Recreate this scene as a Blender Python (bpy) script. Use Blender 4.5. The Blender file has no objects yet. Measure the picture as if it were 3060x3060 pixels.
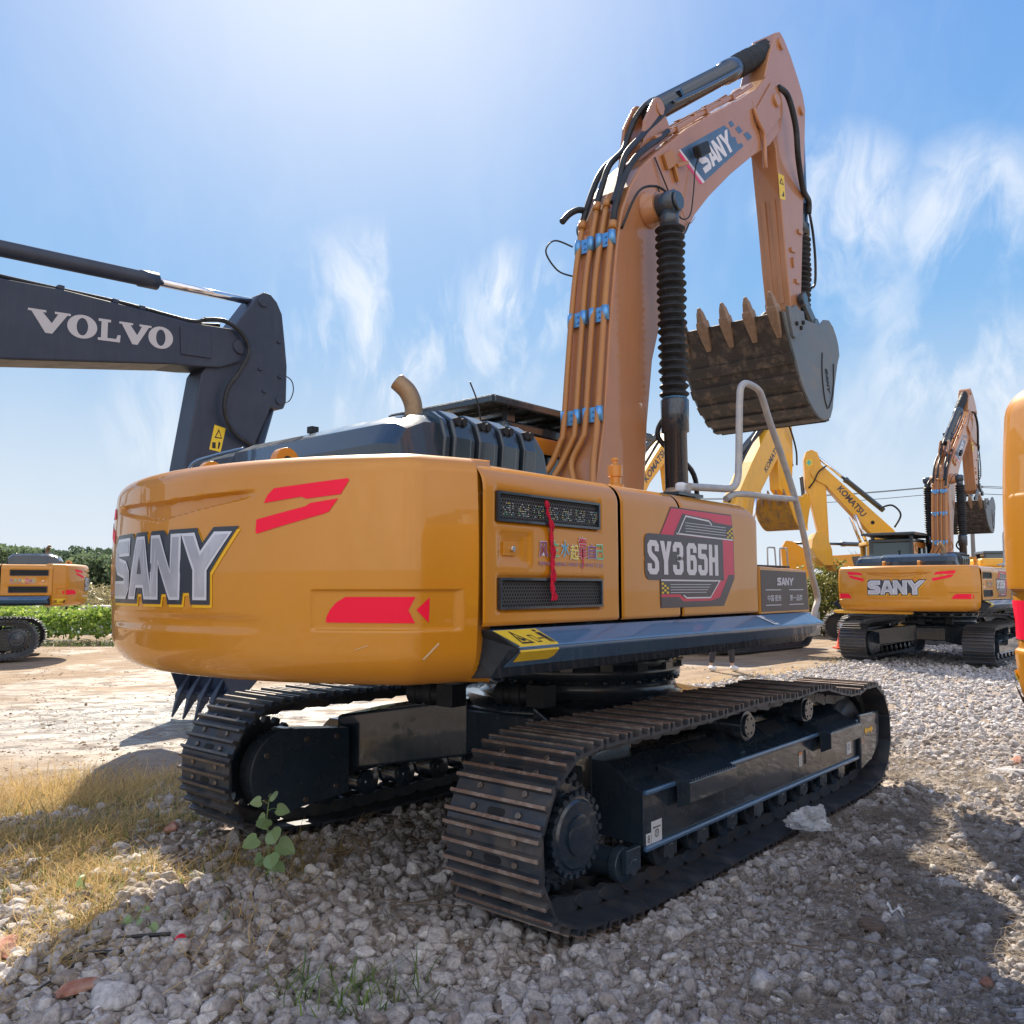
import bpy, bmesh, math, random
import numpy as np
from mathutils import Vector, Matrix, noise as mnoise
from mathutils.geometry import tessellate_polygon
R = math.radians
PI = math.pi
random.seed(7)
scene = bpy.context.scene
COL = scene.collection

# ---------------------------------------------------------------- camera
cam_d = bpy.data.cameras.new("camera")
cam = bpy.data.objects.new("camera", cam_d)
COL.objects.link(cam)
CAM_H = 1.7178
cam.location = (0, 0, CAM_H)
cam.rotation_euler = (R(90 + 5.066), R(0.08), 0)
cam_d.sensor_width = 36.0
cam_d.lens = 30.03
cam_d.clip_start = 0.05
cam_d.clip_end = 3000
scene.camera = cam

# ---------------------------------------------------------------- sky and sun
SUN_AZ, SUN_EL = R(-11.8), R(42.6)
world = bpy.data.worlds.new("World")
scene.world = world
world.use_nodes = True
wn, wl = world.node_tree.nodes, world.node_tree.links
wn.clear()


def N(nt, kind, **kw):
    n = nt.nodes.new(kind)
    for k_, v in kw.items():
        if k_ == 'inp':
            for a, b in v.items():
                n.inputs[a].default_value = b
        else:
            setattr(n, k_, v)
    return n


def math_node(nt, op, a, b=None, c=None, clamp=False):
    n = nt.nodes.new('ShaderNodeMath')
    n.operation = op
    n.use_clamp = clamp
    for i, v in enumerate((a, b, c)):
        if v is None:
            continue
        if isinstance(v, (int, float)):
            n.inputs[i].default_value = v
        else:
            nt.links.new(v, n.inputs[i])
    return n.outputs[0]


def build_sky():
    nt = world.node_tree
    out = N(nt, 'ShaderNodeOutputWorld')
    bg = N(nt, 'ShaderNodeBackground')
    bg.inputs[1].default_value = 0.105
    sky = N(nt, 'ShaderNodeTexSky', sky_type='NISHITA')
    sky.sun_disc = False
    sky.sun_elevation = SUN_EL
    sky.sun_rotation = SUN_AZ
    sky.altitude = 50
    sky.air_density = 1.15
    sky.dust_density = 1.2
    sky.ozone_density = 2.2
    tc = N(nt, 'ShaderNodeTexCoord')
    nrm = N(nt, 'ShaderNodeVectorMath', operation='NORMALIZE')
    nt.links.new(tc.outputs['Generated'], nrm.inputs[0])
    sep = N(nt, 'ShaderNodeSeparateXYZ')
    nt.links.new(nrm.outputs[0], sep.inputs[0])
    # wisps: stretched, warped noise over the direction
    mp = N(nt, 'ShaderNodeMapping')
    mp.inputs['Rotation'].default_value = (R(8), R(62), R(0))
    mp.inputs['Scale'].default_value = (4.6, 2.0, 2.0)
    nt.links.new(nrm.outputs[0], mp.inputs[0])
    warp = N(nt, 'ShaderNodeTexNoise', inp={'Scale': 1.6, 'Detail': 3.0})
    nt.links.new(mp.outputs[0], warp.inputs['Vector'])
    sc = N(nt, 'ShaderNodeVectorMath', operation='SCALE')
    sc.inputs[3].default_value = 1.1
    nt.links.new(warp.outputs['Color'], sc.inputs[0])
    ad = N(nt, 'ShaderNodeVectorMath', operation='ADD')
    nt.links.new(mp.outputs[0], ad.inputs[0])
    nt.links.new(sc.outputs[0], ad.inputs[1])
    nz = N(nt, 'ShaderNodeTexNoise', inp={'Scale': 2.3, 'Detail': 12.0, 'Roughness': 0.60})
    nt.links.new(ad.outputs[0], nz.inputs['Vector'])
    wisp = N(nt, 'ShaderNodeMapRange', interpolation_type='SMOOTHSTEP',
             inp={'From Min': 0.385, 'From Max': 0.67})
    nt.links.new(nz.outputs[0], wisp.inputs[0])
    # clouds stand in a few parts of the sky
    total = None
    blobs = [(-8.8, 16.5, 8.5, .95), (-5.5, 13, 6, .7), (-12, 19.5, 4.5, .5), (.8, 19, 4.6, .9), (-.8, 15, 3.6, .6), (-21.5, 10.5, 5.5, .5),
             (21.5, 23, 5.8, .8), (23, 18.5, 4.5, .45), (29, 21.5, 5.5, .75), (28, 12.5, 6.5, .75), (22, 11, 6, .3), (-3, 8, 7, .3),
             (60, 25, 25, .5), (-75, 22, 30, .6), (120, 35, 30, .6), (180, 30, 40, .5), (-130, 40, 30, .6)]
    for az, el, rad, w in blobs:
        d = (math.sin(R(az)) * math.cos(R(el)), math.cos(R(az)) * math.cos(R(el)), math.sin(R(el)))
        dp = N(nt, 'ShaderNodeVectorMath', operation='DOT_PRODUCT')
        nt.links.new(nrm.outputs[0], dp.inputs[0])
        dp.inputs[1].default_value = d
        mr = N(nt, 'ShaderNodeMapRange', interpolation_type='SMOOTHSTEP',
               inp={'From Min': math.cos(R(rad)), 'From Max': math.cos(R(rad * 0.15)), 'To Max': w})
        nt.links.new(dp.outputs['Value'], mr.inputs[0])
        total = mr.outputs[0] if total is None else math_node(nt, 'MAXIMUM', total, mr.outputs[0])
    soft = math_node(nt, 'MULTIPLY_ADD', wisp.outputs[0], 0.95, 0.03)
    m = math_node(nt, 'MULTIPLY', total, soft, clamp=True)
    thin = math_node(nt, 'MULTIPLY', wisp.outputs[0], 0.05)
    m = math_node(nt, 'MAXIMUM', m, thin)
    # pale haze band just above the horizon
    hz = N(nt, 'ShaderNodeMapRange', interpolation_type='SMOOTHSTEP',
           inp={'From Min': 0.34, 'From Max': -0.02, 'To Max': 0.85})
    nt.links.new(sep.outputs['Z'], hz.inputs[0])
    hue = N(nt, 'ShaderNodeHueSaturation', inp={'Saturation': 1.12, 'Value': 1.0})
    nt.links.new(sky.outputs[0], hue.inputs['Color'])
    # compress the very bright ring round the sun a little, as thin veil cloud does
    lum = N(nt, 'ShaderNodeVectorMath', operation='DOT_PRODUCT')
    lum.inputs[1].default_value = (.3, .5, .2)
    nt.links.new(hue.outputs[0], lum.inputs[0])
    kk = math_node(nt, 'DIVIDE', 5.4, math_node(nt, 'ADD', lum.outputs['Value'], 5.0))
    cmpn = N(nt, 'ShaderNodeVectorMath', operation='SCALE')
    nt.links.new(hue.outputs[0], cmpn.inputs[0])
    nt.links.new(kk, cmpn.inputs[3])
    grad = nt.nodes.new('ShaderNodeValToRGB')
    ge = grad.color_ramp.elements
    ge[0].position, ge[0].color = 0.0, (.56, .74, .92, 1)
    ge[1].position, ge[1].color = 0.72, (.12, .36, .95, 1)
    g2 = ge.new(.30)
    g2.color = (.24, .56, 1.0, 1)
    nt.links.new(sep.outputs['Z'], grad.inputs[0])
    gs = N(nt, 'ShaderNodeVectorMath', operation='SCALE')
    gs.inputs[3].default_value = 4.25
    nt.links.new(grad.outputs[0], gs.inputs[0])
    bl = N(nt, 'ShaderNodeMix', data_type='RGBA')
    bl.inputs['Factor'].default_value = .80
    nt.links.new(cmpn.outputs[0], bl.inputs['A'])
    nt.links.new(gs.outputs[0], bl.inputs['B'])
    tint = N(nt, 'ShaderNodeMix', data_type='RGBA')
    tint.inputs['B'].default_value = (3.9, 4.25, 4.65, 1)
    nt.links.new(hz.outputs[0], tint.inputs['Factor'])
    nt.links.new(bl.outputs['Result'], tint.inputs['A'])
    # bright aureole round the sun
    sdp = N(nt, 'ShaderNodeVectorMath', operation='DOT_PRODUCT')
    nt.links.new(nrm.outputs[0], sdp.inputs[0])
    sdp.inputs[1].default_value = (math.sin(SUN_AZ) * math.cos(SUN_EL), math.cos(SUN_AZ) * math.cos(SUN_EL), math.sin(SUN_EL))
    au = math_node(nt, 'POWER', math_node(nt, 'MAXIMUM', sdp.outputs['Value'], 0.0), 22.0)
    au = math_node(nt, 'MULTIPLY', au, .80)
    aur = N(nt, 'ShaderNodeMix', data_type='RGBA')
    aur.inputs['B'].default_value = (4.9, 5.15, 5.5, 1)
    nt.links.new(au, aur.inputs['Factor'])
    nt.links.new(tint.outputs['Result'], aur.inputs['A'])
    tint = aur
    mx = N(nt, 'ShaderNodeMix', data_type='RGBA')
    mx.inputs['B'].default_value = (4.85, 5.0, 5.2, 1)
    nt.links.new(m, mx.inputs['Factor'])
    nt.links.new(tint.outputs['Result'], mx.inputs['A'])
    # unseen bright cloud bank, added behind the camera to fill the shaded sides
    bk = N(nt, 'ShaderNodeVectorMath', operation='DOT_PRODUCT')
    nt.links.new(nrm.outputs[0], bk.inputs[0])
    bk.inputs[1].default_value = (.12, -.86, .50)
    bm_ = N(nt, 'ShaderNodeMapRange', interpolation_type='SMOOTHSTEP', inp={'From Min': .30, 'From Max': .92})
    nt.links.new(bk.outputs['Value'], bm_.inputs[0])
    cl = math_node(nt, 'MULTIPLY', bm_.outputs[0], math_node(nt, 'MULTIPLY_ADD', wisp.outputs[0], .8, .45), clamp=True)
    m2 = N(nt, 'ShaderNodeMix', data_type='RGBA')
    m2.inputs['B'].default_value = (7.6, 7.4, 7.3, 1)
    nt.links.new(cl, m2.inputs['Factor'])
    nt.links.new(mx.outputs['Result'], m2.inputs['A'])
    nt.links.new(m2.outputs['Result'], bg.inputs[0])
    nt.links.new(bg.outputs[0], out.inputs[0])


build_sky()
sun_d = bpy.data.lights.new("sun", 'SUN')
sun_d.energy = 4.8
sun_d.angle = R(0.55)
sun_d.color = (1.0, 0.88, 0.70)
sun = bpy.data.objects.new("sun", sun_d)
COL.objects.link(sun)
sd = Vector((math.sin(SUN_AZ) * math.cos(SUN_EL), math.cos(SUN_AZ) * math.cos(SUN_EL), math.sin(SUN_EL)))
sun.rotation_euler = sd.to_track_quat('Z', 'Y').to_euler()
sun.location = sd * 60

scene.view_settings.view_transform = 'Standard'
scene.view_settings.look = 'None'
scene.view_settings.exposure = 1.0
scene.view_settings.gamma = 1
scene.render.engine = 'CYCLES'
scene.render.resolution_x = 1024
scene.render.resolution_y = 1024

# ---------------------------------------------------------------- materials
MATS = {}


def mat(name, col, rough=0.5, metal=0.0, coat=0.0, spec=0.5, noise=None, bump=None, col2=None, mix=None,
        trans=0.0, alpha=1.0, coords='Object', coat_rough=0.05, rvar=0.0):
    """noise=(scale, detail) drives a mix between col and col2; mix=(lo, hi); bump=(scale, strength, distance)"""
    m = bpy.data.materials.new(name)
    m.use_nodes = True
    nt = m.node_tree
    b = nt.nodes['Principled BSDF']
    b.inputs['Base Color'].default_value = (*col, 1)
    b.inputs['Roughness'].default_value = rough
    b.inputs['Metallic'].default_value = metal
    b.inputs['Coat Weight'].default_value = coat
    b.inputs['Coat Roughness'].default_value = coat_rough
    b.inputs['Specular IOR Level'].default_value = spec
    if trans:
        b.inputs['Transmission Weight'].default_value = trans
    if alpha < 1:
        b.inputs['Alpha'].default_value = alpha
    tc = nt.nodes.new('ShaderNodeTexCoord')
    if noise:
        n = nt.nodes.new('ShaderNodeTexNoise')
        n.inputs['Scale'].default_value = noise[0]
        n.inputs['Detail'].default_value = noise[1]
        n.inputs['Roughness'].default_value = 0.65
        nt.links.new(tc.outputs[coords], n.inputs['Vector'])
        mr = nt.nodes.new('ShaderNodeMapRange')
        lo, hi = mix or (0.4, 0.65)
        mr.inputs['From Min'].default_value = lo
        mr.inputs['From Max'].default_value = hi
        nt.links.new(n.outputs[0], mr.inputs[0])
        mx = nt.nodes.new('ShaderNodeMix')
        mx.data_type = 'RGBA'
        mx.inputs['A'].default_value = (*col, 1)
        mx.inputs['B'].default_value = (*(col2 or col), 1)
        nt.links.new(mr.outputs[0], mx.inputs['Factor'])
        nt.links.new(mx.outputs['Result'], b.inputs['Base Color'])
        if rvar:
            r2 = nt.nodes.new('ShaderNodeMapRange')
            r2.inputs['To Min'].default_value = rough
            r2.inputs['To Max'].default_value = min(1, rough + rvar)
            nt.links.new(mr.outputs[0], r2.inputs[0])
            nt.links.new(r2.outputs[0], b.inputs['Roughness'])
    if bump:
        n2 = nt.nodes.new('ShaderNodeTexNoise')
        n2.inputs['Scale'].default_value = bump[0]
        n2.inputs['Detail'].default_value = 4
        nt.links.new(tc.outputs[coords], n2.inputs['Vector'])
        bp = nt.nodes.new('ShaderNodeBump')
        bp.inputs['Strength'].default_value = bump[1]
        bp.inputs['Distance'].default_value = bump[2]
        nt.links.new(n2.outputs[0], bp.inputs['Height'])
        nt.links.new(bp.outputs[0], b.inputs['Normal'])
    MATS[name] = m
    return m


mat('ochre', (.56, .222, .003), .34, coat=.7, coat_rough=.03, spec=.45, noise=(1.7, 6), col2=(.52, .205, .004), mix=(.35, .7), bump=(2.2, .16, .03), rvar=.12)
mat('ochre_sky_tint', (.43, .185, .070), .36, coat=.6, coat_rough=.05, noise=(1.7, 6), col2=(.39, .17, .072), bump=(3, .08, .02), rvar=.1)  # same ochre paint, with the sky reflected on the boom mixed into its colour
mat('ochre_matte', (.40, .17, .045), .45, coat=.25, coat_rough=.2, noise=(3, 6), col2=(.43, .19, .04), bump=(9, .1, .01))
mat('bucket_grey', (.12, .15, .18), .5, noise=(4, 6), col2=(.20, .2, .2), mix=(.45, .75), bump=(20, .2, .01), rvar=.2)
mat('bucket_worn', (.055, .048, .045), .6, noise=(9, 8), col2=(.26, .20, .15), mix=(.5, .78), bump=(30, .35, .01), rvar=.2)
mat('tooth_worn', (.24, .16, .11), .62, noise=(18, 6), col2=(.33, .22, .14), bump=(40, .3, .006))
mat('black_paint', (.024, .044, .068), .22, coat=.5, coat_rough=.06, noise=(2.5, 6), col2=(.034, .037, .042), mix=(.45, .75), bump=(6, .08, .01), rvar=.2)  # black lifted to navy, veiling glare put into the base colour
mat('black_gloss', (.013, .027, .046), .16, coat=.6, coat_rough=.04, noise=(2, 4), col2=(.024, .036, .052), bump=(5, .05, .01), rvar=.15)
mat('slate_sky_tint', (.05, .13, .26), .26, coat=.8, noise=(3, 6), col2=(.06, .145, .27), bump=(9, .05, .01), rvar=.2)  # blue base colour stands for sky reflected on the deck slope
mat('dark_inside', (.008, .009, .011), .7)
mat('rubber', (.012, .016, .022), .55, spec=.35, noise=(8, 5), col2=(.026, .030, .037), bump=(25, .25, .006))
mat('mesh_grey', (.07, .075, .085), .5)
mat('hose', (.014, .017, .022), .42, spec=.35, noise=(10, 5), col2=(.03, .032, .038), bump=(60, .2, .003))
mat('track_steel', (.055, .068, .088), .42, metal=.55, noise=(6, 8), col2=(.11, .085, .07), mix=(.48, .72), bump=(22, .3, .006), rvar=.3)
mat('rusty_edge', (.17, .105, .08), .6, metal=.2, noise=(30, 8), col2=(.32, .29, .28), mix=(.5, .72), bump=(60, .4, .004))
mat('worn_edge', (.12, .11, .11), .38, metal=.6, noise=(20, 8), col2=(.25, .20, .16), mix=(.5, .72), bump=(60, .3, .003))
mat('chrome', (.75, .75, .77), .12, metal=1)
mat('clamp_steel', (.13, .36, .68), .30, metal=.45, bump=(30, .15, .004))
mat('bolt_steel', (.25, .22, .2), .4, metal=.7, noise=(30, 4), col2=(.15, .11, .09))
mat('rail_grey', (.36, .37, .40), .48, metal=.1, noise=(14, 6), col2=(.50, .47, .42), mix=(.4, .7), bump=(50, .3, .003))
mat('red_vinyl', (.88, .004, .045), .45, spec=.3, bump=(7, .04, .01))
mat('red_pink_vinyl', (.62, .012, .075), .35, coat=.2)
mat('red_cloth', (.55, .006, .04), .8, bump=(60, .6, .01))
mat('silver_vinyl', (.42, .43, .50), .3, metal=.35, noise=(3, 3), col2=(.55, .56, .63))
mat('silver_rim', (.62, .64, .72), .3, metal=.2)
mat('letter_dark', (.028, .034, .05), .4, coat=.2)
mat('yellow_vinyl', (.78, .43, .01), .4)
mat('label_yellow', (.80, .56, .03), .4, noise=(20, 4), col2=(.72, .50, .03))
mat('label_black', (.02, .02, .02), .5)
mat('white_vinyl', (.70, .69, .74), .4)
mat('text_white', (.62, .61, .68), .45)
mat('decal_char', (.055, .05, .065), .4, coat=.2)
mat('decal_blue', (.055, .11, .20), .4, coat=.2, noise=(4, 3), col2=(.075, .14, .24))
mat('decal_pink', (.75, .05, .16), .4)
mat('plate_brown', (.06, .045, .05), .4)
mat('glass_dark', (.02, .05, .06), .08, spec=.8, coat=.3)
mat('orange_lens', (.75, .20, .03), .3, coat=.5)
mat('red_lens', (.7, .03, .02), .3)
mat('scuff', (.60, .44, .26), .6)
mat('steel_bare', (.22, .15, .09), .45, metal=.5, noise=(6, 6), col2=(.36, .24, .14))
mat('komatsu_yellow', (.80, .42, .012), .38, coat=.35, noise=(2, 6), col2=(.72, .38, .02), bump=(7, .06, .01))
mat('komatsu_worn', (.45, .26, .04), .6, noise=(5, 8), col2=(.22, .14, .08), mix=(.45, .65))
mat('orange_side', (.72, .30, .012), .38, coat=.4)
mat('volvo_grey', (.018, .028, .055), .45, noise=(2.5, 6), col2=(.028, .040, .070), mix=(.4, .7), bump=(14, .08, .01))
mat('volvo_belly', (.20, .19, .18), .6, noise=(5, 6), col2=(.12, .12, .12))
mat('volvo_letter', (.48, .47, .50), .5)
mat('mint', (.05, .5, .42), .5)
for nm, c in dict(ink_green=(.10, .50, .20), ink_cyan=(.08, .42, .62), ink_yellow=(.80, .68, .08), ink_purple=(.22, .05, .22),
                  ink_red=(.62, .01, .06), led_white=(.70, .72, .70)).items():
    mat(nm, c, .45)
mat('cone_orange', (.85, .08, .03), .5)
mat('skin', (.50, .32, .24), .55)
mat('cloth_dark', (.035, .035, .045), .85, bump=(30, .3, .01))
mat('cloth_blue', (.09, .14, .26), .85, bump=(30, .3, .01))
mat('hair', (.01, .01, .01), .6)
mat('shoe_white', (.72, .70, .68), .6)
mat('brick', (.30, .12, .08), .9, noise=(14, 6), col2=(.42, .26, .20), bump=(40, .4, .01))
mat('concrete_lump', (.50, .48, .48), .85, noise=(30, 8), col2=(.33, .31, .31), bump=(55, .9, .012))
mat('dark_stone', (.11, .08, .065), .85, noise=(10, 6), col2=(.16, .12, .1), bump=(30, .5, .02))
mat('white_plastic', (.72, .73, .75), .35)
mat('red_cap', (.7, .01, .05), .4)
mat('cable_black', (.02, .022, .025), .5)
mat('twig', (.17, .13, .10), .8)
mat('shed_roof', (.10, .10, .11), .6)
mat('shed_wall', (.40, .38, .36), .8)
mat('wood_pole', (.20, .18, .17), .8)
mat('wire', (.06, .06, .07), .6)
mat('bark', (.12, .09, .07), .9, noise=(12, 6), col2=(.2, .16, .13), bump=(30, .6, .02))


def weather(name, dust, amount, rough_to, streak=True, per_object=False):
    """a dust film over a finished paint: streaks that ran down with the rain, and blotches"""
    nt = MATS[name].node_tree
    b = nt.nodes['Principled BSDF']
    tc = nt.nodes.new('ShaderNodeTexCoord')
    mp = N(nt, 'ShaderNodeMapping')
    mp.inputs['Scale'].default_value = (9, 9, .8) if streak else (5, 5, 5)
    nt.links.new(tc.outputs['Object'], mp.inputs[0])
    n1 = N(nt, 'ShaderNodeTexNoise', inp={'Scale': 1.6, 'Detail': 7.0, 'Roughness': .65})
    nt.links.new(mp.outputs[0], n1.inputs['Vector'])
    n2 = N(nt, 'ShaderNodeTexNoise', inp={'Scale': 1.3, 'Detail': 6.0, 'Roughness': .7})
    nt.links.new(tc.outputs['Object'], n2.inputs['Vector'])
    a = N(nt, 'ShaderNodeMapRange', inp={'From Min': .38, 'From Max': .72})
    nt.links.new(n1.outputs[0], a.inputs[0])
    c = N(nt, 'ShaderNodeMapRange', inp={'From Min': .35, 'From Max': .70, 'To Min': .2})
    nt.links.new(n2.outputs[0], c.inputs[0])
    f = math_node(nt, 'MULTIPLY', math_node(nt, 'MULTIPLY', a.outputs[0], c.outputs[0]), amount)
    if per_object:
        oi = N(nt, 'ShaderNodeObjectInfo')
        f = math_node(nt, 'MULTIPLY', f, math_node(nt, 'MULTIPLY_ADD', oi.outputs['Random'], 1.3, .4), clamp=True)
    src = b.inputs['Base Color'].links[0].from_socket
    mx = N(nt, 'ShaderNodeMix', data_type='RGBA')
    mx.inputs['B'].default_value = (*dust, 1)
    nt.links.new(f, mx.inputs['Factor'])
    nt.links.new(src, mx.inputs['A'])
    nt.links.new(mx.outputs['Result'], b.inputs['Base Color'])
    cw_ = b.inputs['Coat Weight'].default_value
    nt.links.new(math_node(nt, 'MULTIPLY_ADD', f, -cw_, cw_, clamp=True), b.inputs['Coat Weight'])
    r0 = b.inputs['Roughness']
    rs_ = r0.links[0].from_socket if r0.links else None
    nt.links.new(math_node(nt, 'MULTIPLY_ADD', f, rough_to, rs_ if rs_ else r0.default_value, clamp=True), r0)


weather('ochre', (.52, .30, .09), .16, .4)
weather('ochre_sky_tint', (.42, .30, .24), .30, .5)
weather('black_gloss', (.12, .12, .12), .22, .5)
weather('black_paint', (.13, .12, .11), .28, .6, streak=False)
weather('slate_sky_tint', (.20, .24, .28), .2, .4)
weather('komatsu_yellow', (.46, .32, .16), .6, .5)
weather('track_steel', (.19, .17, .155), .55, .5, streak=False, per_object=True)
weather('rusty_edge', (.33, .28, .24), .8, .3, streak=False, per_object=True)
weather('volvo_grey', (.10, .11, .13), .22, .3)


def bag_mat():
    m = bpy.data.materials.new('clear_plastic')
    m.use_nodes = True
    b = m.node_tree.nodes['Principled BSDF']
    b.inputs['Base Color'].default_value = (.85, .88, .92, 1)
    b.inputs['Roughness'].default_value = .18
    b.inputs['Alpha'].default_value = .38
    b.inputs['Coat Weight'].default_value = .6
    MATS['clear_plastic'] = m


bag_mat()


def leaf_mat(name, c1, c2, tr=.35, rough=.5):
    m = bpy.data.materials.new(name)
    m.use_nodes = True
    nt = m.node_tree
    b = nt.nodes['Principled BSDF']
    b.inputs['Roughness'].default_value = rough
    at = N(nt, 'ShaderNodeAttribute', attribute_name='tone')
    mx = N(nt, 'ShaderNodeMix', data_type='RGBA')
    mx.inputs['A'].default_value = (*c1, 1)
    mx.inputs['B'].default_value = (*c2, 1)
    nt.links.new(at.outputs['Fac'], mx.inputs['Factor'])
    nt.links.new(mx.outputs['Result'], b.inputs['Base Color'])
    t = N(nt, 'ShaderNodeBsdfTranslucent')
    nt.links.new(mx.outputs['Result'], t.inputs[0])
    ms = N(nt, 'ShaderNodeMixShader')
    ms.inputs[0].default_value = tr
    nt.links.new(b.outputs[0], ms.inputs[1])
    nt.links.new(t.outputs[0], ms.inputs[2])
    nt.links.new(ms.outputs[0], nt.nodes['Material Output'].inputs[0])
    MATS[name] = m
    return m


leaf_mat('vine_leaf', (.06, .15, .015), (.46, .58, .12), .45)
leaf_mat('tree_leaf', (.075, .12, .075), (.24, .32, .16), .3, .7)  # greens paled towards blue, distance haze put into the leaf colour
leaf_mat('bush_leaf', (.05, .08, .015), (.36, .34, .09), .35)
leaf_mat('reed_leaf', (.20, .18, .08), (.45, .38, .22), .35)
leaf_mat('straw', (.30, .21, .09), (.80, .58, .24), .4, .7)
leaf_mat('straw_grey', (.12, .095, .07), (.44, .36, .27), .25, .8)
leaf_mat('green_blade', (.05, .11, .025), (.22, .32, .06), .4)
leaf_mat('weed_leaf', (.20, .33, .14), (.36, .50, .24), .4)


def stone_mat():
    m = bpy.data.materials.new('pumice')
    m.use_nodes = True
    nt = m.node_tree
    b = nt.nodes['Principled BSDF']
    b.inputs['Roughness'].default_value = .85
    at = N(nt, 'ShaderNodeAttribute', attribute_name='tone')
    cr = nt.nodes.new('ShaderNodeValToRGB')
    e = cr.color_ramp.elements
    e[0].position, e[0].color = 0, (.21, .17, .145, 1)
    e[1].position, e[1].color = 1, (.70, .67, .65, 1)
    for p, c in ((.10, (.25, .205, .175, 1)), (.4, (.37, .34, .33, 1)), (.7, (.475, .445, .435, 1)), (.93, (.60, .565, .54, 1))):
        x = e.new(p)
        x.color = c
    nt.links.new(at.outputs['Fac'], cr.inputs[0])
    tc = N(nt, 'ShaderNodeTexCoord')
    n = N(nt, 'ShaderNodeTexNoise', inp={'Scale': 55.0, 'Detail': 5.0, 'Roughness': .7})
    nt.links.new(tc.outputs['Object'], n.inputs['Vector'])
    mr = N(nt, 'ShaderNodeMapRange', inp={'From Min': .35, 'From Max': .6, 'To Min': .62, 'To Max': 1.12})
    nt.links.new(n.outputs[0], mr.inputs[0])
    mu = N(nt, 'ShaderNodeMix', data_type='RGBA', blend_type='MULTIPLY')
    mu.inputs['Factor'].default_value = 1
    nt.links.new(cr.outputs[0], mu.inputs['A'])
    nt.links.new(mr.outputs[0], mu.inputs['B'])
    nt.links.new(mu.outputs['Result'], b.inputs['Base Color'])
    bp = N(nt, 'ShaderNodeBump', inp={'Strength': .7, 'Distance': .012})
    nt.links.new(n.outputs[0], bp.inputs['Height'])
    nt.links.new(bp.outputs[0], b.inputs['Normal'])
    MATS['pumice'] = m


stone_mat()


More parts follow.
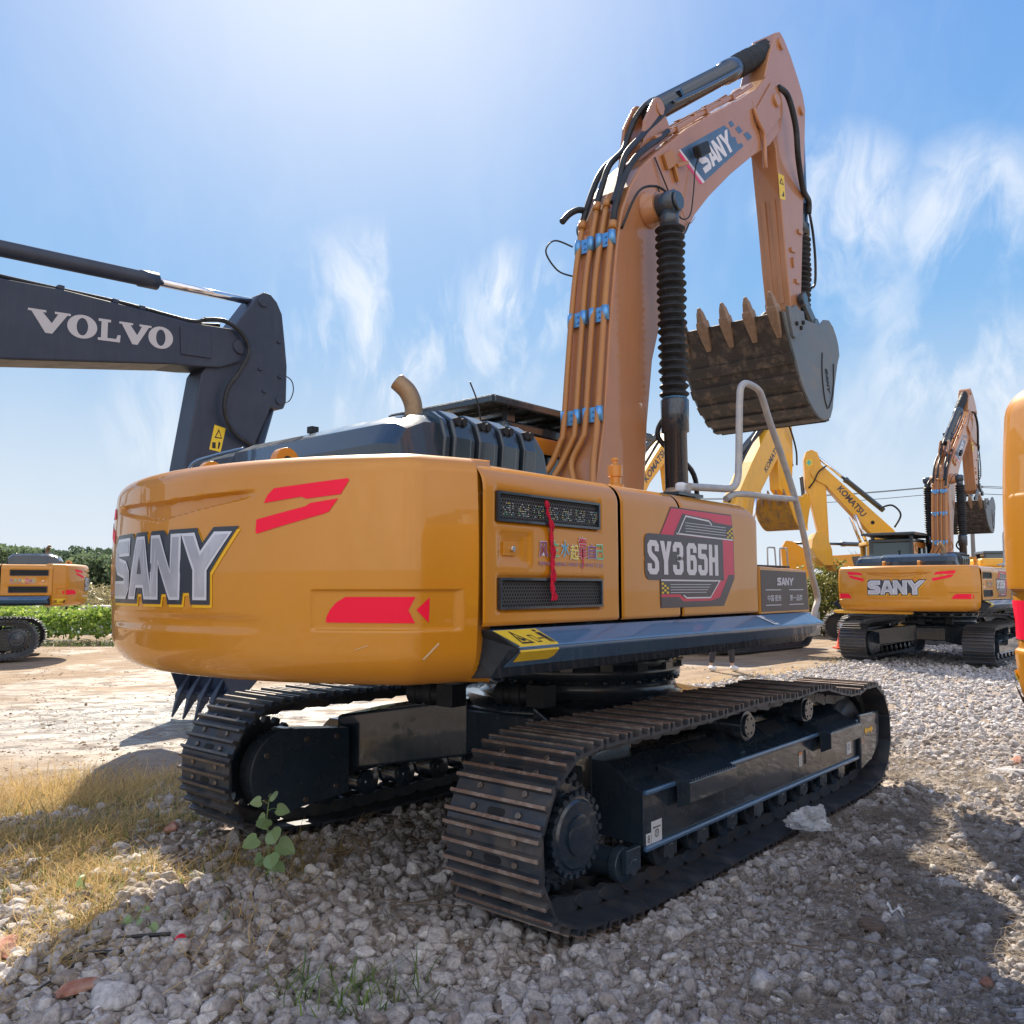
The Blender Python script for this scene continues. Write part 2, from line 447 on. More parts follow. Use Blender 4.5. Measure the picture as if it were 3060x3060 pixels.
def ground_mats():
    # gravel bed under the loose stones
    m = bpy.data.materials.new('gravel_bed')
    m.use_nodes = True
    nt = m.node_tree
    b = nt.nodes['Principled BSDF']
    b.inputs['Roughness'].default_value = .9
    tc = N(nt, 'ShaderNodeTexCoord')
    v = N(nt, 'ShaderNodeTexVoronoi', inp={'Scale': 15.0})
    nt.links.new(tc.outputs['Object'], v.inputs['Vector'])
    cr = nt.nodes.new('ShaderNodeValToRGB')
    e = cr.color_ramp.elements
    e[0].color = (.22, .17, .13, 1)
    e[1].color = (.50, .45, .42, 1)
    nt.links.new(v.outputs['Color'], cr.inputs[0])
    n = N(nt, 'ShaderNodeTexNoise', inp={'Scale': 1.1, 'Detail': 6.0})
    nt.links.new(tc.outputs['Object'], n.inputs['Vector'])
    mr = N(nt, 'ShaderNodeMapRange', inp={'From Min': .42, 'From Max': .62})
    nt.links.new(n.outputs[0], mr.inputs[0])
    mx = N(nt, 'ShaderNodeMix', data_type='RGBA')
    mx.inputs['B'].default_value = (.24, .18, .13, 1)
    nt.links.new(mr.outputs[0], mx.inputs['Factor'])
    nt.links.new(cr.outputs[0], mx.inputs['A'])
    nt.links.new(mx.outputs['Result'], b.inputs['Base Color'])
    bp = N(nt, 'ShaderNodeBump', inp={'Strength': 1.0, 'Distance': .04})
    bp.invert = True
    nt.links.new(v.outputs['Distance'], bp.inputs['Height'])
    nt.links.new(bp.outputs[0], b.inputs['Normal'])
    MATS['gravel_bed'] = m
    # dirt yard with wet grey patches, long ruts along the road
    m = bpy.data.materials.new('dirt')
    m.use_nodes = True
    nt = m.node_tree
    b = nt.nodes['Principled BSDF']
    tc = N(nt, 'ShaderNodeTexCoord')
    mp = N(nt, 'ShaderNodeMapping')
    mp.inputs['Rotation'].default_value = (0, 0, R(-4))
    mp.inputs['Scale'].default_value = (.8, 1.35, 1)
    nt.links.new(tc.outputs['Object'], mp.inputs[0])
    n = N(nt, 'ShaderNodeTexNoise', inp={'Scale': 1.1, 'Detail': 12.0, 'Roughness': .72, 'Distortion': .5})
    nt.links.new(mp.outputs[0], n.inputs['Vector'])
    cr = nt.nodes.new('ShaderNodeValToRGB')
    e = cr.color_ramp.elements
    e[0].position, e[0].color = .32, (.17, .115, .075, 1)
    e[1].position, e[1].color = .68, (.345, .25, .165, 1)
    nt.links.new(n.outputs[0], cr.inputs[0])
    n2 = N(nt, 'ShaderNodeTexNoise', inp={'Scale': .22, 'Detail': 5.0, 'Roughness': .6})
    nt.links.new(tc.outputs['Object'], n2.inputs['Vector'])
    wet = N(nt, 'ShaderNodeMapRange', interpolation_type='SMOOTHSTEP', inp={'From Min': .50, 'From Max': .58})
    nt.links.new(n2.outputs[0], wet.inputs[0])
    # the washed-down place beside the left excavator
    geo = N(nt, 'ShaderNodeVectorMath', operation='DISTANCE')
    nt.links.new(tc.outputs['Object'], geo.inputs[0])
    geo.inputs[1].default_value = (-4.7, 11.9, 0)
    wet2 = N(nt, 'ShaderNodeMapRange', interpolation_type='SMOOTHSTEP', inp={'From Min': 4.6, 'From Max': 1.2, 'To Max': .9})
    dn = math_node(nt, 'MULTIPLY_ADD', n.outputs[0], 5.0, -2.5)
    nt.links.new(math_node(nt, 'ADD', geo.outputs['Value'], dn), wet2.inputs[0])
    wsum = math_node(nt, 'MAXIMUM', math_node(nt, 'MULTIPLY', wet.outputs[0], .45), wet2.outputs[0])
    mx = N(nt, 'ShaderNodeMix', data_type='RGBA')
    mx.inputs['B'].default_value = (.20, .19, .185, 1)
    nt.links.new(wsum, mx.inputs['Factor'])
    nt.links.new(cr.outputs[0], mx.inputs['A'])
    nt.links.new(mx.outputs['Result'], b.inputs['Base Color'])
    n3 = N(nt, 'ShaderNodeTexNoise', inp={'Scale': 3.0, 'Detail': 6.0, 'Roughness': .6})
    nt.links.new(mp.outputs[0], n3.inputs['Vector'])
    pud = N(nt, 'ShaderNodeMapRange', inp={'From Min': .42, 'From Max': .52})
    nt.links.new(n3.outputs[0], pud.inputs[0])
    rr = math_node(nt, 'MULTIPLY', wsum, pud.outputs[0])
    rg = math_node(nt, 'MULTIPLY_ADD', rr, -.80, .93)
    b.inputs['Specular IOR Level'].default_value = .5
    nt.links.new(rg, b.inputs['Roughness'])
    bp = N(nt, 'ShaderNodeBump', inp={'Strength': 1.0, 'Distance': .07})
    rut = N(nt, 'ShaderNodeTexWave', inp={'Scale': .55, 'Distortion': 2.2, 'Detail': 2.0})
    mp2 = N(nt, 'ShaderNodeMapping')
    mp2.inputs['Rotation'].default_value = (0, 0, R(41))
    nt.links.new(tc.outputs['Object'], mp2.inputs[0])
    nt.links.new(mp2.outputs[0], rut.inputs['Vector'])
    hsum = math_node(nt, 'MULTIPLY_ADD', rut.outputs['Fac'], .35, n.outputs[0])
    nt.links.new(hsum, bp.inputs['Height'])
    nt.links.new(bp.outputs[0], b.inputs['Normal'])
    MATS['dirt'] = m
    m = bpy.data.materials.new('pond_water')
    m.use_nodes = True
    b = m.node_tree.nodes['Principled BSDF']
    b.inputs['Base Color'].default_value = (.25, .34, .42, 1)
    b.inputs['Roughness'].default_value = .12
    MATS['pond_water'] = m


ground_mats()


# ---------------------------------------------------------------- mesh helpers
def frame_of(d, up=Vector((0, 0, 1))):
    d = Vector(d).normalized()
    if abs(d.dot(up)) > .98:
        up = Vector((0, 1, 0))
    x = up.cross(d).normalized()
    y = d.cross(x).normalized()
    return x, y, d


class MB:
    def __init__(self):
        self.v, self.f, self.m, self.s = [], [], [], []

    def add(self, vs, fs, mi=0, sm=False):
        o = len(self.v)
        self.v += [tuple(p) for p in vs]
        for f in fs:
            self.f.append([o + i for i in f])
            self.m.append(mi)
            self.s.append(sm)
        return self

    def box(self, c, s, rz=0, ry=0, mi=0, rx=0):
        M = Matrix.Rotation(rz, 3, 'Z') @ Matrix.Rotation(ry, 3, 'Y') @ Matrix.Rotation(rx, 3, 'X')
        vs = [M @ Vector((x * s[0] / 2, y * s[1] / 2, z * s[2] / 2)) + Vector(c) for x in (-1, 1) for y in (-1, 1) for z in (-1, 1)]
        fs = [(0, 1, 3, 2), (4, 6, 7, 5), (0, 4, 5, 1), (2, 3, 7, 6), (0, 2, 6, 4), (1, 5, 7, 3)]
        return self.add(vs, fs, mi)

    def bb(self, x0, x1, y0, y1, z0, z1, mi=0):
        return self.box(((x0 + x1) / 2, (y0 + y1) / 2, (z0 + z1) / 2), (abs(x1 - x0), abs(y1 - y0), abs(z1 - z0)), mi=mi)

    def bar(self, p0, p1, w, h, mi=0):
        p0, p1 = Vector(p0), Vector(p1)
        x, y, d = frame_of(p1 - p0)
        vs = [p + x * (a * w / 2) + y * (b * h / 2) for p in (p0, p1) for a, b in ((-1, -1), (1, -1), (1, 1), (-1, 1))]
        return self.add(vs, [(0, 3, 2, 1), (4, 5, 6, 7), (0, 1, 5, 4), (1, 2, 6, 5), (2, 3, 7, 6), (3, 0, 4, 7)], mi)

    def lathe(self, p0, p1, prof, n=20, mi=0, caps=True, sm=True):
        """prof: list of (t along p0-p1 in 0..1, radius)"""
        p0, p1 = Vector(p0), Vector(p1)
        x, y, d = frame_of(p1 - p0)
        L = (p1 - p0)
        vs = []
        for t, r in prof:
            for i in range(n):
                a = 2 * PI * i / n
                vs.append(p0 + L * t + x * (r * math.cos(a)) + y * (r * math.sin(a)))
        fs = []
        for j in range(len(prof) - 1):
            for i in range(n):
                k_ = (i + 1) % n
                fs.append((j * n + i, j * n + k_, (j + 1) * n + k_, (j + 1) * n + i))
        self.add(vs, fs, mi, sm)
        if caps:
            self.add(vs[:n], [tuple(range(n - 1, -1, -1))], mi)
            self.add(vs[-n:], [tuple(range(n))], mi)
        return self

    def cyl(self, p0, p1, r, n=20, mi=0, r1=None, bev=0):
        if bev:
            L = (Vector(p1) - Vector(p0)).length
            b = bev / L
            return self.lathe(p0, p1, [(0, r - bev), (b, r), (1 - b, r), (1, r - bev)], n, mi)
        return self.lathe(p0, p1, [(0, r), (1, r1 if r1 is not None else r)], n, mi)

    def tube(self, pts, r, n=10, mi=0, sub=6, caps=True, rads=None):
        pts = [Vector(p) for p in pts]
        P = catmull(pts, sub) if sub > 1 and len(pts) > 2 else pts
        m_ = len(P)
        T = [(P[min(i + 1, m_ - 1)] - P[max(i - 1, 0)]).normalized() for i in range(m_)]
        x, y, _ = frame_of(T[0])
        vs = []
        for i, p in enumerate(P):
            x = (x - T[i] * x.dot(T[i])).normalized()
            y = T[i].cross(x)
            rr = r if rads is None else np.interp(i / (m_ - 1), np.linspace(0, 1, len(rads)), rads)
            for k_ in range(n):
                a = 2 * PI * k_ / n
                vs.append(p + x * (rr * math.cos(a)) + y * (rr * math.sin(a)))
        fs = []
        for j in range(m_ - 1):
            for i in range(n):
                k_ = (i + 1) % n
                fs.append((j * n + i, j * n + k_, (j + 1) * n + k_, (j + 1) * n + i))
        self.add(vs, fs, mi, True)
        if caps:
            self.add(vs[:n], [tuple(range(n - 1, -1, -1))], mi)
            self.add(vs[-n:], [tuple(range(n))], mi)
        return self

    def prism(self, poly, y0, y1, mi=0, axis='y'):
        """poly in (x, z), swept along y (axis='y'); axis 'x': poly (y, z); axis 'z': poly (x, y)"""
        def P(a, b, t):
            return {'y': (a, t, b), 'x': (t, a, b), 'z': (a, b, t)}[axis]
        n = len(poly)
        vs = [P(a, b, y0) for a, b in poly] + [P(a, b, y1) for a, b in poly]
        fs = [(i, (i + 1) % n, n + (i + 1) % n, n + i) for i in range(n)]
        self.add(vs, fs, mi)
        tr = tessellate_polygon([[Vector((a, b, 0)) for a, b in poly]])
        self.add(vs, [tuple(t) for t in tr] + [tuple(n + i for i in reversed(t)) for t in tr], mi)
        return self

    def grid(self, fn, us, vs_, mi=0, sm=True):
        nu, nv = len(us), len(vs_)
        P = [fn(u, v) for u in us for v in vs_]
        fs = [(i * nv + j, i * nv + j + 1, (i + 1) * nv + j + 1, (i + 1) * nv + j) for i in range(nu - 1) for j in range(nv - 1)]
        return self.add(P, fs, mi, sm)

    def tris2d(self, polys, fn, mi=0, cut=None):
        """flat shape (list of outline loops, the first may be followed by holes) mapped by fn(x, y)->xyz"""
        loops = [[Vector((a, b, 0)) for a, b in lp] for lp in polys]
        flat = [p for lp in loops for p in lp]
        tr = tessellate_polygon(loops)
        if cut:
            bm = bmesh.new()
            bv = [bm.verts.new(p) for p in flat]
            for t in tr:
                try:
                    bm.faces.new([bv[i] for i in t])
                except ValueError:
                    pass
            x0, x1 = min(p.x for p in flat), max(p.x for p in flat)
            k_ = math.ceil(x0 / cut)
            while k_ * cut < x1:
                g = bm.verts[:] + bm.edges[:] + bm.faces[:]
                bmesh.ops.bisect_plane(bm, geom=g, plane_co=(k_ * cut, 0, 0), plane_no=(1, 0, 0))
                k_ += 1
            bm.verts.index_update()
            self.add([fn(v.co.x, v.co.y) for v in bm.verts], [[v.index for v in f.verts] for f in bm.faces], mi)
            bm.free()
        else:
            self.add([fn(p.x, p.y) for p in flat], tr, mi)
        return self

    def build(self, name, mats, parent=None, bevel=0, fix=True, auto=None, seg=2, label=None):
        me = bpy.data.meshes.new(name)
        me.from_pydata(self.v, [], self.f)
        if isinstance(mats, str):
            mats = [mats]
        for m_ in mats:
            me.materials.append(MATS[m_])
        me.polygons.foreach_set('material_index', self.m)
        me.polygons.foreach_set('use_smooth', self.s)
        if fix:
            bm = bmesh.new()
            bm.from_mesh(me)
            bmesh.ops.remove_doubles(bm, verts=bm.verts, dist=1e-5)
            bmesh.ops.recalc_face_normals(bm, faces=bm.faces)
            bm.to_mesh(me)
            bm.free()
        if auto is not None:
            me.polygons.foreach_set('use_smooth', [True] * len(me.polygons))
            me.set_sharp_from_angle(angle=R(auto))
        o = bpy.data.objects.new(name, me)
        COL.objects.link(o)
        if parent:
            o.parent = parent
        if bevel:
            b = o.modifiers.new('bevel', 'BEVEL')
            b.width = bevel
            b.segments = seg
            b.limit_method = 'ANGLE'
            b.angle_limit = R(40)
            b.harden_normals = False
        if label:
            o['label'] = label
        return o


def catmull(P, sub):
    out = []
    n = len(P)
    for i in range(n - 1):
        p0, p1, p2, p3 = P[max(i - 1, 0)], P[i], P[i + 1], P[min(i + 2, n - 1)]
        for k_ in range(sub):
            t = k_ / sub
            out.append(.5 * ((2 * p1) + (-p0 + p2) * t + (2 * p0 - 5 * p1 + 4 * p2 - p3) * t * t + (-p0 + 3 * p1 - 3 * p2 + p3) * t ** 3))
    out.append(P[-1])
    return out


def cat2(P, sub):
    return [(v.x, v.y) for v in catmull([Vector((a, b, 0)) for a, b in P], sub)]


def tag(o, label=None, cat=None, group=None, kind=None):
    for k_, v in (('label', label), ('category', cat), ('group', group), ('kind', kind)):
        if v:
            o[k_] = v
    return o


def empty(name, loc=(0, 0, 0), rz=0.0):
    o = bpy.data.objects.new(name, None)
    o.empty_display_size = .3
    COL.objects.link(o)
    o.location = loc
    o.rotation_euler = (0, 0, rz)
    return o


def yaw(a):
    """heading clockwise from +Y, as the rotation of a machine that looks along its +X"""
    return R(90 - a)


# ---- letters ------------------------------------------------------------
def stroke_poly(pts, wx, wy=None):
    """a band round a polyline with mitred joints, as one outline; wx and wy let it be condensed"""
    wy = wy or wx
    Q = [Vector((p[0] / wx, p[1] / wy)) for p in pts]
    n = len(Q)
    Lf, Rt = [], []
    for i in range(n):
        d0 = (Q[i] - Q[i - 1]).normalized() if i else None
        d1 = (Q[i + 1] - Q[i]).normalized() if i < n - 1 else None
        if d0 is None:
            d0 = d1
        if d1 is None:
            d1 = d0
        n0, n1 = Vector((-d0.y, d0.x)), Vector((-d1.y, d1.x))
        m = (n0 + n1).normalized()
        k_ = .5 / max(.35, m.dot(n0))
        Lf.append(Q[i] + m * k_)
        Rt.append(Q[i] - m * k_)
    return [(p.x * wx, p.y * wy) for p in Lf + Rt[::-1]]


def grow(poly, d):
    n = len(poly)
    area = sum(poly[i][0] * poly[(i + 1) % n][1] - poly[(i + 1) % n][0] * poly[i][1] for i in range(n))
    sg = 1 if area > 0 else -1
    out = []
    for i in range(n):
        a, b, c = Vector(poly[i - 1]), Vector(poly[i]), Vector(poly[(i + 1) % n])
        d0, d1 = (b - a), (c - b)
        if d0.length < 1e-6 or d1.length < 1e-6:
            continue
        d0.normalize()
        d1.normalize()
        n0, n1 = Vector((d0.y, -d0.x)) * sg, Vector((d1.y, -d1.x)) * sg
        m = n0 + n1
        if m.length < .05:
            m = n0
        m.normalize()
        k_ = min(1.6, 1 / max(.3, m.dot(n0)))
        out.append(tuple(b + m * d * k_))
    return out


S_LOGO = stroke_poly([(1.0, .865), (.24, .865), (.14, .78), (.14, .64), (.24, .55), (.76, .48), (.86, .39), (.86, .22), (.76, .135), (0, .135)], .27)
A_LOGO = [(0, 0), (.36, 1), (.70, 1), (1.06, 0), (.76, 0), (.70, .19), (.37, .19), (.30, 0)]
A_HOLE = [(.44, .40), (.62, .40), (.53, .68)]
N_LOGO = [(0, 0), (0, 1), (.30, 1), (.70, .42), (.70, 1), (.97, 1), (.97, 0), (.68, 0), (.27, .60), (.27, 0)]
Y_LOGO = [(0, 1), (.34, 1), (.52, .70), (.86, 1), (1.24, 1), (.68, .44), (.68, 0), (.36, 0), (.36, .44)]


def logo_word():
    """the four letters of the maker's word with their left edges, height 1"""
    x, out = 0, []
    for g, h, w in ((S_LOGO, None, 1.02), (A_LOGO, A_HOLE, 1.00), (N_LOGO, None, 1.02), (Y_LOGO, None, 1.2)):
        out.append(([(a + x, b) for a, b in g], [(a + x, b) for a, b in h] if h else None))
        x += w
    return out, x + .04


def put_word(parent, fn, x0, z0, w, h, name='maker_lettering', material='text_white', off=.003, slant=0.0, cut=None):
    word, W = logo_word()
    mb = MB()
    for g, hole in word:
        loops = [[(x0 + (a + slant * b) / W * w, z0 + b * h) for a, b in g]]
        if hole:
            loops.append([(x0 + (a + slant * b) / W * w, z0 + b * h) for a, b in hole])
        mb.tris2d(loops, lambda a, b: fn(a, b, off), cut=cut)
    return mb.build(name, material, parent, fix=False)


_font_cache = {}


def text2d(body, size=1.0, bold=0.0, spacing=1.0):
    key = (body, size, bold, spacing)
    if key in _font_cache:
        return _font_cache[key]
    cu = bpy.data.curves.new('txt', 'FONT')
    cu.body = body
    cu.size = size
    cu.offset = bold
    cu.resolution_u = 3
    cu.space_character = spacing
    o = bpy.data.objects.new('txt', cu)
    COL.objects.link(o)
    bpy.context.view_layer.update()
    dg = bpy.context.evaluated_depsgraph_get()
    me = bpy.data.meshes.new_from_object(o.evaluated_get(dg))
    vs = [(v.co.x, v.co.y) for v in me.vertices]
    fs = [list(p.vertices) for p in me.polygons]
    bpy.data.objects.remove(o)
    bpy.data.curves.remove(cu)
    bpy.data.meshes.remove(me)
    _font_cache[key] = (vs, fs)
    return vs, fs


def put_text(mb, body, fn, x0, z0, w, h, off=.003, bold=0.0, mi=0, spacing=1.0):
    """fits the text into the w x h box whose lower left corner is x0, z0"""
    vs, fs = text2d(body, 1.0, bold, spacing)
    if not vs:
        return mb
    xs, ys = [p[0] for p in vs], [p[1] for p in vs]
    ax, ay, bx, by = min(xs), min(ys), max(xs), max(ys)
    P = [fn(x0 + (x - ax) / (bx - ax) * w, z0 + (y - ay) / (by - ay) * h, off) for x, y in vs]
    return mb.add(P, fs, mi)


def arc(cx, cy, r, a0, a1, n):
    return [(cx + r * math.cos(R(a0 + (a1 - a0) * i / n)), cy + r * math.sin(R(a0 + (a1 - a0) * i / n))) for i in range(n + 1)]


def round_rect(x0, x1, z0, z1, r, n=4):
    return arc(x1 - r, z1 - r, r, 0, 90, n) + arc(x0 + r, z1 - r, r, 90, 180, n) + arc(x0 + r, z0 + r, r, 180, 270, n) + arc(x1 - r, z0 + r, r, 270, 360, n)


# =====================================================================
# THE CRAWLER EXCAVATOR (local frame: +X is forward, +Y its left side)
# =====================================================================
CY = -.04          # the boom's own plane


def plan(s, inset=0.0):
    """rear plan curve of the counterweight; s runs from the centre to the right (+) or left (-) side"""
    sg = 1 if s >= 0 else -1
    s = abs(s)
    S1 = 2.3 * .6009
    if s <= S1:
        a = s / 2.3
        x, y = -1.2 - 2.3 * math.cos(a), -2.3 * math.sin(a)
        nx, ny = -math.cos(a), -math.sin(a)
    else:
        th0, r, th1 = PI / 2 - .6009, .22, R(20)
        L = r * (th0 - th1)
        t = min(s - S1, L)
        th = th0 - t / r
        x = -3.097 + r * (math.sin(th0) - math.sin(th))
        y = -1.3 - r * (math.cos(th) - math.cos(th0))
        if s - S1 > L:
            d = s - S1 - L
            x += d * math.cos(th1)
            y -= d * math.sin(th1)
        nx, ny = -math.sin(th), -math.cos(th)
    return x - nx * inset, (y - ny * inset) * sg, nx, ny * sg


def cw_relief(s, z):
    """styling grooves and recesses pressed into the casting, as a depth"""
    a = abs(s)
    d = 0.0

    def ss(e0, e1, v):
        t = min(1, max(0, (v - e0) / (e1 - e0)))
        return t * t * (3 - 2 * t)
    # tapering groove under the top edge
    t = a / .72
    if t < 1:
        zc, hw = 2.095 + .055 * t, .034 * (1 - t) + .004
        d += .034 * ss(hw + .016, hw, abs(z - zc)) * (1 - ss(.75, 1, t))
    # belt line below the word
    zc = 1.555
    if a < .80:
        d += .014 * ss(.05, .012, abs(z - zc)) * (1 - ss(.55, .80, a))
    # recess that takes the reflector on the corner
    if a > 1.0:
        e = max(abs(a - 1.34) / .33, abs(z - 1.622) / .082)
        d += .012 * ss(1.12, .97, e)
    return d


CW_Z0, CW_Z1 = 1.285, 2.315


def cw_pt(s, z, off=0.0, relief=True):
    rt, rb = .085, .15
    ins = 0.0
    if z > CW_Z1 - rt:
        q = (z - (CW_Z1 - rt)) / rt
        ins = rt * (1 - math.sqrt(max(0, 1 - q * q)))
    elif z < CW_Z0 + rb:
        q = ((CW_Z0 + rb) - z) / rb
        ins = rb * (1 - math.sqrt(max(0, 1 - q * q)))
    ins += .03 * ((z - 1.85) / .5) ** 2
    if relief:
        ins += cw_relief(s, z)
    x, y, nx, ny = plan(s, ins - off)
    return (x, y, z)


def cw_fn(s, z, off=.003):
    return cw_pt(s, z, off, relief=True)


def build_counterweight(parent):
    mb = MB()
    S = np.concatenate([-np.linspace(0, 1.775, 190)[::-1], np.linspace(0, 1.775, 190)[1:]])
    rt, rb = .085, .15
    Z = list(CW_Z0 + rb - rb * np.sin(np.linspace(PI / 2, 0, 9))[0:8]) + list(np.linspace(CW_Z0 + rb, CW_Z1 - rt, 130)) + \
        list(CW_Z1 - rt + rt * np.sin(np.linspace(0, PI / 2, 8))[1:])
    mb.grid(lambda s, z: cw_pt(s, z), list(S), Z)
    # lid and underside
    for z, inn in ((CW_Z1, 0), (CW_Z0, 0)):
        P = []
        for s in np.linspace(-1.775, 1.775, 71):
            p = cw_pt(s, z, 0)
            P.append(p)
        vs = P + [(-2.60, p[1] * .97, z) for p in P]
        n = len(P)
        mb.add(vs, [(i, i + 1, n + i + 1, n + i) for i in range(n - 1)], 0)
    # cut faces towards the machine
    for sg in (-1, 1):
        col = [cw_pt(sg * 1.775, z) for z in Z]
        vs = col + [(-2.60, sg * -1.40, z) for z in Z]
        n = len(col)
        mb.add(vs, [(i, i + 1, n + i + 1, n + i) for i in range(n - 1)], 0)
    cw = mb.build('counterweight', 'ochre', parent, auto=35)
    # printed and glued marks
    word, W = logo_word()
    x0, w, z0, h = -.600, 1.165, 1.668, .305
    back = [(-.09, -.09), (1.42, -.09), (1.46, .07), (1.64, .07), (1.68, -.09), (2.38, -.09), (2.42, .07), (2.58, .07), (2.62, -.09), (3.06, -.09), (3.10, .09), (3.27, .09), (3.31, -.09),
            (3.81, -.09), (3.81, .40), (4.44, 1.09), (3.86, 1.09), (3.60, .86), (3.44, 1.09), (2.64, 1.09), (2.58, 1.0), (2.44, 1.09), (1.98, 1.09), (1.90, .86), (1.80, 1.09), (1.32, 1.09), (1.24, .98), (1.14, 1.09), (.12, 1.09), (-.03, .98), (-.09, .6)]
    for nm, mt, off, dx, dz in (('lettering_border', 'yellow_vinyl', .0030, .045, -.045), ('lettering_shadow', 'letter_dark', .0055, 0, 0)):
        m2 = MB()
        m2.tris2d([[(x0 + (a + dx) / W * w, z0 + (b + dz) * h) for a, b in back]], lambda a, b: cw_fn(a, b, off), cut=.04)
        m2.build(nm, mt, parent=cw, fix=False)
    m2 = MB()
    m3 = MB()
    for i, (g, hole) in enumerate(word):
        loops = [[(x0 + a / W * w, z0 + b * h) for a, b in g]]
        if hole:
            loops.append([(x0 + a / W * w, z0 + b * h) for a, b in hole])
        m2.tris2d([grow(loops[0], .006)], lambda a, b, o_=.0082: cw_fn(a, b, o_), cut=.04)
        m3.tris2d([grow(loops[0], -.010)], lambda a, b, o_=.0095: cw_fn(a, b, o_), cut=.04)
        if hole:
            m3.tris2d([loops[1]], lambda a, b, o_=.0105: cw_fn(a, b, o_), mi=1, cut=.04)
    m2.build('maker_lettering', 'silver_rim', cw, fix=False)
    m3.build('lettering_face', ['silver_vinyl', 'letter_dark'], cw, fix=False)
    A = [(.743, 2.10), (.760, 2.135), (.792, 2.165), (1.160, 2.198), (1.168, 2.190), (1.131, 2.128), (.965, 2.112), (.94, 2.122)]
    B = [(.707, 2.026), (.961, 2.078), (.986, 2.092), (1.119, 2.109), (1.078, 2.052), (1.05, 2.042), (.713, 1.962), (.705, 1.97)]
    C = [(1.065, 1.568), (1.067, 1.590), (1.086, 1.625), (1.115, 1.655), (1.158, 1.679), (1.476, 1.679), (1.444, 1.622), (1.476, 1.566)]
    D = [(1.481, 1.623), (1.544, 1.677), (1.543, 1.567)]
    for sg in (1, -1):
        for nm, polys in (('stripe_decal', (A, B)), ('red_reflector', (C, D))):
            m2 = MB()
            for p in polys:
                m2.tris2d([[(sg * a, b) for a, b in p]], lambda a, b: cw_fn(a, b, .003), cut=.03)
            m2.build(nm, 'red_vinyl', cw, fix=False)
    m2 = MB()
    m2.tris2d([[(1.515, 1.412), (1.522, 1.406), (1.592, 1.474), (1.586, 1.481)]], lambda a, b: cw_fn(a, b, .003), cut=.02)
    m2.tris2d([[(1.20, 1.452), (1.202, 1.450), (1.265, 1.470), (1.264, 1.473)]], lambda a, b: cw_fn(a, b, .003), cut=.02)
    m2.build('paint_scuff', 'scuff', cw, fix=False)
    # lifting eyes on top
    for y in (.36, -.36):
        mb = MB()
        mb.prism(arc(-3.02, 2.365, .070, 0, 180, 12) + [(-3.09, 2.30), (-2.95, 2.30)], y - .025, y + .025)
        mb.cyl((-3.02, y - .03, 2.368), (-3.02, y + .03, 2.368), .024, 12, mi=1)
        mb.build('lifting_eye', ['ochre', 'dark_inside'], cw, bevel=.006)
    return cw


DY = -1.49         # plane of the side doors


def side_fn(x, z, off=.003):
    return (x, DY - off, z)


def door_surface(x, z, rec):
    """side door skin: flat, rolling over into the roof edge; rec = pressed recesses (x0,x1,z0,z1,depth)"""
    d = 0
    for x0, x1, z0, z1, dep in rec:
        e = max(abs(x - (x0 + x1) / 2) - (x1 - x0) / 2, abs(z - (z0 + z1) / 2) - (z1 - z0) / 2)
        t = min(1, max(0, (.016 - e) / .016))
        d += dep * t * t * (3 - 2 * t)
    # faint oil-canning
    d += .0022 * mnoise.noise(Vector((x * 2.4, 0, z * 3.1)))
    return (x, DY + d, z)


def build_door(parent, x0, x1, rec, name='engine_door', sgn=1, mt='ochre', round_front=False):
    mb = MB()
    g = .006
    xs = [x0 + g] + list(np.linspace(x0 + .02, x1 - .02, max(8, int((x1 - x0) / .012)))) + [x1 - g]
    zs = list(np.linspace(1.545, 2.17, 56))
    prof = [('f', z) for z in zs] + [('r', a) for a in np.linspace(0, 80, 9)[1:]] + [('t', q) for q in (.08, .2, .34)]
    rr = .125

    def fn(x, q):
        kind, v = q
        edge = .006 if (x < x0 + .01 or x > x1 - .01) else 0
        ex = 0.0
        if round_front:
            t = max(0, (x - (x1 - .14)) / .14)
            ex = .10 * (1 - math.sqrt(max(0, 1 - t * t)))
        if kind == 'f':
            px, py, pz = door_surface(x, v, rec)
            py += edge + ex * .06
            if v < 1.546:
                py += .008
        elif kind == 'r':
            py, pz = DY + rr - rr * math.cos(R(v)) + edge + ex * .06, 2.17 + rr * math.sin(R(v))
        else:
            py, pz = DY + rr - rr * math.cos(R(80)) + v + ex, 2.17 + rr * math.sin(R(80)) + v * .05
        if kind != 'f' and round_front:
            pz -= ex * (math.sin(R(v)) if kind == 'r' else 1.0)
        return (x, py * sgn, pz)
    mb.grid(fn, xs, prof)
    return mb.build(name, mt, parent, auto=40)


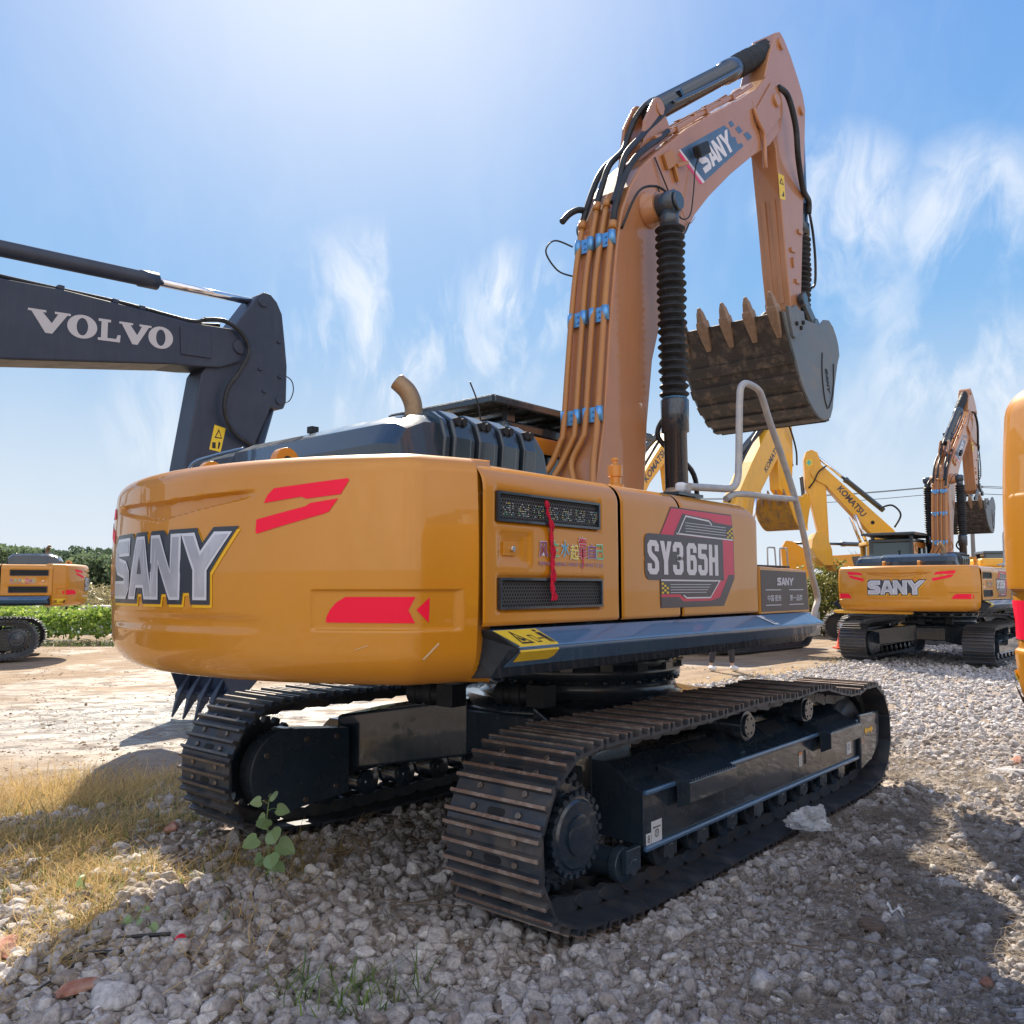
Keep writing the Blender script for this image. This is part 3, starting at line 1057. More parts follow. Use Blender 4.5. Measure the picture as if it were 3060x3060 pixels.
def build_grille(parent, x0, x1, z0, z1, sgn=1, cells=True, led=False):
    mb = MB()
    y = (DY + .002) * sgn
    mb.bb(x0, x1, y + .007 * sgn, y + .0105 * sgn, z0, z1, 0)
    fr = .012
    for a, b, c, d in ((x0, x1, z1 - fr, z1), (x0, x1, z0, z0 + fr), (x0, x0 + fr, z0 + fr, z1 - fr), (x1 - fr, x1, z0 + fr, z1 - fr)):
        mb.bb(a, b, y - .012 * sgn, y + .011 * sgn, c, d, 1)
    g = mb.build('vent_grille', ['dark_inside', 'black_gloss'], parent)
    if cells:
        m2 = MB()
        r, t = .0108, .0030
        dx, dz = r * math.sqrt(3), r * 1.5
        row = 0
        zz = z0 + fr + r * .6
        while zz < z1 - fr - r * .4:
            xx = x0 + fr + dx * (.5 if row % 2 else 0) + dx * .3
            while xx < x1 - fr - dx * .3:
                vs, n = [], 6
                for rad in (r * .985, r - t):
                    for i in range(6):
                        a = R(60 * i + 30)
                        vs.append((xx + rad * math.cos(a), y + .004 * sgn, zz + rad * math.sin(a)))
                m2.add(vs, [(i, (i + 1) % 6, 6 + (i + 1) % 6, 6 + i) for i in range(6)])
                xx += dx
            zz += dz
            row += 1
        m2.build('honeycomb_mesh', 'mesh_grey', g, fix=False)
    if led:
        m3 = MB()
        rnd = random.Random(3)
        # seven characters of specks, glints put in as pale and coloured boxes
        for k_ in range(7):
            cx = x0 + .045 + k_ * .113
            pat = [[rnd.random() < .62 for _ in range(7)] for _ in range(6)]
            for j in range(6):
                for i in range(7):
                    if pat[j][i]:
                        m3.box((cx + i * .0115, y + .0005 * sgn, z0 + .035 + j * .0105), (.0045, .002, .0035), mi=rnd.choice((0, 0, 0, 0, 0, 0, 1, 2, 3)))
        m3.build('painted_glints', ['led_white', 'ink_green', 'ink_yellow', 'ink_cyan'], g, fix=False)
    return g


def label_symbol(mb, fn, x0, x1, z0, z1, mi=1, off=.0045):
    """warning triangle, machine box and small figure on a yellow label"""
    w, h = x1 - x0, z1 - z0

    def P(a, b):
        return (x0 + a * w, z0 + b * h)
    tri_o = [P(.10, .12), P(.42, .12), P(.26, .90)]
    tri_i = [P(.145, .20), P(.375, .20), P(.26, .76)]
    mb.tris2d([tri_o, tri_i], lambda a, b: fn(a, b, off), mi)
    mb.tris2d([[P(.22, .28), P(.30, .28), P(.34, .40), P(.27, .42), P(.25, .58), P(.22, .42)]], lambda a, b: fn(a, b, off), mi)
    mb.tris2d([[P(.52, .15), P(.64, .15), P(.64, .60), P(.52, .60)], [P(.535, .2), P(.625, .2), P(.625, .55), P(.535, .55)]], lambda a, b: fn(a, b, off), mi)
    mb.tris2d([[P(.68, .34), P(.80, .34), P(.80, .40), P(.68, .40)]], lambda a, b: fn(a, b, off), mi)
    mb.tris2d([[P(.84, .10), P(.875, .10), P(.88, .35), P(.90, .35), P(.905, .10), P(.94, .10), P(.95, .72), P(.83, .72)]], lambda a, b: fn(a, b, off), mi)
    mb.tris2d([[P(.86, .78), P(.92, .78), P(.93, .9), P(.85, .9)]], lambda a, b: fn(a, b, off), mi)


def track_path():
    pts = [(-1.62, .052), (-1.0, .048), (0, .048), (1.0, .048), (1.78, .050)]
    cx, cz, r = 2.06, .468, .405
    pts += [(cx + r * math.cos(R(a)), cz + r * math.sin(R(a))) for a in (-72, -50, -25, 0, 25, 50, 75)]
    pts += [(1.95, .872), (1.80, .845), (1.58, .838), (1.28, .885), (1.02, .938), (.75, .943), (.45, .925), (.2, .938), (-.02, .946), (-.3, .944), (-.8, .925), (-1.3, .925), (-1.75, .925)]
    cx, cz, r = -2.045, .50, .42
    pts += [(cx + r * math.cos(R(a)), cz + r * math.sin(R(a))) for a in (98, 120, 145, 170, 195, 220, 242)]
    P = cat2(pts + [pts[0]], 8)
    L = [0]
    for a, b in zip(P[:-1], P[1:]):
        L.append(L[-1] + math.hypot(b[0] - a[0], b[1] - a[1]))
    return P, L


def path_at(P, L, d):
    d = d % L[-1]
    i = min(len(L) - 2, int(np.searchsorted(L, d, side='right')) - 1)
    t = (d - L[i]) / (L[i + 1] - L[i])
    a, b = P[i], P[i + 1]
    return a[0] + (b[0] - a[0]) * t, a[1] + (b[1] - a[1]) * t


def shoe_mb(pitch, detail=True):
    """triple grouser shoe: +X along the chain, +Z outwards"""
    mb = MB()
    h = pitch / 2
    prof = [(-h - .006, 0), (-h + .012, -.006), (h + .002, 0.0), (h + .004, .012)]
    top = []
    gs = (h - .022, .004, -h + .026)
    for i, g in enumerate(gs):
        hh = (.042, .048, .042)[i]
        top += [(g + .014, .013), (g + .008, hh), (g - .008, hh), (g - .014, .013)]
    prof += top + [(-h - .008, .010)]
    W = .30
    mb.prism(prof, -W, W)
    # worn, rusted crests
    for i, g in enumerate(gs):
        hh = (.042, .048, .042)[i]
        mb.bb(g - .0085, g + .0085, -W - .001, W + .001, hh - .006, hh + .0025, 1)
    if detail:
        for x in (-.045, .045):
            for y in (-.165, -.075, .075, .165):
                pass
        for y in (-.13, .13):
            x = -.046 if y < 0 else -.046
            mb.cyl((-.048, y * 1.1, .012), (-.048, y * 1.1, .026), .017, 6, mi=2)
            mb.cyl((.054, y * 1.1, .012), (.054, y * 1.1, .026), .017, 6, mi=2)
        mb.prism(round_rect(-.066, -.030, -.055, .055, .016, 3), .0128, .0145, mi=3, axis='z')
    return mb


def build_track(parent, yc, shoes=True, pos_only=False):
    P, L = track_path()
    n = 50
    pitch = L[-1] / n
    out = 1 if yc > 0 else -1
    # link chain
    mb = MB()
    MM = []
    for i in range(n):
        d = i * pitch
        ax, az = path_at(P, L, d - pitch / 2)
        bx, bz = path_at(P, L, d + pitch / 2)
        cx, cz = (ax + bx) / 2, (az + bz) / 2
        tx, tz = bx - ax, bz - az
        l_ = math.hypot(tx, tz)
        tx, tz = tx / l_, tz / l_
        nx, nz = tz, -tx         # outward normal for this winding
        M = Matrix(((tx, 0, nx, cx), (0, 1, 0, yc), (tz, 0, nz, cz), (0, 0, 0, 1)))
        # keep the frame right-handed
        if M.to_3x3().determinant() < 0:
            M = Matrix(((-tx, 0, nx, cx), (0, 1, 0, yc), (-tz, 0, nz, cz), (0, 0, 0, 1)))
        MM.append(M)
        for sy in (-.085, .085):
            loc = [(-.112, -.012), (-.118, -.05), (-.085, -.078), (.0, -.082), (.07, -.092), (.118, -.075), (.120, -.03), (.085, -.022), (.05, -.003), (-.06, -.003)]
            vs = [M @ Vector((a, sy - .02, b)) for a, b in loc] + [M @ Vector((a, sy + .02, b)) for a, b in loc]
            k_ = len(loc)
            mb.add(vs, [(q, (q + 1) % k_, k_ + (q + 1) % k_, k_ + q) for q in range(k_)] + [tuple(range(k_ - 1, -1, -1)), tuple(range(k_, 2 * k_))])
        mb.cyl(M @ Vector((.105, -.108, -.052)), M @ Vector((.105, .108, -.052)), .022, 8)
    chain = mb.build('crawler_track', ['track_steel', 'rusty_edge', 'bolt_steel', 'dark_inside'], parent)
    if shoes:
        sm = shoe_mb(pitch)
        first = sm.build('track_shoe', ['track_steel', 'rusty_edge' if yc < 0 else 'worn_edge', 'bolt_steel', 'dark_inside'], chain)
        for i, M in enumerate(MM):
            o = first if i == 0 else first.copy()
            if i:
                COL.objects.link(o)
                o.parent = chain
            o.matrix_local = M
    return chain, MM, pitch


def joined_track_mesh(yc, rusty=True):
    """chain and shoes in one mesh, for machines far off"""
    P, L = track_path()
    n = 50
    pitch = L[-1] / n
    mb = MB()
    sm = shoe_mb(pitch, False)
    for i in range(n):
        ax, az = path_at(P, L, (i - .5) * pitch)
        bx, bz = path_at(P, L, (i + .5) * pitch)
        tx, tz = bx - ax, bz - az
        l_ = math.hypot(tx, tz)
        tx, tz = tx / l_, tz / l_
        M = Matrix(((tx, 0, tz, (ax + bx) / 2), (0, 1, 0, yc), (tz, 0, -tx, (az + bz) / 2), (0, 0, 0, 1)))
        if M.to_3x3().determinant() < 0:
            M = Matrix(((-tx, 0, tz, (ax + bx) / 2), (0, 1, 0, yc), (-tz, 0, -tx, (az + bz) / 2), (0, 0, 0, 1)))
        o = len(mb.v)
        mb.v += [tuple(M @ Vector(p)) for p in sm.v]
        mb.f += [[o + k_ for k_ in f] for f in sm.f]
        mb.m += sm.m
        mb.s += sm.s
        for sy in (-.085, .085):
            vs = [M @ Vector((a, sy + q, b)) for q in (-.02, .02) for a, b in ((-.11, -.1), (.11, -.1), (.11, -.003), (-.11, -.003))]
            mb.add(vs, [(0, 1, 2, 3), (7, 6, 5, 4), (0, 4, 5, 1), (1, 5, 6, 2), (2, 6, 7, 3), (3, 7, 4, 0)])
    me_o = mb.build('crawler_track', ['track_steel', 'worn_edge'], None)
    me = me_o.data
    bpy.data.objects.remove(me_o)
    return me


def roller(mb, x, z, yc, r=.095, half=.16, mi=0):
    mb.lathe((x, yc - half, z), (x, yc + half, z), [(0, r * .45), (.04, r * .55), (.06, r), (.22, r), (.26, r * .82), (.74, r * .82), (.78, r), (.94, r), (.96, r * .55), (1, r * .45)], 18, mi)


def build_undercarriage(parent, tracks):
    for yc, sg in ((-1.295, -1), (1.295, 1)):
        # frame box: outer face, sloping deck, end plate
        mb = MB()
        yo, yi = yc + sg * .205, yc - sg * .16
        fx0, fx1 = -1.46, 1.86
        sec = [(yo, .31), (yo, .60), (yo - sg * .10, .64), (yc - sg * .02, .735), (yi, .735), (yi, .33)]
        mb.prism(sec, fx0, fx1, axis='x')
        fr = mb.build('track_frame', 'black_gloss', parent, bevel=.006)
        mb = MB()
        for z in (.300, .598):
            mb.bb(fx0 - .004, fx1 + .01, yo - sg * .004, yo + sg * .022, z - .014, z + .014)
        mb.build('frame_flange', 'slate_sky_tint', fr, bevel=.009, seg=3)
        mb = MB()
        for x0, x1 in ((-.62, -.28), (.38, .72)):
            zc = .70
            mb.prism([(yo - sg * .125, .6605), (yo - sg * .205, .7215), (yo - sg * .207, .7245), (yo - sg * .127, .6635)], x0, x1, axis='x')
        mb.build('deck_opening', 'dark_inside', fr)
        for x0, x1 in ((-1.15, -.56), (1.0, 1.66)):
            mb = MB()
            mb.prism([(yo + sg * .03, .465), (yo + sg * .115, .505), (yo + sg * .115, .617), (yo - sg * .10, .697), (yo - sg * .10, .60), (yo + sg * .025, .60)], x0, x1, axis='x')
            nteeth = 16
            for i in range(nteeth):
                xx = x0 + .03 + i * (x1 - x0 - .06) / nteeth
                mb.add([(xx, yo + sg * .114, .616), (xx + .02, yo + sg * .114, .616), (xx + .01, yo + sg * .114, .634)] +
                       [(xx, yo + sg * .106, .617), (xx + .02, yo + sg * .106, .617), (xx + .01, yo + sg * .106, .634)],
                       [(0, 1, 2), (5, 4, 3), (0, 3, 4, 1), (1, 4, 5, 2), (2, 5, 3, 0)])
            mb.build('boarding_step', 'black_gloss', fr, bevel=.008)
        mb = MB()
        mb.prism(arc(.775, .50, .018, 0, 180, 8) + arc(.775, .43, .018, 180, 360, 8), yo + sg * .0005, yo + sg * .002)
        mb.build('frame_slot', 'dark_inside', fr)
        if sg < 0:
            mb = MB()
            for (a0, a1, b0, b1) in ((-1.385, -1.275, .315, .43), (-1.44, -1.39, .315, .375)):
                mb.bb(a0, a1, yo - .0025, yo - .001, b0, b1, 0)
            mb.tris2d([[(-1.37, .398), (-1.29, .398), (-1.29, .392), (-1.37, .392)]], lambda a, b: (a, yo - .004, b), 1)
            ring = arc(-1.33, .362, .022, 0, 360, 20)[:-1]
            mb.tris2d([ring, arc(-1.33, .362, .017, 0, 360, 20)[:-1]], lambda a, b: (a, yo - .004, b), 1)
            put_text(mb, '8', lambda a, b, o: (a, yo - o, b), -1.425, .325, .02, .04, .004, mi=1)
            put_text(mb, 'S', lambda a, b, o: (a, yo - o, b), -1.337, .352, .013, .02, .004, mi=1)
            mb.build('inspection_sticker', ['white_plastic', 'label_black'], fr, fix=False)
            mb = MB()
            mb.bb(.66, .715, yo - .0025, yo - .001, .41, .505, 0)
            mb.bb(.66, .715, yo - .0045, yo - .0025, .488, .512, 1)
            for q in range(5):
                mb.bb(.668, .707, yo - .0036, yo - .0025, .42 + q * .013, .424 + q * .013, 2)
            mb.build('orange_topped_sticker', ['white_plastic', 'orange_lens', 'steel_bare'], fr, fix=False)
            mb = MB()
            mb.bb(1.63, 1.735, yo - .0025, yo - .001, .355, .465, 0)
            mb.tris2d([arc(1.68, .41, .022, 0, 360, 20)[:-1], arc(1.68, .41, .017, 0, 360, 20)[:-1]], lambda a, b: (a, yo - .004, b), 1)
            mb.build('round_mark_sticker', ['white_plastic', 'label_black'], fr, fix=False)
        # idler yoke plate at the front end
        mb = MB()
        gp = [(1.875, .655), (2.36, .640), (2.36, .46), (2.30, .34), (2.12, .24), (1.98, .22), (1.875, .20)]
        mb.prism(gp, yo - sg * .02, yo + sg * .035)
        gd = mb.build('idler_guard', 'black_gloss', parent, bevel=.015)
        if sg < 0:
            mb = MB()
            yy = yo - .0375
            mb.tris2d([[(1.97, .525), (2.00, .535), (2.02, .52), (2.12, .52), (2.12, .54), (2.18, .505), (2.12, .465), (2.12, .49), (2.02, .49), (2.0, .475), (1.97, .49)]], lambda a, b: (a, yy, b))
            mb.build('arrow_mark', 'yellow_vinyl', gd, fix=False)
        mb = MB()
        mb.cyl((2.27, yo + sg * .035, .555), (2.27, yo + sg * .037, .555), .024, 14)
        mb.build('guard_hole', 'dark_inside', gd)
        # rollers
        for i in range(9):
            mb = MB()
            x = -1.55 + i * .385
            roller(mb, x, .225, yc)
            mb.cyl((x, yc - sg * -.16, .225), (x, yc + sg * .20, .225), .045, 12)
            mb.bb(x - .07, x + .07, yc + sg * .165, yc + sg * .198, .20, .325)
            mb.build('track_roller', 'black_paint', parent, bevel=.004)
        for x in (0.0, 1.03):
            mb = MB()
            mb.lathe((x, yc - .13, .775), (x, yc + sg * .0 + .13, .775), [(0, .06), (.03, .10), (.3, .10), (.34, .08), (.66, .08), (.70, .10), (.97, .10), (1, .075)], 24)
            mb.cyl((x, yc + sg * .13, .775), (x, yc + sg * .145, .775), .078, 20)
            for q in range(6):
                a = R(60 * q)
                mb.cyl((x + .055 * math.cos(a), yc + sg * .145, .775 + .055 * math.sin(a)), (x + .055 * math.cos(a), yc + sg * .150, .775 + .055 * math.sin(a)), .009, 6, mi=1)
            mb.bb(x - .05, x + .05, yc - sg * .30, yc - sg * .14, .60, .82)
            mb.build('carrier_roller', ['black_paint', 'black_gloss'], parent, auto=30)
        # idler
        mb = MB()
        mb.lathe((2.06, yc - .10, .468), (2.06, yc + .10, .468), [(0, .06), (0, .24), (.1, .27), (.25, .285), (.28, .325), (.72, .325), (.75, .285), (.9, .27), (1, .24), (1, .06)], 30)
        mb.lathe((2.06, yc - .16, .468), (2.06, yc + .16, .468), [(0, .09), (.1, .11), (.9, .11), (1, .09)], 20)
        mb.build('idler', 'track_steel', parent)
        # sprocket, final drive and its round cover
        mb = MB()
        teeth = []
        for i in range(22):
            a = 2 * PI * i / 22
            for da, rr in ((-.10, .27), (-.05, .315), (.05, .315), (.10, .27)):
                teeth.append((-2.045 + rr * math.cos(a + da), .50 + rr * math.sin(a + da)))
        mb.prism(teeth, yc - .03, yc + .03)
        mb.build('sprocket', 'black_paint', parent, bevel=.004)
        mb = MB()
        mb.lathe((-2.045, yc + sg * .03, .50), (-2.045, yc + sg * .26, .50), [(0, .25), (.25, .25), (.27, .18), (.50, .175), (.52, .190), (.66, .190), (.67, .170), (.72, .158), (.73, .100), (.78, .096), (.79, .08), (.792, .001)], 36)
        for i in range(24):
            a = 2 * PI * i / 24
            mb.cyl((-2.045 + .245 * math.cos(a), yc + sg * .07, .50 + .245 * math.sin(a)), (-2.045 + .245 * math.cos(a), yc + sg * .10, .50 + .245 * math.sin(a)), .016, 6)
            mb.box((-2.045 + .196 * math.cos(a), yc + sg * .172, .50 + .196 * math.sin(a)), (.024, .036, .028), ry=-a)
        mb.build('final_drive', 'black_gloss', parent, auto=30)
        # inner side: rounded motor cover
        mb = MB()
        yi2 = yc - sg * .315
        pl = [(-1.50, .24), (-1.50, .70), (-1.98, .75)] + arc(-2.03, .475, .285, 85, 275, 18) + [(-1.9, .21)]
        mb.prism(pl, yi2, yi2 + sg * .14)
        mc = mb.build('motor_cover', 'black_paint', parent, bevel=.012)
        for bx, bz in ((-1.88, .665), (-1.62, .655), (-1.62, .305), (-1.88, .255), (-2.2, .60), (-2.2, .30)):
            mb = MB()
            mb.cyl((bx, yi2 - sg * .012, bz), (bx, yi2, bz), .019, 10)
            mb.build('cover_bolt', 'bolt_steel', mc)
        me_t = tracks(yc)
    # X-shaped centre frame with the slew ring pedestal
    mb = MB()
    mb.bb(-.95, .95, -.72, .72, .52, .84)
    for sx in (-1, 1):
        for sy in (-1, 1):
            a = [(sx * .55, sy * .60, .50), (sx * .95, sy * .30, .50), (sx * .95, sy * .30, .91), (sx * .55, sy * .60, .91)]
            b = [(sx * 1.05, sy * 1.16, .36), (sx * 1.48, sy * 1.16, .36), (sx * 1.48, sy * 1.16, .77), (sx * 1.05, sy * 1.16, .80)]
            mb.add(a + b, [(0, 1, 2, 3), (7, 6, 5, 4), (0, 4, 5, 1), (1, 5, 6, 2), (2, 6, 7, 3), (3, 7, 4, 0)])
    for sy in (-1, 1):
        mb.prism([(-1.1, .42), (-.6, .60), (.6, .60), (1.1, .42), (1.1, .60), (.7, .84), (-.7, .84), (-1.1, .60)], sy * .72, sy * .76)
    mb.lathe((0, 0, .84), (0, 0, .93), [(0, 1.0), (.5, .98), (1, .90)], 48)
    mb.build('centre_frame', 'black_gloss', parent, bevel=.02, seg=3)
    mb = MB()
    mb.lathe((0, 0, .91), (0, 0, 1.30), [(0, .84), (.05, .80), (.12, .76), (.38, .745), (.39, .79), (.62, .79), (.63, .74), (.72, .74), (.73, .80), (1, .80)], 64)
    for i in range(36):
        a = 2 * PI * i / 36
        mb.cyl((.765 * math.cos(a), .765 * math.sin(a), 1.03), (.765 * math.cos(a), .765 * math.sin(a), 1.055), .018, 6)
        if i % 2:
            mb.box((.80 * math.cos(a), .80 * math.sin(a), 1.15), (.04, .09, .05), rz=a)
    mb.build('slew_ring', 'black_paint', parent)
    # hose drums under the deck rear
    for x, y in ((-1.40, .42), (-1.05, -.08)):
        mb = MB()
        mb.lathe((x, y, .99), (x + .05, y - .28, .99), [(0, .075), (.25, .08), (.27, .066), (.45, .066), (.47, .08), (.7, .08), (.72, .06), (1, .06)], 20)
        mb.bb(x - .03, x + .11, y - .42, y - .27, .92, 1.07)
        mb.build('swivel_hose_block', 'rubber', parent, bevel=.006)


def clamp_pair(parent, z, x, ys, h=.06):
    mb = MB()
    for y0, y1 in ys:
        mb.bb(x - .030, x - .022, y0, y1, z - h, z + h)
        for y in (y0 + .028, y1 - .028):
            mb.lathe((x - .035, y, z - h), (x - .035, y, z + h), [(0, .030), (1, .030)], 14)
        mb.cyl((x - .042, (y0 + y1) / 2, z - .025), (x - .030, (y0 + y1) / 2, z - .025), .010, 6)
        mb.cyl((x - .042, (y0 + y1) / 2, z + .025), (x - .030, (y0 + y1) / 2, z + .025), .010, 6)
    return mb.build('pipe_clamp', 'clamp_steel', parent)


def bellows_prof(t0, t1, n, r_out, r_in, rnd):
    pr = []
    for i in range(n):
        a = t0 + (t1 - t0) * i / n
        b = (t1 - t0) / n
        k_ = 1 + rnd.uniform(-.05, .05)
        pr += [(a, r_in), (a + b * .42, r_out * k_), (a + b * .55, r_out * k_), (a + b * .95, r_in)]
    return pr


BOOM_BACK = [(-.20, 1.75), (-.16, 2.2), (-.054, 2.668), (.025, 3.02), (.133, 3.91), (.249, 4.62), (.33, 4.90), (.463, 5.156), (.635, 5.39), (.865, 5.60), (1.507, 6.12), (2.1, 6.545), (2.683, 6.947), (3.10, 7.255), (3.36, 7.52), (3.50, 7.58)]
BOOM_FRONT = [(.40, 1.70), (.55, 2.2), (.629, 2.605), (.677, 3.11), (.78, 3.689), (1.034, 4.325), (1.18, 4.65), (1.362, 4.97), (1.61, 5.29), (1.908, 5.58), (2.39, 5.99), (2.907, 6.384), (3.40, 6.72), (3.72, 7.02), (3.80, 7.25), (3.70, 7.48)]
ARM_POLY = [(3.80, 8.30), (3.90, 8.36), (4.02, 8.33), (4.20, 8.22), (4.42, 8.02), (4.565, 7.865), (4.63, 7.70), (4.60, 7.45), (4.53, 6.9), (4.45, 6.3), (4.35, 5.55), (4.27, 4.98), (4.20, 4.86), (4.06, 4.86), (3.98, 4.98), (3.90, 5.4), (3.80, 6.1), (3.68, 6.80), (3.50, 7.02), (3.40, 7.25), (3.42, 7.55), (3.60, 7.95)]


def build_boom_group(parent, paint='ochre_sky_tint', detail=True):
    yr, yl = CY - .21, CY + .21
    mb = MB()
    outline = BOOM_BACK + BOOM_FRONT[::-1]
    mb.prism(outline, yr, yl)
    boom = mb.build('boom', paint, parent, bevel=.018, seg=3)
    # fork plates and pivots
    mb = MB()
    for y in (yr - .018, yl + .004):
        mb.prism(arc(3.54, 7.30, .20, -60, 120, 10) + [(3.0, 6.95), (3.15, 6.66)], y, y + .014)
    mb.cyl((3.54, yr - .05, 7.30), (3.54, yl + .05, 7.30), .075, 24, bev=.01)
    mb.build('boom_tip_boss', paint, boom, bevel=.003)
    # weld seam ridges on the side plates
    mb = MB()
    for sg, y in ((-1, yr), (1, yl)):
        mb.tube([(1.25, y, 5.35), (1.45, y, 5.15), (1.60, y, 4.96 + .3)], .004, 6, sub=3)
        mb.tube([(2.95, y, 7.05), (3.02, y, 6.85), (2.98, y, 6.60), (2.86, y, 6.42)], .004, 6)
    mb.build('weld_bead', paint, boom)
    # brackets that hold the arm cylinder
    for y in (CY - .125, CY + .095):
        mb = MB()
        mb.prism([(.78, 5.54), (1.35, 6.01)] + arc(1.12, 6.17, .105, -10, 150, 10) + [(.86, 5.95)], y, y + .03)
        mb.cyl((1.12, y - .012, 6.17), (1.12, y + .042, 6.17), .062, 18)
        mb.build('cylinder_bracket', paint, boom, bevel=.004)
    # arm cylinder
    p0, pm, p1 = Vector((1.12, CY, 6.17)), Vector((2.98, CY, 7.52)), Vector((3.93, CY, 8.22))
    mb = MB()
    mb.lathe(p0, pm, [(0, .075), (.02, .108), (.86, .108), (.87, .125), (.95, .13), (1, .118)], 28)
    mb.build('arm_cylinder', 'black_gloss', boom, label=None)
    mb = MB()
    rn = random.Random(5)
    mb.lathe(pm, p1, bellows_prof(0, .96, 26, .128, .115, rn) + [(.98, .10), (1, .09)], 26)
    mb.build('cylinder_sleeve', 'rubber', boom)
    mb = MB()
    mb.tube([(1.35, CY - .13, 6.33), (1.8, CY - .15, 6.64), (2.5, CY - .15, 7.14), (2.85, CY - .14, 7.40)], .018, 8)
    mb.bar((1.50, CY, 6.54), (1.56, CY, 6.50), .27, .05)
    mb.build('cylinder_pipe', 'black_gloss', boom)
    # boom cylinders, one each side
    rn = random.Random(9)
    for sg in (-1, 1):
        y = CY + sg * .42
        a, b = Vector((.80, y, 1.75)), Vector((.745, y, 5.02))
        L = (b - a).length
        mb = MB()
        t = lambda z: (z - 1.75) / (5.02 - 1.75)
        mb.lathe(a, b, [(0, .09), (.01, .097), (t(3.02), .097), (t(3.03), .116), (t(3.30), .120), (t(3.31), .112), (t(3.33), .09), (t(3.36), .06), (t(4.8), .06)], 30)
        cyl = mb.build('boom_cylinder', 'black_gloss', parent)
        mb = MB()
        mb.lathe(a, b, bellows_prof(t(3.32), t(4.83), 22, .126, .095, rn), 28)
        for i in range(len(mb.v)):
            v = mb.v[i]
            q = mnoise.noise(Vector((v[0] * 9, v[1] * 9, v[2] * 14)))
            mb.v[i] = (v[0] + q * .008, v[1] + q * .008, v[2])
        mb.build('bellows', 'rubber', cyl, auto=30)
        mb = MB()
        mb.lathe(a, b, [(t(3.30), .105), (t(3.325), .105)], 28)
        mb.lathe(a, b, [(t(4.82), .075), (t(4.84), .075)], 28)
        mb.build('bellows_band', 'clamp_steel', cyl)
        mb = MB()
        mb.cyl((.745, y - .11 * sg, 5.03), (.745, y + .075 * sg, 5.03), .105, 28, bev=.01)
        mb.cyl((.745, y + .075 * sg, 5.03), (.745, y + .105 * sg, 5.03), .082, 24, bev=.008)
        mb.cyl((.745, y, 4.80), (.745, y, 4.95), .085, 20)
        mb.build('rod_eye', 'black_paint', cyl)
        mb = MB()
        mb.lathe((.745, CY + sg * .20, 5.03), (.745, CY + sg * .33, 5.03), [(0, .17), (.2, .155), (1, .13)], 30)
        mb.build('pin_boss', paint, boom)
        mb = MB()
        mb.tube([(.80, y + sg * -.10, 3.20), (.80 - .03, y + sg * -.16, 3.0), (.95, y - .05, 2.72), (1.10, y - .02, 2.5), (1.15, y, 2.35)], .022, 8)
        mb.build('cylinder_hose', 'hose', cyl)
    if detail:
        mb = MB()
        mb.tube([(.30, yr - .01, 4.72), (.42, yr - .10, 5.05), (.60, yr - .16, 5.15), (.73, CY - .42, 5.12)], .011, 8)
        mb.build('grease_hose', 'hose', boom)
    # steel pipes down the back of the boom
    def bx(z):
        zs = [p[1] for p in BOOM_BACK]
        return float(np.interp(z, zs, [p[0] for p in BOOM_BACK]))
    offs = (yr + .03, yr + .145, CY + .035, yl - .055)
    lows = [(-.03, .0), (.18, .18), (.20, .20), (.16, .22)]
    for i, yy in enumerate(offs):
        mb = MB()
        top = (4.70, 4.95, 4.95, 4.80)[i]
        pts = []
        for z in (3.0, 3.5, 4.0, 4.4, top):
            pts.append((bx(z) - .052, yy, z))
        spread = (0, .10, .14, .17)[i]
        low = [(bx(2.40) - .05, yy + (-.05, .0, .10, .20)[i], 2.40), (bx(2.60) - .07, yy + (-.03, .04, .16, .19)[i], 2.56), (bx(2.78) - .055, yy + (0, .10, .10, .09)[i], 2.72), (bx(2.92) - .052, yy + (0, .02, .02, .02)[i], 2.90)]
        mb.tube(low + pts, .026, 10, sub=5)
        mb.lathe(pts[-1], (pts[-1][0] + .012, yy, top + .07), [(0, .034), (1, .034)], 12)
        mb.build('hydraulic_pipe', 'ochre_matte' if paint == 'ochre_sky_tint' else paint, boom)
    for z in (3.10, 3.95, 4.62):
        clamp_pair(boom, z, bx(z) - .012, ((offs[0] - .035, offs[1] + .035), (offs[2] - .035, offs[3] + .035)))
    # rubber hoses looping over the bend towards the arm cylinder and the arm
    bb_ = [p for p in BOOM_BACK if 4.6 <= p[1] <= 5.7]

    def along(yy, d0, d1, z0, tail):
        out_ = [(bx(z0) - .045, yy, z0)]
        pts_ = [p for p in bb_ if p[1] > z0 + .08]
        for i_, p in enumerate(pts_):
            u_ = i_ / max(1, len(pts_) - 1)
            d_ = d0 + (d1 - d0) * math.sin(PI * min(1, u_ * 1.1) * .5)
            out_.append((p[0] - d_ * .78, yy, p[1] + d_ * .62))
        return out_ + tail
    H = [along(-.16, .05, .17, 4.98, [(.92, -.14, 5.88), (1.12, -.15, 6.08), (1.38, -.15, 6.33)]),
         along(.02, .06, .13, 4.98, [(.86, .02, 5.86), (.98, .0, 6.10), (1.14, -.03, 6.29), (1.34, -.05, 6.42)]),
         along(-.21, .05, .08, 4.78, [(1.0, -.20, 5.80), (1.2, -.20, 5.97)]),
         along(.13, .05, .09, 4.86, [(1.02, .12, 5.82), (1.2, .12, 5.97)]),
         [(.34, .13, 5.00), (.26, .16, 4.99), (.17, .19, 4.93), (.09, .205, 4.84)]]
    for h in H:
        mb = MB()
        mb.tube(h, .028, 9)
        mb.build('boom_hose', 'hose', boom)
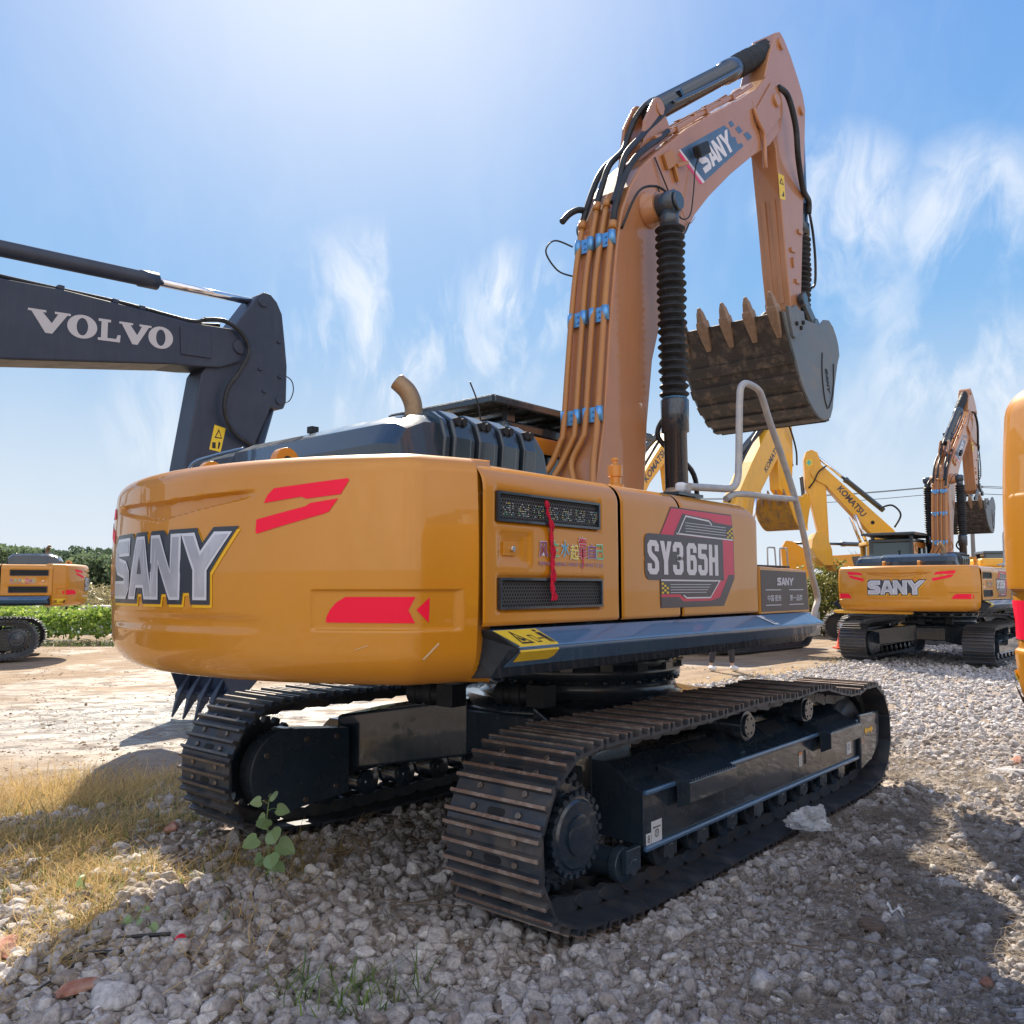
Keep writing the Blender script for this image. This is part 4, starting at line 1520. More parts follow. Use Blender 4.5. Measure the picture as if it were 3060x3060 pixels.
    for j, yy in enumerate((yr + .05, CY - .02, yl - .06)):
        mb = MB()
        mb.tube([(.95 + .02 * j, yy, 5.80), (1.3, yy, 6.02), (2.1, yy, 6.60), (2.7, yy, 7.02), (3.05, yy, 7.28)], .021, 8)
        for (x, z) in ((1.35, 6.05), (1.95, 6.49), (2.55, 6.91)):
            mb.box((x, yy, z), (.05, .065, .06), ry=R(-35))
        mb.build('top_pipe', paint, boom)
    # thin black cables
    for pts in ([(.85, yr - .012, 5.56), (1.0, yr - .03, 5.36), (1.2, yr - .05, 5.12), (1.38, yr - .06, 5.18), (1.48, yr - .05, 5.44), (1.55, yr - .04, 5.72), (1.62, yr - .05, 5.86)],
                [(.20, yl, 4.38), (.08, yl + .08, 4.42), (-.03, yl + .12, 4.56), (.04, yl + .08, 4.67), (.19, yl, 4.64)],
                [(.9, yr - .01, 5.3), (1.05, yr - .02, 5.05), (1.3, yr - .02, 4.98), (1.45, yr - .02, 5.15)]):
        mb = MB()
        mb.tube(pts, .0075, 6)
        mb.build('cable', 'cable_black', boom)
    # work lamp on its bracket
    mb = MB()
    mb.box((1.10, yr - .018, 5.63), (.20, .03, .14), ry=R(-35))
    mb.box((1.30, yr - .04, 5.66), (.22, .03, .035), ry=R(-28))
    mb.box((1.22, yr - .02, 5.54), (.05, .03, .14), ry=R(-30))
    lb = mb.build('lamp_bracket', 'ochre_matte' if paint == 'ochre_sky_tint' else paint, boom, bevel=.004)
    mb = MB()
    mb.box((1.60, yr - .085, 5.905), (.25, .075, .115), ry=R(-32))
    mb.build('work_lamp', 'rubber', boom, bevel=.016)
    # ---------------- arm
    ah = .155
    mb = MB()
    mb.prism(ARM_POLY, CY - ah, CY + ah)
    arm = mb.build('arm', paint, parent, bevel=.014, seg=3)
    mb = MB()
    mb.cyl((3.90, CY - ah - .03, 8.20), (3.90, CY + ah + .03, 8.20), .07, 20, bev=.008)
    mb.cyl((4.48, CY - ah - .03, 7.62), (4.48, CY + ah + .03, 7.62), .06, 20, bev=.008)
    for z, x in ((5.35, 4.18), (6.0, 4.30), (5.7, 4.06)):
        mb.box((x, CY - ah - .012, z), (.13, .024, .05), ry=R(-8))
    mb.box((4.06, CY - ah - .012, 5.55), (.03, .024, .12), ry=R(-8))
    mb.build('arm_boss', paint, arm, bevel=.004)
    mb = MB()
    for yy in (CY - .06, CY + .06):
        mb.bar((3.965, yy, 5.05), (3.76, yy, 6.25), .02, .05)
    mb.build('arm_rib', paint, arm)
    # bucket cylinder along the back of the arm
    q0, qm, q1 = Vector((4.62, CY - .02, 7.62)), Vector((4.66, CY - .02, 6.10)), Vector((4.57, CY - .02, 4.92))
    mb = MB()
    mb.lathe(q0, qm, [(0, .06), (.04, .105), (.9, .105), (.91, .12), (1, .12)], 24)
    bc = mb.build('bucket_cylinder', 'black_gloss', arm)
    mb = MB()
    rn = random.Random(4)
    mb.lathe(qm, q1, bellows_prof(.02, .97, 17, .135, .10, rn), 24)
    mb.build('bucket_bellows', 'rubber', arm, auto=30)
    for h, r_ in (([(3.62, yr - .02, 7.50), (3.80, yr - .06, 7.45), (3.95, yr - .08, 7.15), (4.05, yr - .06, 6.80), (4.35, CY - .2, 6.55), (4.62, CY - .16, 6.50), (4.66, CY - .14, 6.36)], .034),
                  ([(4.66, CY - .15, 6.36), (4.68, CY - .16, 6.25), (4.76, CY - .15, 6.1), (4.80, CY - .15, 5.8), (4.79, CY - .14, 5.5), (4.70, CY - .12, 5.42)], .016),
                  ([(2.95, yr - .012, 6.95), (3.02, yr - .03, 6.82), (3.16, yr - .03, 6.72), (3.17, yr - .03, 6.45), (3.20, yr - .02, 6.36)], .024)):
        mb = MB()
        mb.tube(h, r_, 10)
        mb.build('arm_hose', 'hose' if r_ != .024 else paint, arm)
    # linkage
    for sg in (-1, 1):
        mb = MB()
        yy = CY + sg * (ah + .05)
        mb.bar((4.22, yy, 5.13), (4.56, yy, 4.90), .045, .12)
        mb.cyl((4.22, yy - .035, 5.13), (4.22, yy + .035, 5.13), .082, 20, bev=.01)
        mb.cyl((4.56, yy - .035, 4.90), (4.56, yy + .035, 4.90), .075, 20)
        mb.build('link_rod', 'black_paint', arm, bevel=.004)
    mb = MB()
    for sg in (-1, 1):
        mb.bar((4.56, CY + sg * .07, 4.90), (4.10, CY + sg * .07, 4.68), .05, .11)
    mb.build('tilt_lever', 'black_paint', arm, bevel=.006)
    return boom, arm


def bucket(parent, prof, yc, half, thick, m_shell, m_side, m_tooth, rear, teeth=5, tooth_dir=None, tlen=.30, bands=(), decal=False, worn_side=None):
    """prof: outer shell profile from lip to back edge; rear: rest of the side plate outline back to the lip"""
    # shell
    n = len(prof)
    inner = []
    for i in range(n):
        a = Vector(prof[max(0, i - 1)])
        b = Vector(prof[min(n - 1, i + 1)])
        d = (b - a).normalized()
        nn = Vector((-d.y, d.x))
        c = Vector((sum(p[0] for p in prof + rear) / len(prof + rear), sum(p[1] for p in prof + rear) / len(prof + rear)))
        if (c - Vector(prof[i])).dot(nn) < 0:
            nn = -nn
        inner.append(tuple(Vector(prof[i]) + nn * thick))
    mb = MB()
    mb.prism(list(prof) + inner[::-1], yc - half, yc + half)
    root = mb.build('bucket', m_shell, parent, bevel=.004)
    # side plates
    for sg in (-1, 1):
        mb = MB()
        mb.prism(list(prof) + list(rear), yc + sg * half, yc + sg * (half + .03))
        sp = mb.build('side_plate', m_side, root, bevel=.008)
        if decal and sg < 0:
            yy = yc - half - .0335
            mb = MB()
            for pts in ([(3.62, 4.28), (3.60, 4.05), (3.64, 3.80), (3.72, 3.67)], [(3.95, 4.22), (3.93, 4.0), (3.87, 3.82), (3.76, 3.69)]):
                mb.tube([(a, yy, b) for a, b in pts], .008, 6)
            mb.build('pressed_line', 'dark_inside', sp)
            put_word(sp, lambda a, b, o: (3.79 - (b - 3.8) * -.9 + (a - 3.6) * .25 - .08, yy - .002, 4.12 - (a - 3.6)), 3.6, 3.78, .27, .075, material='dark_inside', cut=None)
    # wear strips that cross the back
    for i, (t0, t1) in enumerate(bands):
        P = [Vector(p) for p in prof]
        L = [0]
        for a, b in zip(P[:-1], P[1:]):
            L.append(L[-1] + (b - a).length)

        def at(t):
            d = t * L[-1]
            j = min(len(L) - 2, int(np.searchsorted(L, d, side='right')) - 1)
            return P[j].lerp(P[j + 1], (d - L[j]) / (L[j + 1] - L[j]))
        c = Vector((sum(p[0] for p in prof + rear) / len(prof + rear), sum(p[1] for p in prof + rear) / len(prof + rear)))
        strip = [at(t0 + (t1 - t0) * q / 3) for q in range(4)]
        d = (strip[-1] - strip[0]).normalized()
        nn = Vector((-d.y, d.x))
        if (c - strip[0]).dot(nn) > 0:
            nn = -nn
        poly = [tuple(p) for p in strip] + [tuple(p + nn * .026) for p in strip[::-1]]
        mb = MB()
        mb.prism(poly, yc - half - .02 * (i % 2), yc + half + .025)
        mb.build('wear_strip', m_shell, root, bevel=.004)
    # teeth
    lip = Vector(prof[0])
    dd = Vector(tooth_dir).normalized()
    nn = Vector((-dd.y, dd.x))
    for i in range(teeth):
        y = yc - half + .07 + i * (2 * half - .14) / (teeth - 1)
        mb = MB()
        secs = [(-.26, .012, .050), (-.12, .040, .085), (.02, .058, .110), (.07, .056, .100), (.08, .046, .082), (.16, .036, .062), (tlen, .010, .030)]
        vs = []
        for t, hh, w in secs:
            p = lip + dd * t
            for a, b in ((-1, -1), (1, -1), (1, 1), (-1, 1)):
                q = p + nn * (b * hh)
                vs.append((q.x, y + a * w * .5, q.y))
        fs = [(0, 3, 2, 1)]
        for j in range(len(secs) - 1):
            for k_ in range(4):
                fs.append((j * 4 + k_, j * 4 + (k_ + 1) % 4, (j + 1) * 4 + (k_ + 1) % 4, (j + 1) * 4 + k_))
        e = (len(secs) - 1) * 4
        fs.append((e, e + 1, e + 2, e + 3))
        mb.add(vs, fs)
        mb.build('tooth', m_tooth, root, bevel=.008)
    return root


SHELL = [(2.62, 4.50), (2.70, 4.36), (2.81, 4.19), (2.92, 4.02), (3.01, 3.87), (3.11, 3.77), (3.22, 3.68), (3.35, 3.60), (3.50, 3.545), (3.66, 3.535), (3.82, 3.585)]
SIDE_REAR = [(3.90, 3.70), (3.98, 3.96), (4.10, 4.25), (4.17, 4.36), (4.15, 4.47), (4.10, 4.56), (4.0, 4.66), (3.88, 4.705), (3.74, 4.68), (3.60, 4.585), (3.34, 4.56), (2.95, 4.53)]


def build_main_bucket(parent):
    b = bucket(parent, SHELL, CY, .60, .03, 'bucket_worn', 'bucket_grey', 'tooth_worn', SIDE_REAR, teeth=5, tooth_dir=(-.50, 1), tlen=.225,
               bands=((.26, .33), (.40, .47), (.53, .60), (.66, .73), (.79, .86), (.92, .99)), decal=True)
    # side cutter with bolts, and the hinge ears
    mb = MB()
    y = CY - .60 - .03
    mb.prism([(2.66, 4.56), (3.08, 4.60), (3.10, 4.50), (3.02, 4.38), (2.84, 4.26), (2.78, 4.28)], y - .03, y)
    for x, z in ((2.86, 4.42), (2.97, 4.40), (3.03, 4.47)):
        mb.cyl((x, y - .05, z), (x, y - .03, z), .024, 8, mi=1)
    mb.build('side_cutter', ['bucket_grey', 'dark_inside'], b, bevel=.004)
    mb = MB()
    for yy in (CY - .20, CY + .17):
        mb.prism([(3.62, 4.52), (3.85, 4.90), (4.02, 5.02), (4.16, 4.98), (4.24, 4.84), (4.14, 4.52)], yy, yy + .03)
    mb.build('hinge_ear', 'bucket_grey', b, bevel=.005)
    return b


def decal_layer(parent, name, shapes, fn):
    """shapes: list of (polygon or [outline, hole...], material, layer)"""
    mats = []
    mb = MB()
    for poly, mt, lay in shapes:
        if mt not in mats:
            mats.append(mt)
        loops = poly if isinstance(poly[0], list) else [poly]
        mb.tris2d(loops, lambda a, b, o=.0022 + lay * .0008: fn(a, b, o), mats.index(mt))
    return mb.build(name, mats, parent, fix=False)


def line_poly(pts, w):
    return stroke_poly(pts, w)


GX0, GX1, GW, GH = .18, .82, .36, .17
MODEL_GLYPHS = {
    'S': [stroke_poly([(GX1, .68), (GX1, .84), (.70, .915), (.30, .915), (GX0, .84), (GX0, .68), (.30, .58), (.70, .44), (GX1, .34), (GX1, .16), (.70, .085), (.30, .085), (GX0, .16), (GX0, .32)], GW, GH)],
    'Y': [[(-.03, 1), (.35, 1), (.50, .66), (.65, 1), (1.03, 1), (.69, .40), (.69, 0), (.31, 0), (.31, .40)]],
    '3': [stroke_poly([(GX0, .70), (GX0, .84), (.30, .915), (.70, .915), (GX1, .84), (GX1, .62), (.70, .53), (.42, .515)], GW, GH),
          stroke_poly([(.44, .50), (.70, .47), (GX1, .38), (GX1, .16), (.70, .085), (.30, .085), (GX0, .16), (GX0, .30)], GW, GH - .001)],
    '6': [stroke_poly([(GX1, .70), (GX1, .84), (.70, .915), (.30, .915), (GX0, .84), (GX0, .16), (.30, .085), (.70, .085), (GX1, .16), (GX1, .44), (.72, .54), (.37, .54)], GW, GH)],
    '5': [stroke_poly([(.96, .915), (GX0 + .01, .915), (GX0, .62), (.30, .60), (.70, .60), (GX1, .50), (GX1, .16), (.70, .085), (.30, .085), (GX0, .16), (GX0, .32)], GW, GH)],
    'H': [[(0, 0), (0, 1), (.37, 1), (.37, .59), (.63, .59), (.63, 1), (1, 1), (1, 0), (.63, 0), (.63, .43), (.37, .43), (.37, 0)]],
}


def model_decal(parent, fn):
    sh = []
    outer = [(-1.095, 2.190), (-.318, 2.190), (-.296, 2.044), (-.292, 1.782), (-.448, 1.607), (-1.225, 1.607), (-1.226, 1.775), (-1.24, 2.0)]
    sh.append((grow(outer, .008), 'decal_char', 0))
    sh.append((outer, 'red_pink_vinyl', 1))
    sh.append(([(-1.226, 1.766), (-1.225, 1.607), (-.448, 1.607), (-.30, 1.775), (-.30, 1.80), (-.37, 1.80), (-.50, 1.655), (-.62, 1.635), (-.97, 1.635), (-1.02, 1.662), (-1.226, 1.662)], 'decal_char', 2))
    sh.append(([(-1.226, 1.678), (-1.01, 1.678), (-.955, 1.652), (-.63, 1.652), (-.50, 1.762), (-.50, 1.79), (-1.226, 1.79)], 'decal_char', 2))
    sh.append(([(-.962, 2.165), (-.610, 2.150), (-.565, 2.135), (-.302, 2.125), (-.297, 2.030), (-1.075, 2.030)], 'decal_char', 2))
    plate = arc(-1.355, 1.985, .035, 90, 180, 5) + [(-1.392, 1.90), (-1.378, 1.885), (-1.392, 1.87)] + arc(-1.345, 1.815, .045, 180, 270, 5) + [(-.450, 1.770), (-.455, 2.020)]
    sh.append((grow(plate, .008), 'decal_char', 3))
    sh.append((line_poly([(-1.02, 2.040), (-.925, 2.152), (-.63, 2.138), (-.59, 2.115)], .010), 'white_vinyl', 3))
    sh.append((line_poly([(-1.04, 2.040), (-.30, 2.030)], .009), 'white_vinyl', 3))
    sh.append((line_poly([(-1.225, 1.760), (-.50, 1.760), (-.63, 1.655), (-.93, 1.655), (-.97, 1.672)], .009), 'white_vinyl', 4))
    for k_ in range(4):
        sh.append((line_poly([(-.93 + .0 * k_, 2.060 + k_ * .017), (-.40, 2.056 + k_ * .017)], .003), 'silver_rim', 3))
        sh.append((line_poly([(-1.12, 1.688 + k_ * .016), (-.68 + .02 * k_, 1.688 + k_ * .016)], .003), 'silver_rim', 4))
    for i in range(3):
        for j in range(6):
            if (i + j) % 2 == 0 and j < 6 - i * 1:
                sh.append(([(-1.222 + i * .028, 1.682 + j * .013 * 1), (-1.196 + i * .028, 1.682 + j * .013), (-1.196 + i * .028, 1.694 + j * .013), (-1.222 + i * .028, 1.694 + j * .013)], 'label_yellow', 4))
                sh.append(([(-.302 - i * .028, 2.040 + j * .014), (-.328 - i * .028, 2.040 + j * .014), (-.328 - i * .028, 2.052 + j * .014), (-.302 - i * .028, 2.052 + j * .014)], 'label_yellow', 3))
    x = -1.372
    for ch in 'SY365H':
        w, h = .124, .196
        if ch == '6':
            x += .024
        for g in MODEL_GLYPHS[ch]:
            sh.append(([(x + a * w, 1.793 + b * h) for a, b in g], 'white_vinyl', 5))
        x += .141
    return decal_layer(parent, 'model_decal', sh, fn)


def slogan(parent, fn):
    mats = ['ink_cyan', 'ink_green', 'ink_yellow', 'ink_purple', 'ink_red', 'white_vinyl']
    mb = MB()
    cols = (3, 1, 0, 2, 4, 3, 1)
    xs = [-2.350, -2.262, -2.176, -2.098, -2.030, -1.945, -1.872]
    for i, ch in enumerate('风生水起靠自己'):
        if ch == '靠':
            put_text(mb, ch, fn, xs[i] - .004, 1.862, .080, .115, .0046, bold=.012, mi=5)
            put_text(mb, ch, fn, xs[i], 1.866, .072, .107, .0060, bold=.0, mi=4)
            mb.tris2d([[(-1.996, 1.812), (-1.990, 1.812), (-1.986, 1.87), (-1.998, 1.87)]], lambda a, b: fn(a, b, .0052), 4)
        else:
            z = 1.858 + (.006, .014, .016, .0, 0, .008, .008)[i]
            put_text(mb, ch, fn, xs[i] - .003, z - .003, .074, .082, .0046, bold=.022, mi=5)
            put_text(mb, ch, fn, xs[i], z, .068, .076, .0060, bold=.004, mi=cols[i])
    put_text(mb, 'FENG SHENG SHUI QI KAO ZI JI', fn, -2.35, 1.820, .535, .024, .0046, bold=.03, mi=5, spacing=1.1)
    put_text(mb, 'FENG SHENG SHUI QI KAO ZI JI', fn, -2.35, 1.820, .535, .024, .0056, bold=-.002, mi=3, spacing=1.1)
    return mb.build('slogan_decal', mats, parent, fix=False)


def build_upper(parent, detail=True):
    # deck: dark plate and main frame
    mb = MB()
    mb.bb(-2.66, 1.95, -1.20, 1.30, 1.30, 1.50)
    mb.bb(-2.70, .12, -1.40, 1.40, 1.46, 1.535)
    mb.build('upper_frame', 'black_paint', parent, bevel=.01)
    # machinery core so nothing is hollow
    mb = MB()
    mb.bb(-2.62, -.02, -1.33, -.34, 1.50, 2.27)
    mb.bb(-2.62, -.50, -.34, 1.33, 1.50, 2.27)
    mb.build('engine_bay', 'dark_inside', parent)
    mb = MB()
    mb.bb(-2.63, .0, -1.36, -.36, 2.272, 2.29)
    mb.bb(-2.63, -.45, -.36, 1.36, 2.272, 2.29)
    mb.bb(-.62, .55, -1.05, -.36, 2.29, 2.34)
    mb.build('deck_plate', 'ochre_matte', parent, bevel=.006)
    cw = build_counterweight(parent)
    g1 = (-2.648, -1.838, 2.022, 2.162, .014)
    g2 = (-2.635, -1.820, 1.618, 1.764, .014)
    lt = (-2.630, -2.420, 1.835, 1.965, .010)
    lt2 = (-2.605, -2.465, 1.858, 1.938, .008)
    for sgn in (1, -1):
        # right side (seen) and the same on the left
        nm = 'engine_door'
        d1 = build_door(parent, -2.745, -1.645, [g1, g2, lt, lt2], nm, sgn)
        for g in (g1, g2):
            build_grille(d1, g[0], g[1], g[2], g[3], sgn, cells=(sgn == 1), led=(sgn == 1 and g is g1))
        mb = MB()
        yy = (DY + .016) * sgn
        mb.bb(-2.595, -2.510, yy - .006 * sgn, yy + .004 * sgn, 1.866, 1.930)
        mb.bb(-2.508, -2.475, yy + .006 * sgn, yy + .010 * sgn, 1.866, 1.930, 0)
        mb.cyl((-2.535, yy - .020 * sgn, 1.898), (-2.535, yy - .006 * sgn, 1.898), .014, 14, mi=1)
        mb.build('door_latch', ['ochre', 'chrome'], d1, bevel=.002)
        sf = (lambda x, z, off=.003: (x, DY - off, z)) if sgn == 1 else (lambda x, z, off=.003: (x, -DY + off, z))
        mf = sf if sgn == 1 else (lambda x, z, off=.003: (-4.19 - x, -DY + off, z))
        slogan(d1, mf)
        if sgn == 1:
            d2 = build_door(parent, -1.630, -.985, [], 'pump_door', sgn)
            d3 = build_door(parent, -.975, .095, [], 'fuel_tank_panel', sgn, round_front=True)
            model_decal(d2, sf)
        else:
            d2 = build_door(parent, -1.630, -.46, [], 'radiator_door', sgn)
            model_decal(d2, lambda x, z, off=.003: (-1.9 - x, -DY + off, z))
    # end wall of the tank at the front of the right side
    mb = MB()
    mb.prism([(.0, 1.545), (.095, 1.545), (.092, 2.12), (.05, 2.22), (.0, 2.25)], -1.46, -.42)
    mb.build('tank_end', 'ochre', parent, auto=40, bevel=.01)
    # red ribbon down the door
    mb = MB()
    pts = [(-2.312, 2.142), (-2.296, 2.09), (-2.276, 2.04), (-2.262, 1.97), (-2.262, 1.90), (-2.252, 1.83), (-2.262, 1.76), (-2.250, 1.70), (-2.258, 1.655)]
    P = catmull([Vector((a, DY - .018, b)) for a, b in pts], 5)
    vs = []
    n = len(P)
    for i, p in enumerate(P):
        w = .006 + .014 * (i / n) ** .7
        tw = .5 * math.sin(i * .7)
        for q in (-1, -.3, .3, 1):
            vs.append((p.x + q * w, p.y + .010 * math.sin(q * 3 + tw * 3), p.z + .0))
    mb.add(vs, [(i * 4 + j, i * 4 + j + 1, i * 4 + 5 + j, i * 4 + 4 + j) for i in range(n - 1) for j in range(3)], sm=True)
    rb = mb.build('red_ribbon', 'red_cloth', parent)
    so = rb.modifiers.new('thick', 'SOLIDIFY')
    so.thickness = .006
    # box at the front right with its plate
    mb = MB()
    mb.prism([(.098, 1.53), (.99, 1.53), (.945, 1.850), (.098, 1.865)], -1.49, -.85)
    bx = mb.build('tool_box', 'ochre', parent, bevel=.012, seg=3)
    mb = MB()
    mb.bb(.10, .80, -1.42, -.86, 1.866, 1.880)
    mb.build('box_mat', 'rubber', bx, bevel=.004)
    f = lambda x, z, off=.003: (x, -1.49 - off, z)
    sh = [([(.118, 1.548), (.962, 1.548), (.925, 1.832), (.118, 1.840)], 'plate_brown', 0)]
    for a, b, z in ((.19, .455, 1.700), (.595, .86, 1.700), (.19, .455, 1.592), (.595, .86, 1.592)):
        sh.append(([(a, z - .003), (b, z - .003), (b, z + .003), (a, z + .003)], 'text_white', 1))
    decal_layer(bx, 'name_plate', sh, f)
    put_word(bx, f, .385, 1.732, .30, .056, off=.0045)
    mb = MB()
    put_text(mb, '中国·服务', f, .215, 1.618, .235, .046, .0045, bold=.012)
    put_text(mb, '第一品牌', f, .600, 1.618, .235, .046, .0045, bold=.012)
    mb.build('plate_text', 'text_white', bx, fix=False)
    # side deck box (catwalk) with its chamfered face
    for sgn in (1, -1):
        mb = MB()
        x0, x1 = -2.735, .93
        o = 1.10
        y = lambda v: v * sgn
        sec = [(-1.30, 1.528), (-1.50, 1.528), (-1.62, 1.455), (-1.62, 1.438), (-1.50, 1.318), (-1.30, 1.300)]
        vs = [(x0 if k_ == 0 else x1, y(a), b) for k_ in (0, 1) for a, b in sec]
        # oblique front end
        for i, (a, b) in enumerate(sec):
            sh_ = {0: -.05, 1: -.02, 2: .0, 3: .0, 4: -.14, 5: -.2}[i]
            vs[6 + i] = (x1 + sh_, y(a), b)
            sh0 = {0: -.02, 1: 0.0, 2: .02, 3: .02, 4: .0, 5: .0}[i]
            vs[i] = (x0 + .035 + (.055 if i in (2, 3) else 0), y(a), b)
        mb.add(vs, [(i, (i + 1) % 6, 6 + (i + 1) % 6, 6 + i) for i in range(6)] + [(6, 7, 8, 9, 10, 11)])
        mb.add(vs, [(5, 4, 3, 2, 1, 0)], 1)
        ck = mb.build('side_deck', ['slate_sky_tint', 'rubber'], parent, bevel=.008, seg=3)
        mb = MB()
        vs = [(x0 + .02, y(-1.6215), 1.452), (x1 - .004, y(-1.6215), 1.448), (x1 - .145, y(-1.505), 1.316), (x0 + .02, y(-1.505), 1.316)]
        mb.add(vs, [(0, 1, 2, 3)])
        mb.build('deck_underside', 'black_gloss', ck)
        fn = lambda x, z, off=.003: (x, (-1.50 - (1.528 - z) / .073 * .12 - off) * sgn, z + off * .8)
        fl = lambda x, z, off=.003: (x, (-1.62 + (1.438 - z) / .120 * .12 - off) * sgn, z - off * .8)
        if sgn == 1:
            mb = MB()
            mb.tris2d([[(-2.70, 1.524), (-2.40, 1.524), (-2.36, 1.460), (-2.64, 1.460)]], lambda a, b: fn(a, b, .003), 0)
            mb.tris2d([[(-2.64, 1.436), (-2.36, 1.436), (-2.36, 1.404), (-2.39, 1.390), (-2.64, 1.390)]], lambda a, b: fl(a, b, .003), 0)
            mb.add([fn(-2.64, 1.460, .003), fn(-2.36, 1.460, .003), fl(-2.36, 1.436, .003), fl(-2.64, 1.436, .003)], [(0, 1, 2, 3)], 0)
            label_symbol(mb, lambda a, b, o: fn(a - (b - 1.46) * .9 + .03, b, o), -2.66, -2.38, 1.458, 1.526, 1, .0048)
            mb.build('warning_label', ['label_yellow', 'label_black'], ck, fix=False)
            mb = MB()
            q = lambda a, b: fn(a, b, .0035)
            mb.add([q(-.02, 1.522), q(.055, 1.522), q(.145, 1.462), q(.065, 1.462)], [(0, 1, 2, 3)], 0)
            mb.tube([Vector(q(.05, 1.505)) + Vector((0, -.002, .002)), Vector(q(.075, 1.490)) + Vector((0, -.002, .002)), Vector(q(.065, 1.485)) + Vector((0, -.002, .002)), Vector(q(.10, 1.472)) + Vector((0, -.002, .002))], .0025, 5, mi=1)
            mb.build('white_sticker', ['white_plastic', 'decal_blue'], ck, fix=False)
    # left rear label
    mb = MB()
    g = lambda a, b, o=.003: cw_pt(-a, b, o)
    mb.tris2d([[(1.46, 1.33), (1.76, 1.33), (1.76, 1.47), (1.46, 1.47)]], lambda a, b: cw_pt(-a, b, .008), 0, cut=.05)
    label_symbol(mb, lambda a, b, o: cw_pt(-a, b, .0105), 1.76, 1.46, 1.345, 1.455, 1)
    mb.build('rear_warning_label', ['label_yellow', 'label_black'], cw, fix=False)
    # engine cover
    mb = MB()
    prof = [(-2.86, 2.315), (-2.86, 2.42), (-2.80, 2.53), (-2.68, 2.592), (-2.55, 2.606), (-2.15, 2.606), (-1.80, 2.585), (-1.72, 2.50), (-1.70, 2.315)]
    xs = [1.04, 1.0, .92, .5, .47, .0, -.30, -.42, -.85, -.96, -1.03, -1.06]
    hz = [.0, .72, .88, .90, .97, .97, .99, 1.0, 1.0, .96, .80, 0.0]
    vs = []
    for y_, h_ in zip(xs, hz):
        for (px, pz) in prof:
            t = 2.315 + (pz - 2.315) * h_
            cx = -2.28
            vs.append((cx + (px - cx) * (1 if h_ > .9 else .985 if h_ > .5 else .96), y_, t))
    m_ = len(prof)
    mb.add(vs, [(i * m_ + j, i * m_ + j + 1, (i + 1) * m_ + j + 1, (i + 1) * m_ + j) for i in range(len(xs) - 1) for j in range(m_ - 1)], sm=True)
    ec = mb.build('engine_cover', 'black_gloss', parent, auto=28)
    # louvred right shoulder of the cover: raised cheeks with slots
    x = -2.585
    for i, w in enumerate((.045, .125, .045, .125, .045, .12, .045, .11)):
        wide = w > .06
        dy = -.022 if wide else 0
        mb = MB()
        sec = [(-1.03, 2.33), (-1.075 + dy, 2.34), (-1.085 + dy, 2.47), (-1.055 + dy, 2.565), (-.98, 2.612 + (.012 if wide else 0)), (-.80, 2.612 + (.010 if wide else 0)), (-.80, 2.55), (-1.02, 2.50)]
        mb.prism(sec, x, x + w, axis='x')
        ch = mb.build('louvre_cheek', 'black_gloss', ec, bevel=.012, seg=3)
        if wide:
            mb = MB()
            for q in range(2):
                xx = x + .018 + q * (w - .036) / 2
                mb.prism(round_rect(xx, xx + .034, 2.535, 2.578, .012, 3), -1.100, -1.070)
            mb.build('louvre_slot', 'dark_inside', ch)
        x += w + .006
    mb = MB()
    mb.prism([(x - .004, 2.32), (x + .19, 2.32), (x + .135, 2.50), (x + .05, 2.585), (x - .004, 2.602)], -1.05, .6)
    mb.build('cover_nose', 'black_gloss', ec, bevel=.03, seg=4)
    mb = MB()
    mb.tube([(-2.82, 1.02, 2.36), (-2.80, .98, 2.50), (-2.70, .90, 2.56), (-2.60, .70, 2.60)], .010, 8)
    mb.build('cover_seam', 'slate_sky_tint', ec)
    mb = MB()
    mb.cyl((-2.45, .19, 2.60), (-2.45, .19, 2.66), .02, 10)
    mb.box((-2.45, .19, 2.675), (.05, .05, .04))
    mb.build('rear_camera', 'rubber', ec)
    # exhaust stack
    mb = MB()
    E = [(-2.46, -.72, 2.55), (-2.46, -.72, 2.66), (-2.465, -.712, 2.72), (-2.485, -.690, 2.78), (-2.52, -.650, 2.83)]
    mb.tube(E, .056, 20, rads=[.047, .048, .050, .050, .048], caps=False)
    so_ = mb.build('exhaust_stack', 'steel_bare', parent)
    mm = so_.modifiers.new('thick', 'SOLIDIFY')
    mm.thickness = .006
    # antenna
    mb = MB()
    mb.tube([(-.80, .30, 2.60), (-.84, .30, 3.05), (-.95, .30, 3.27)], .006, 6)
    mb.build('antenna', 'rubber', parent)
    # cab: posts, glazing, roof guard
    mb = MB()
    x0, x1, y0, y1 = -.34, 1.55, .50, 1.45
    for xx, yy in ((x0, y0), (x0, y1), (x1, y0), (x1, y1), (.75, y0), (.75, y1)):
        mb.bb(xx - .045, xx + .045, yy - .045, yy + .045, 1.52, 3.02)
    mb.bb(x0 - .045, x1 + .045, y0 - .045, y1 + .045, 1.50, 2.10)
    mb.bb(x0 - .05, x1 + .05, y0 - .05, y1 + .05, 3.0, 3.09)
    cab = mb.build('cab', 'black_gloss', parent, bevel=.02, seg=3)
    mb = MB()
    mb.bb(x0 + .04, x1 - .04, y0 - .012, y0 + .012, 2.11, 2.99)
    mb.bb(x0 + .04, x1 - .04, y1 - .012, y1 + .012, 2.11, 2.99)
    mb.bb(x0 - .012, x0 + .012, y0 + .04, y1 - .04, 2.11, 2.99)
    mb.bb(x1 - .012, x1 + .012, y0 + .04, y1 - .04, 1.70, 2.99)
    mb.build('cab_glass', 'glass_dark', cab)
    mb = MB()
    mb.bb(x0 - .03, x1 - .5, y0 - .062, y0 - .046, 2.86, 2.995)
    mb.bb(x0 - .03, x0 + .32, y0 - .062, y0 - .046, 2.2, 2.86)
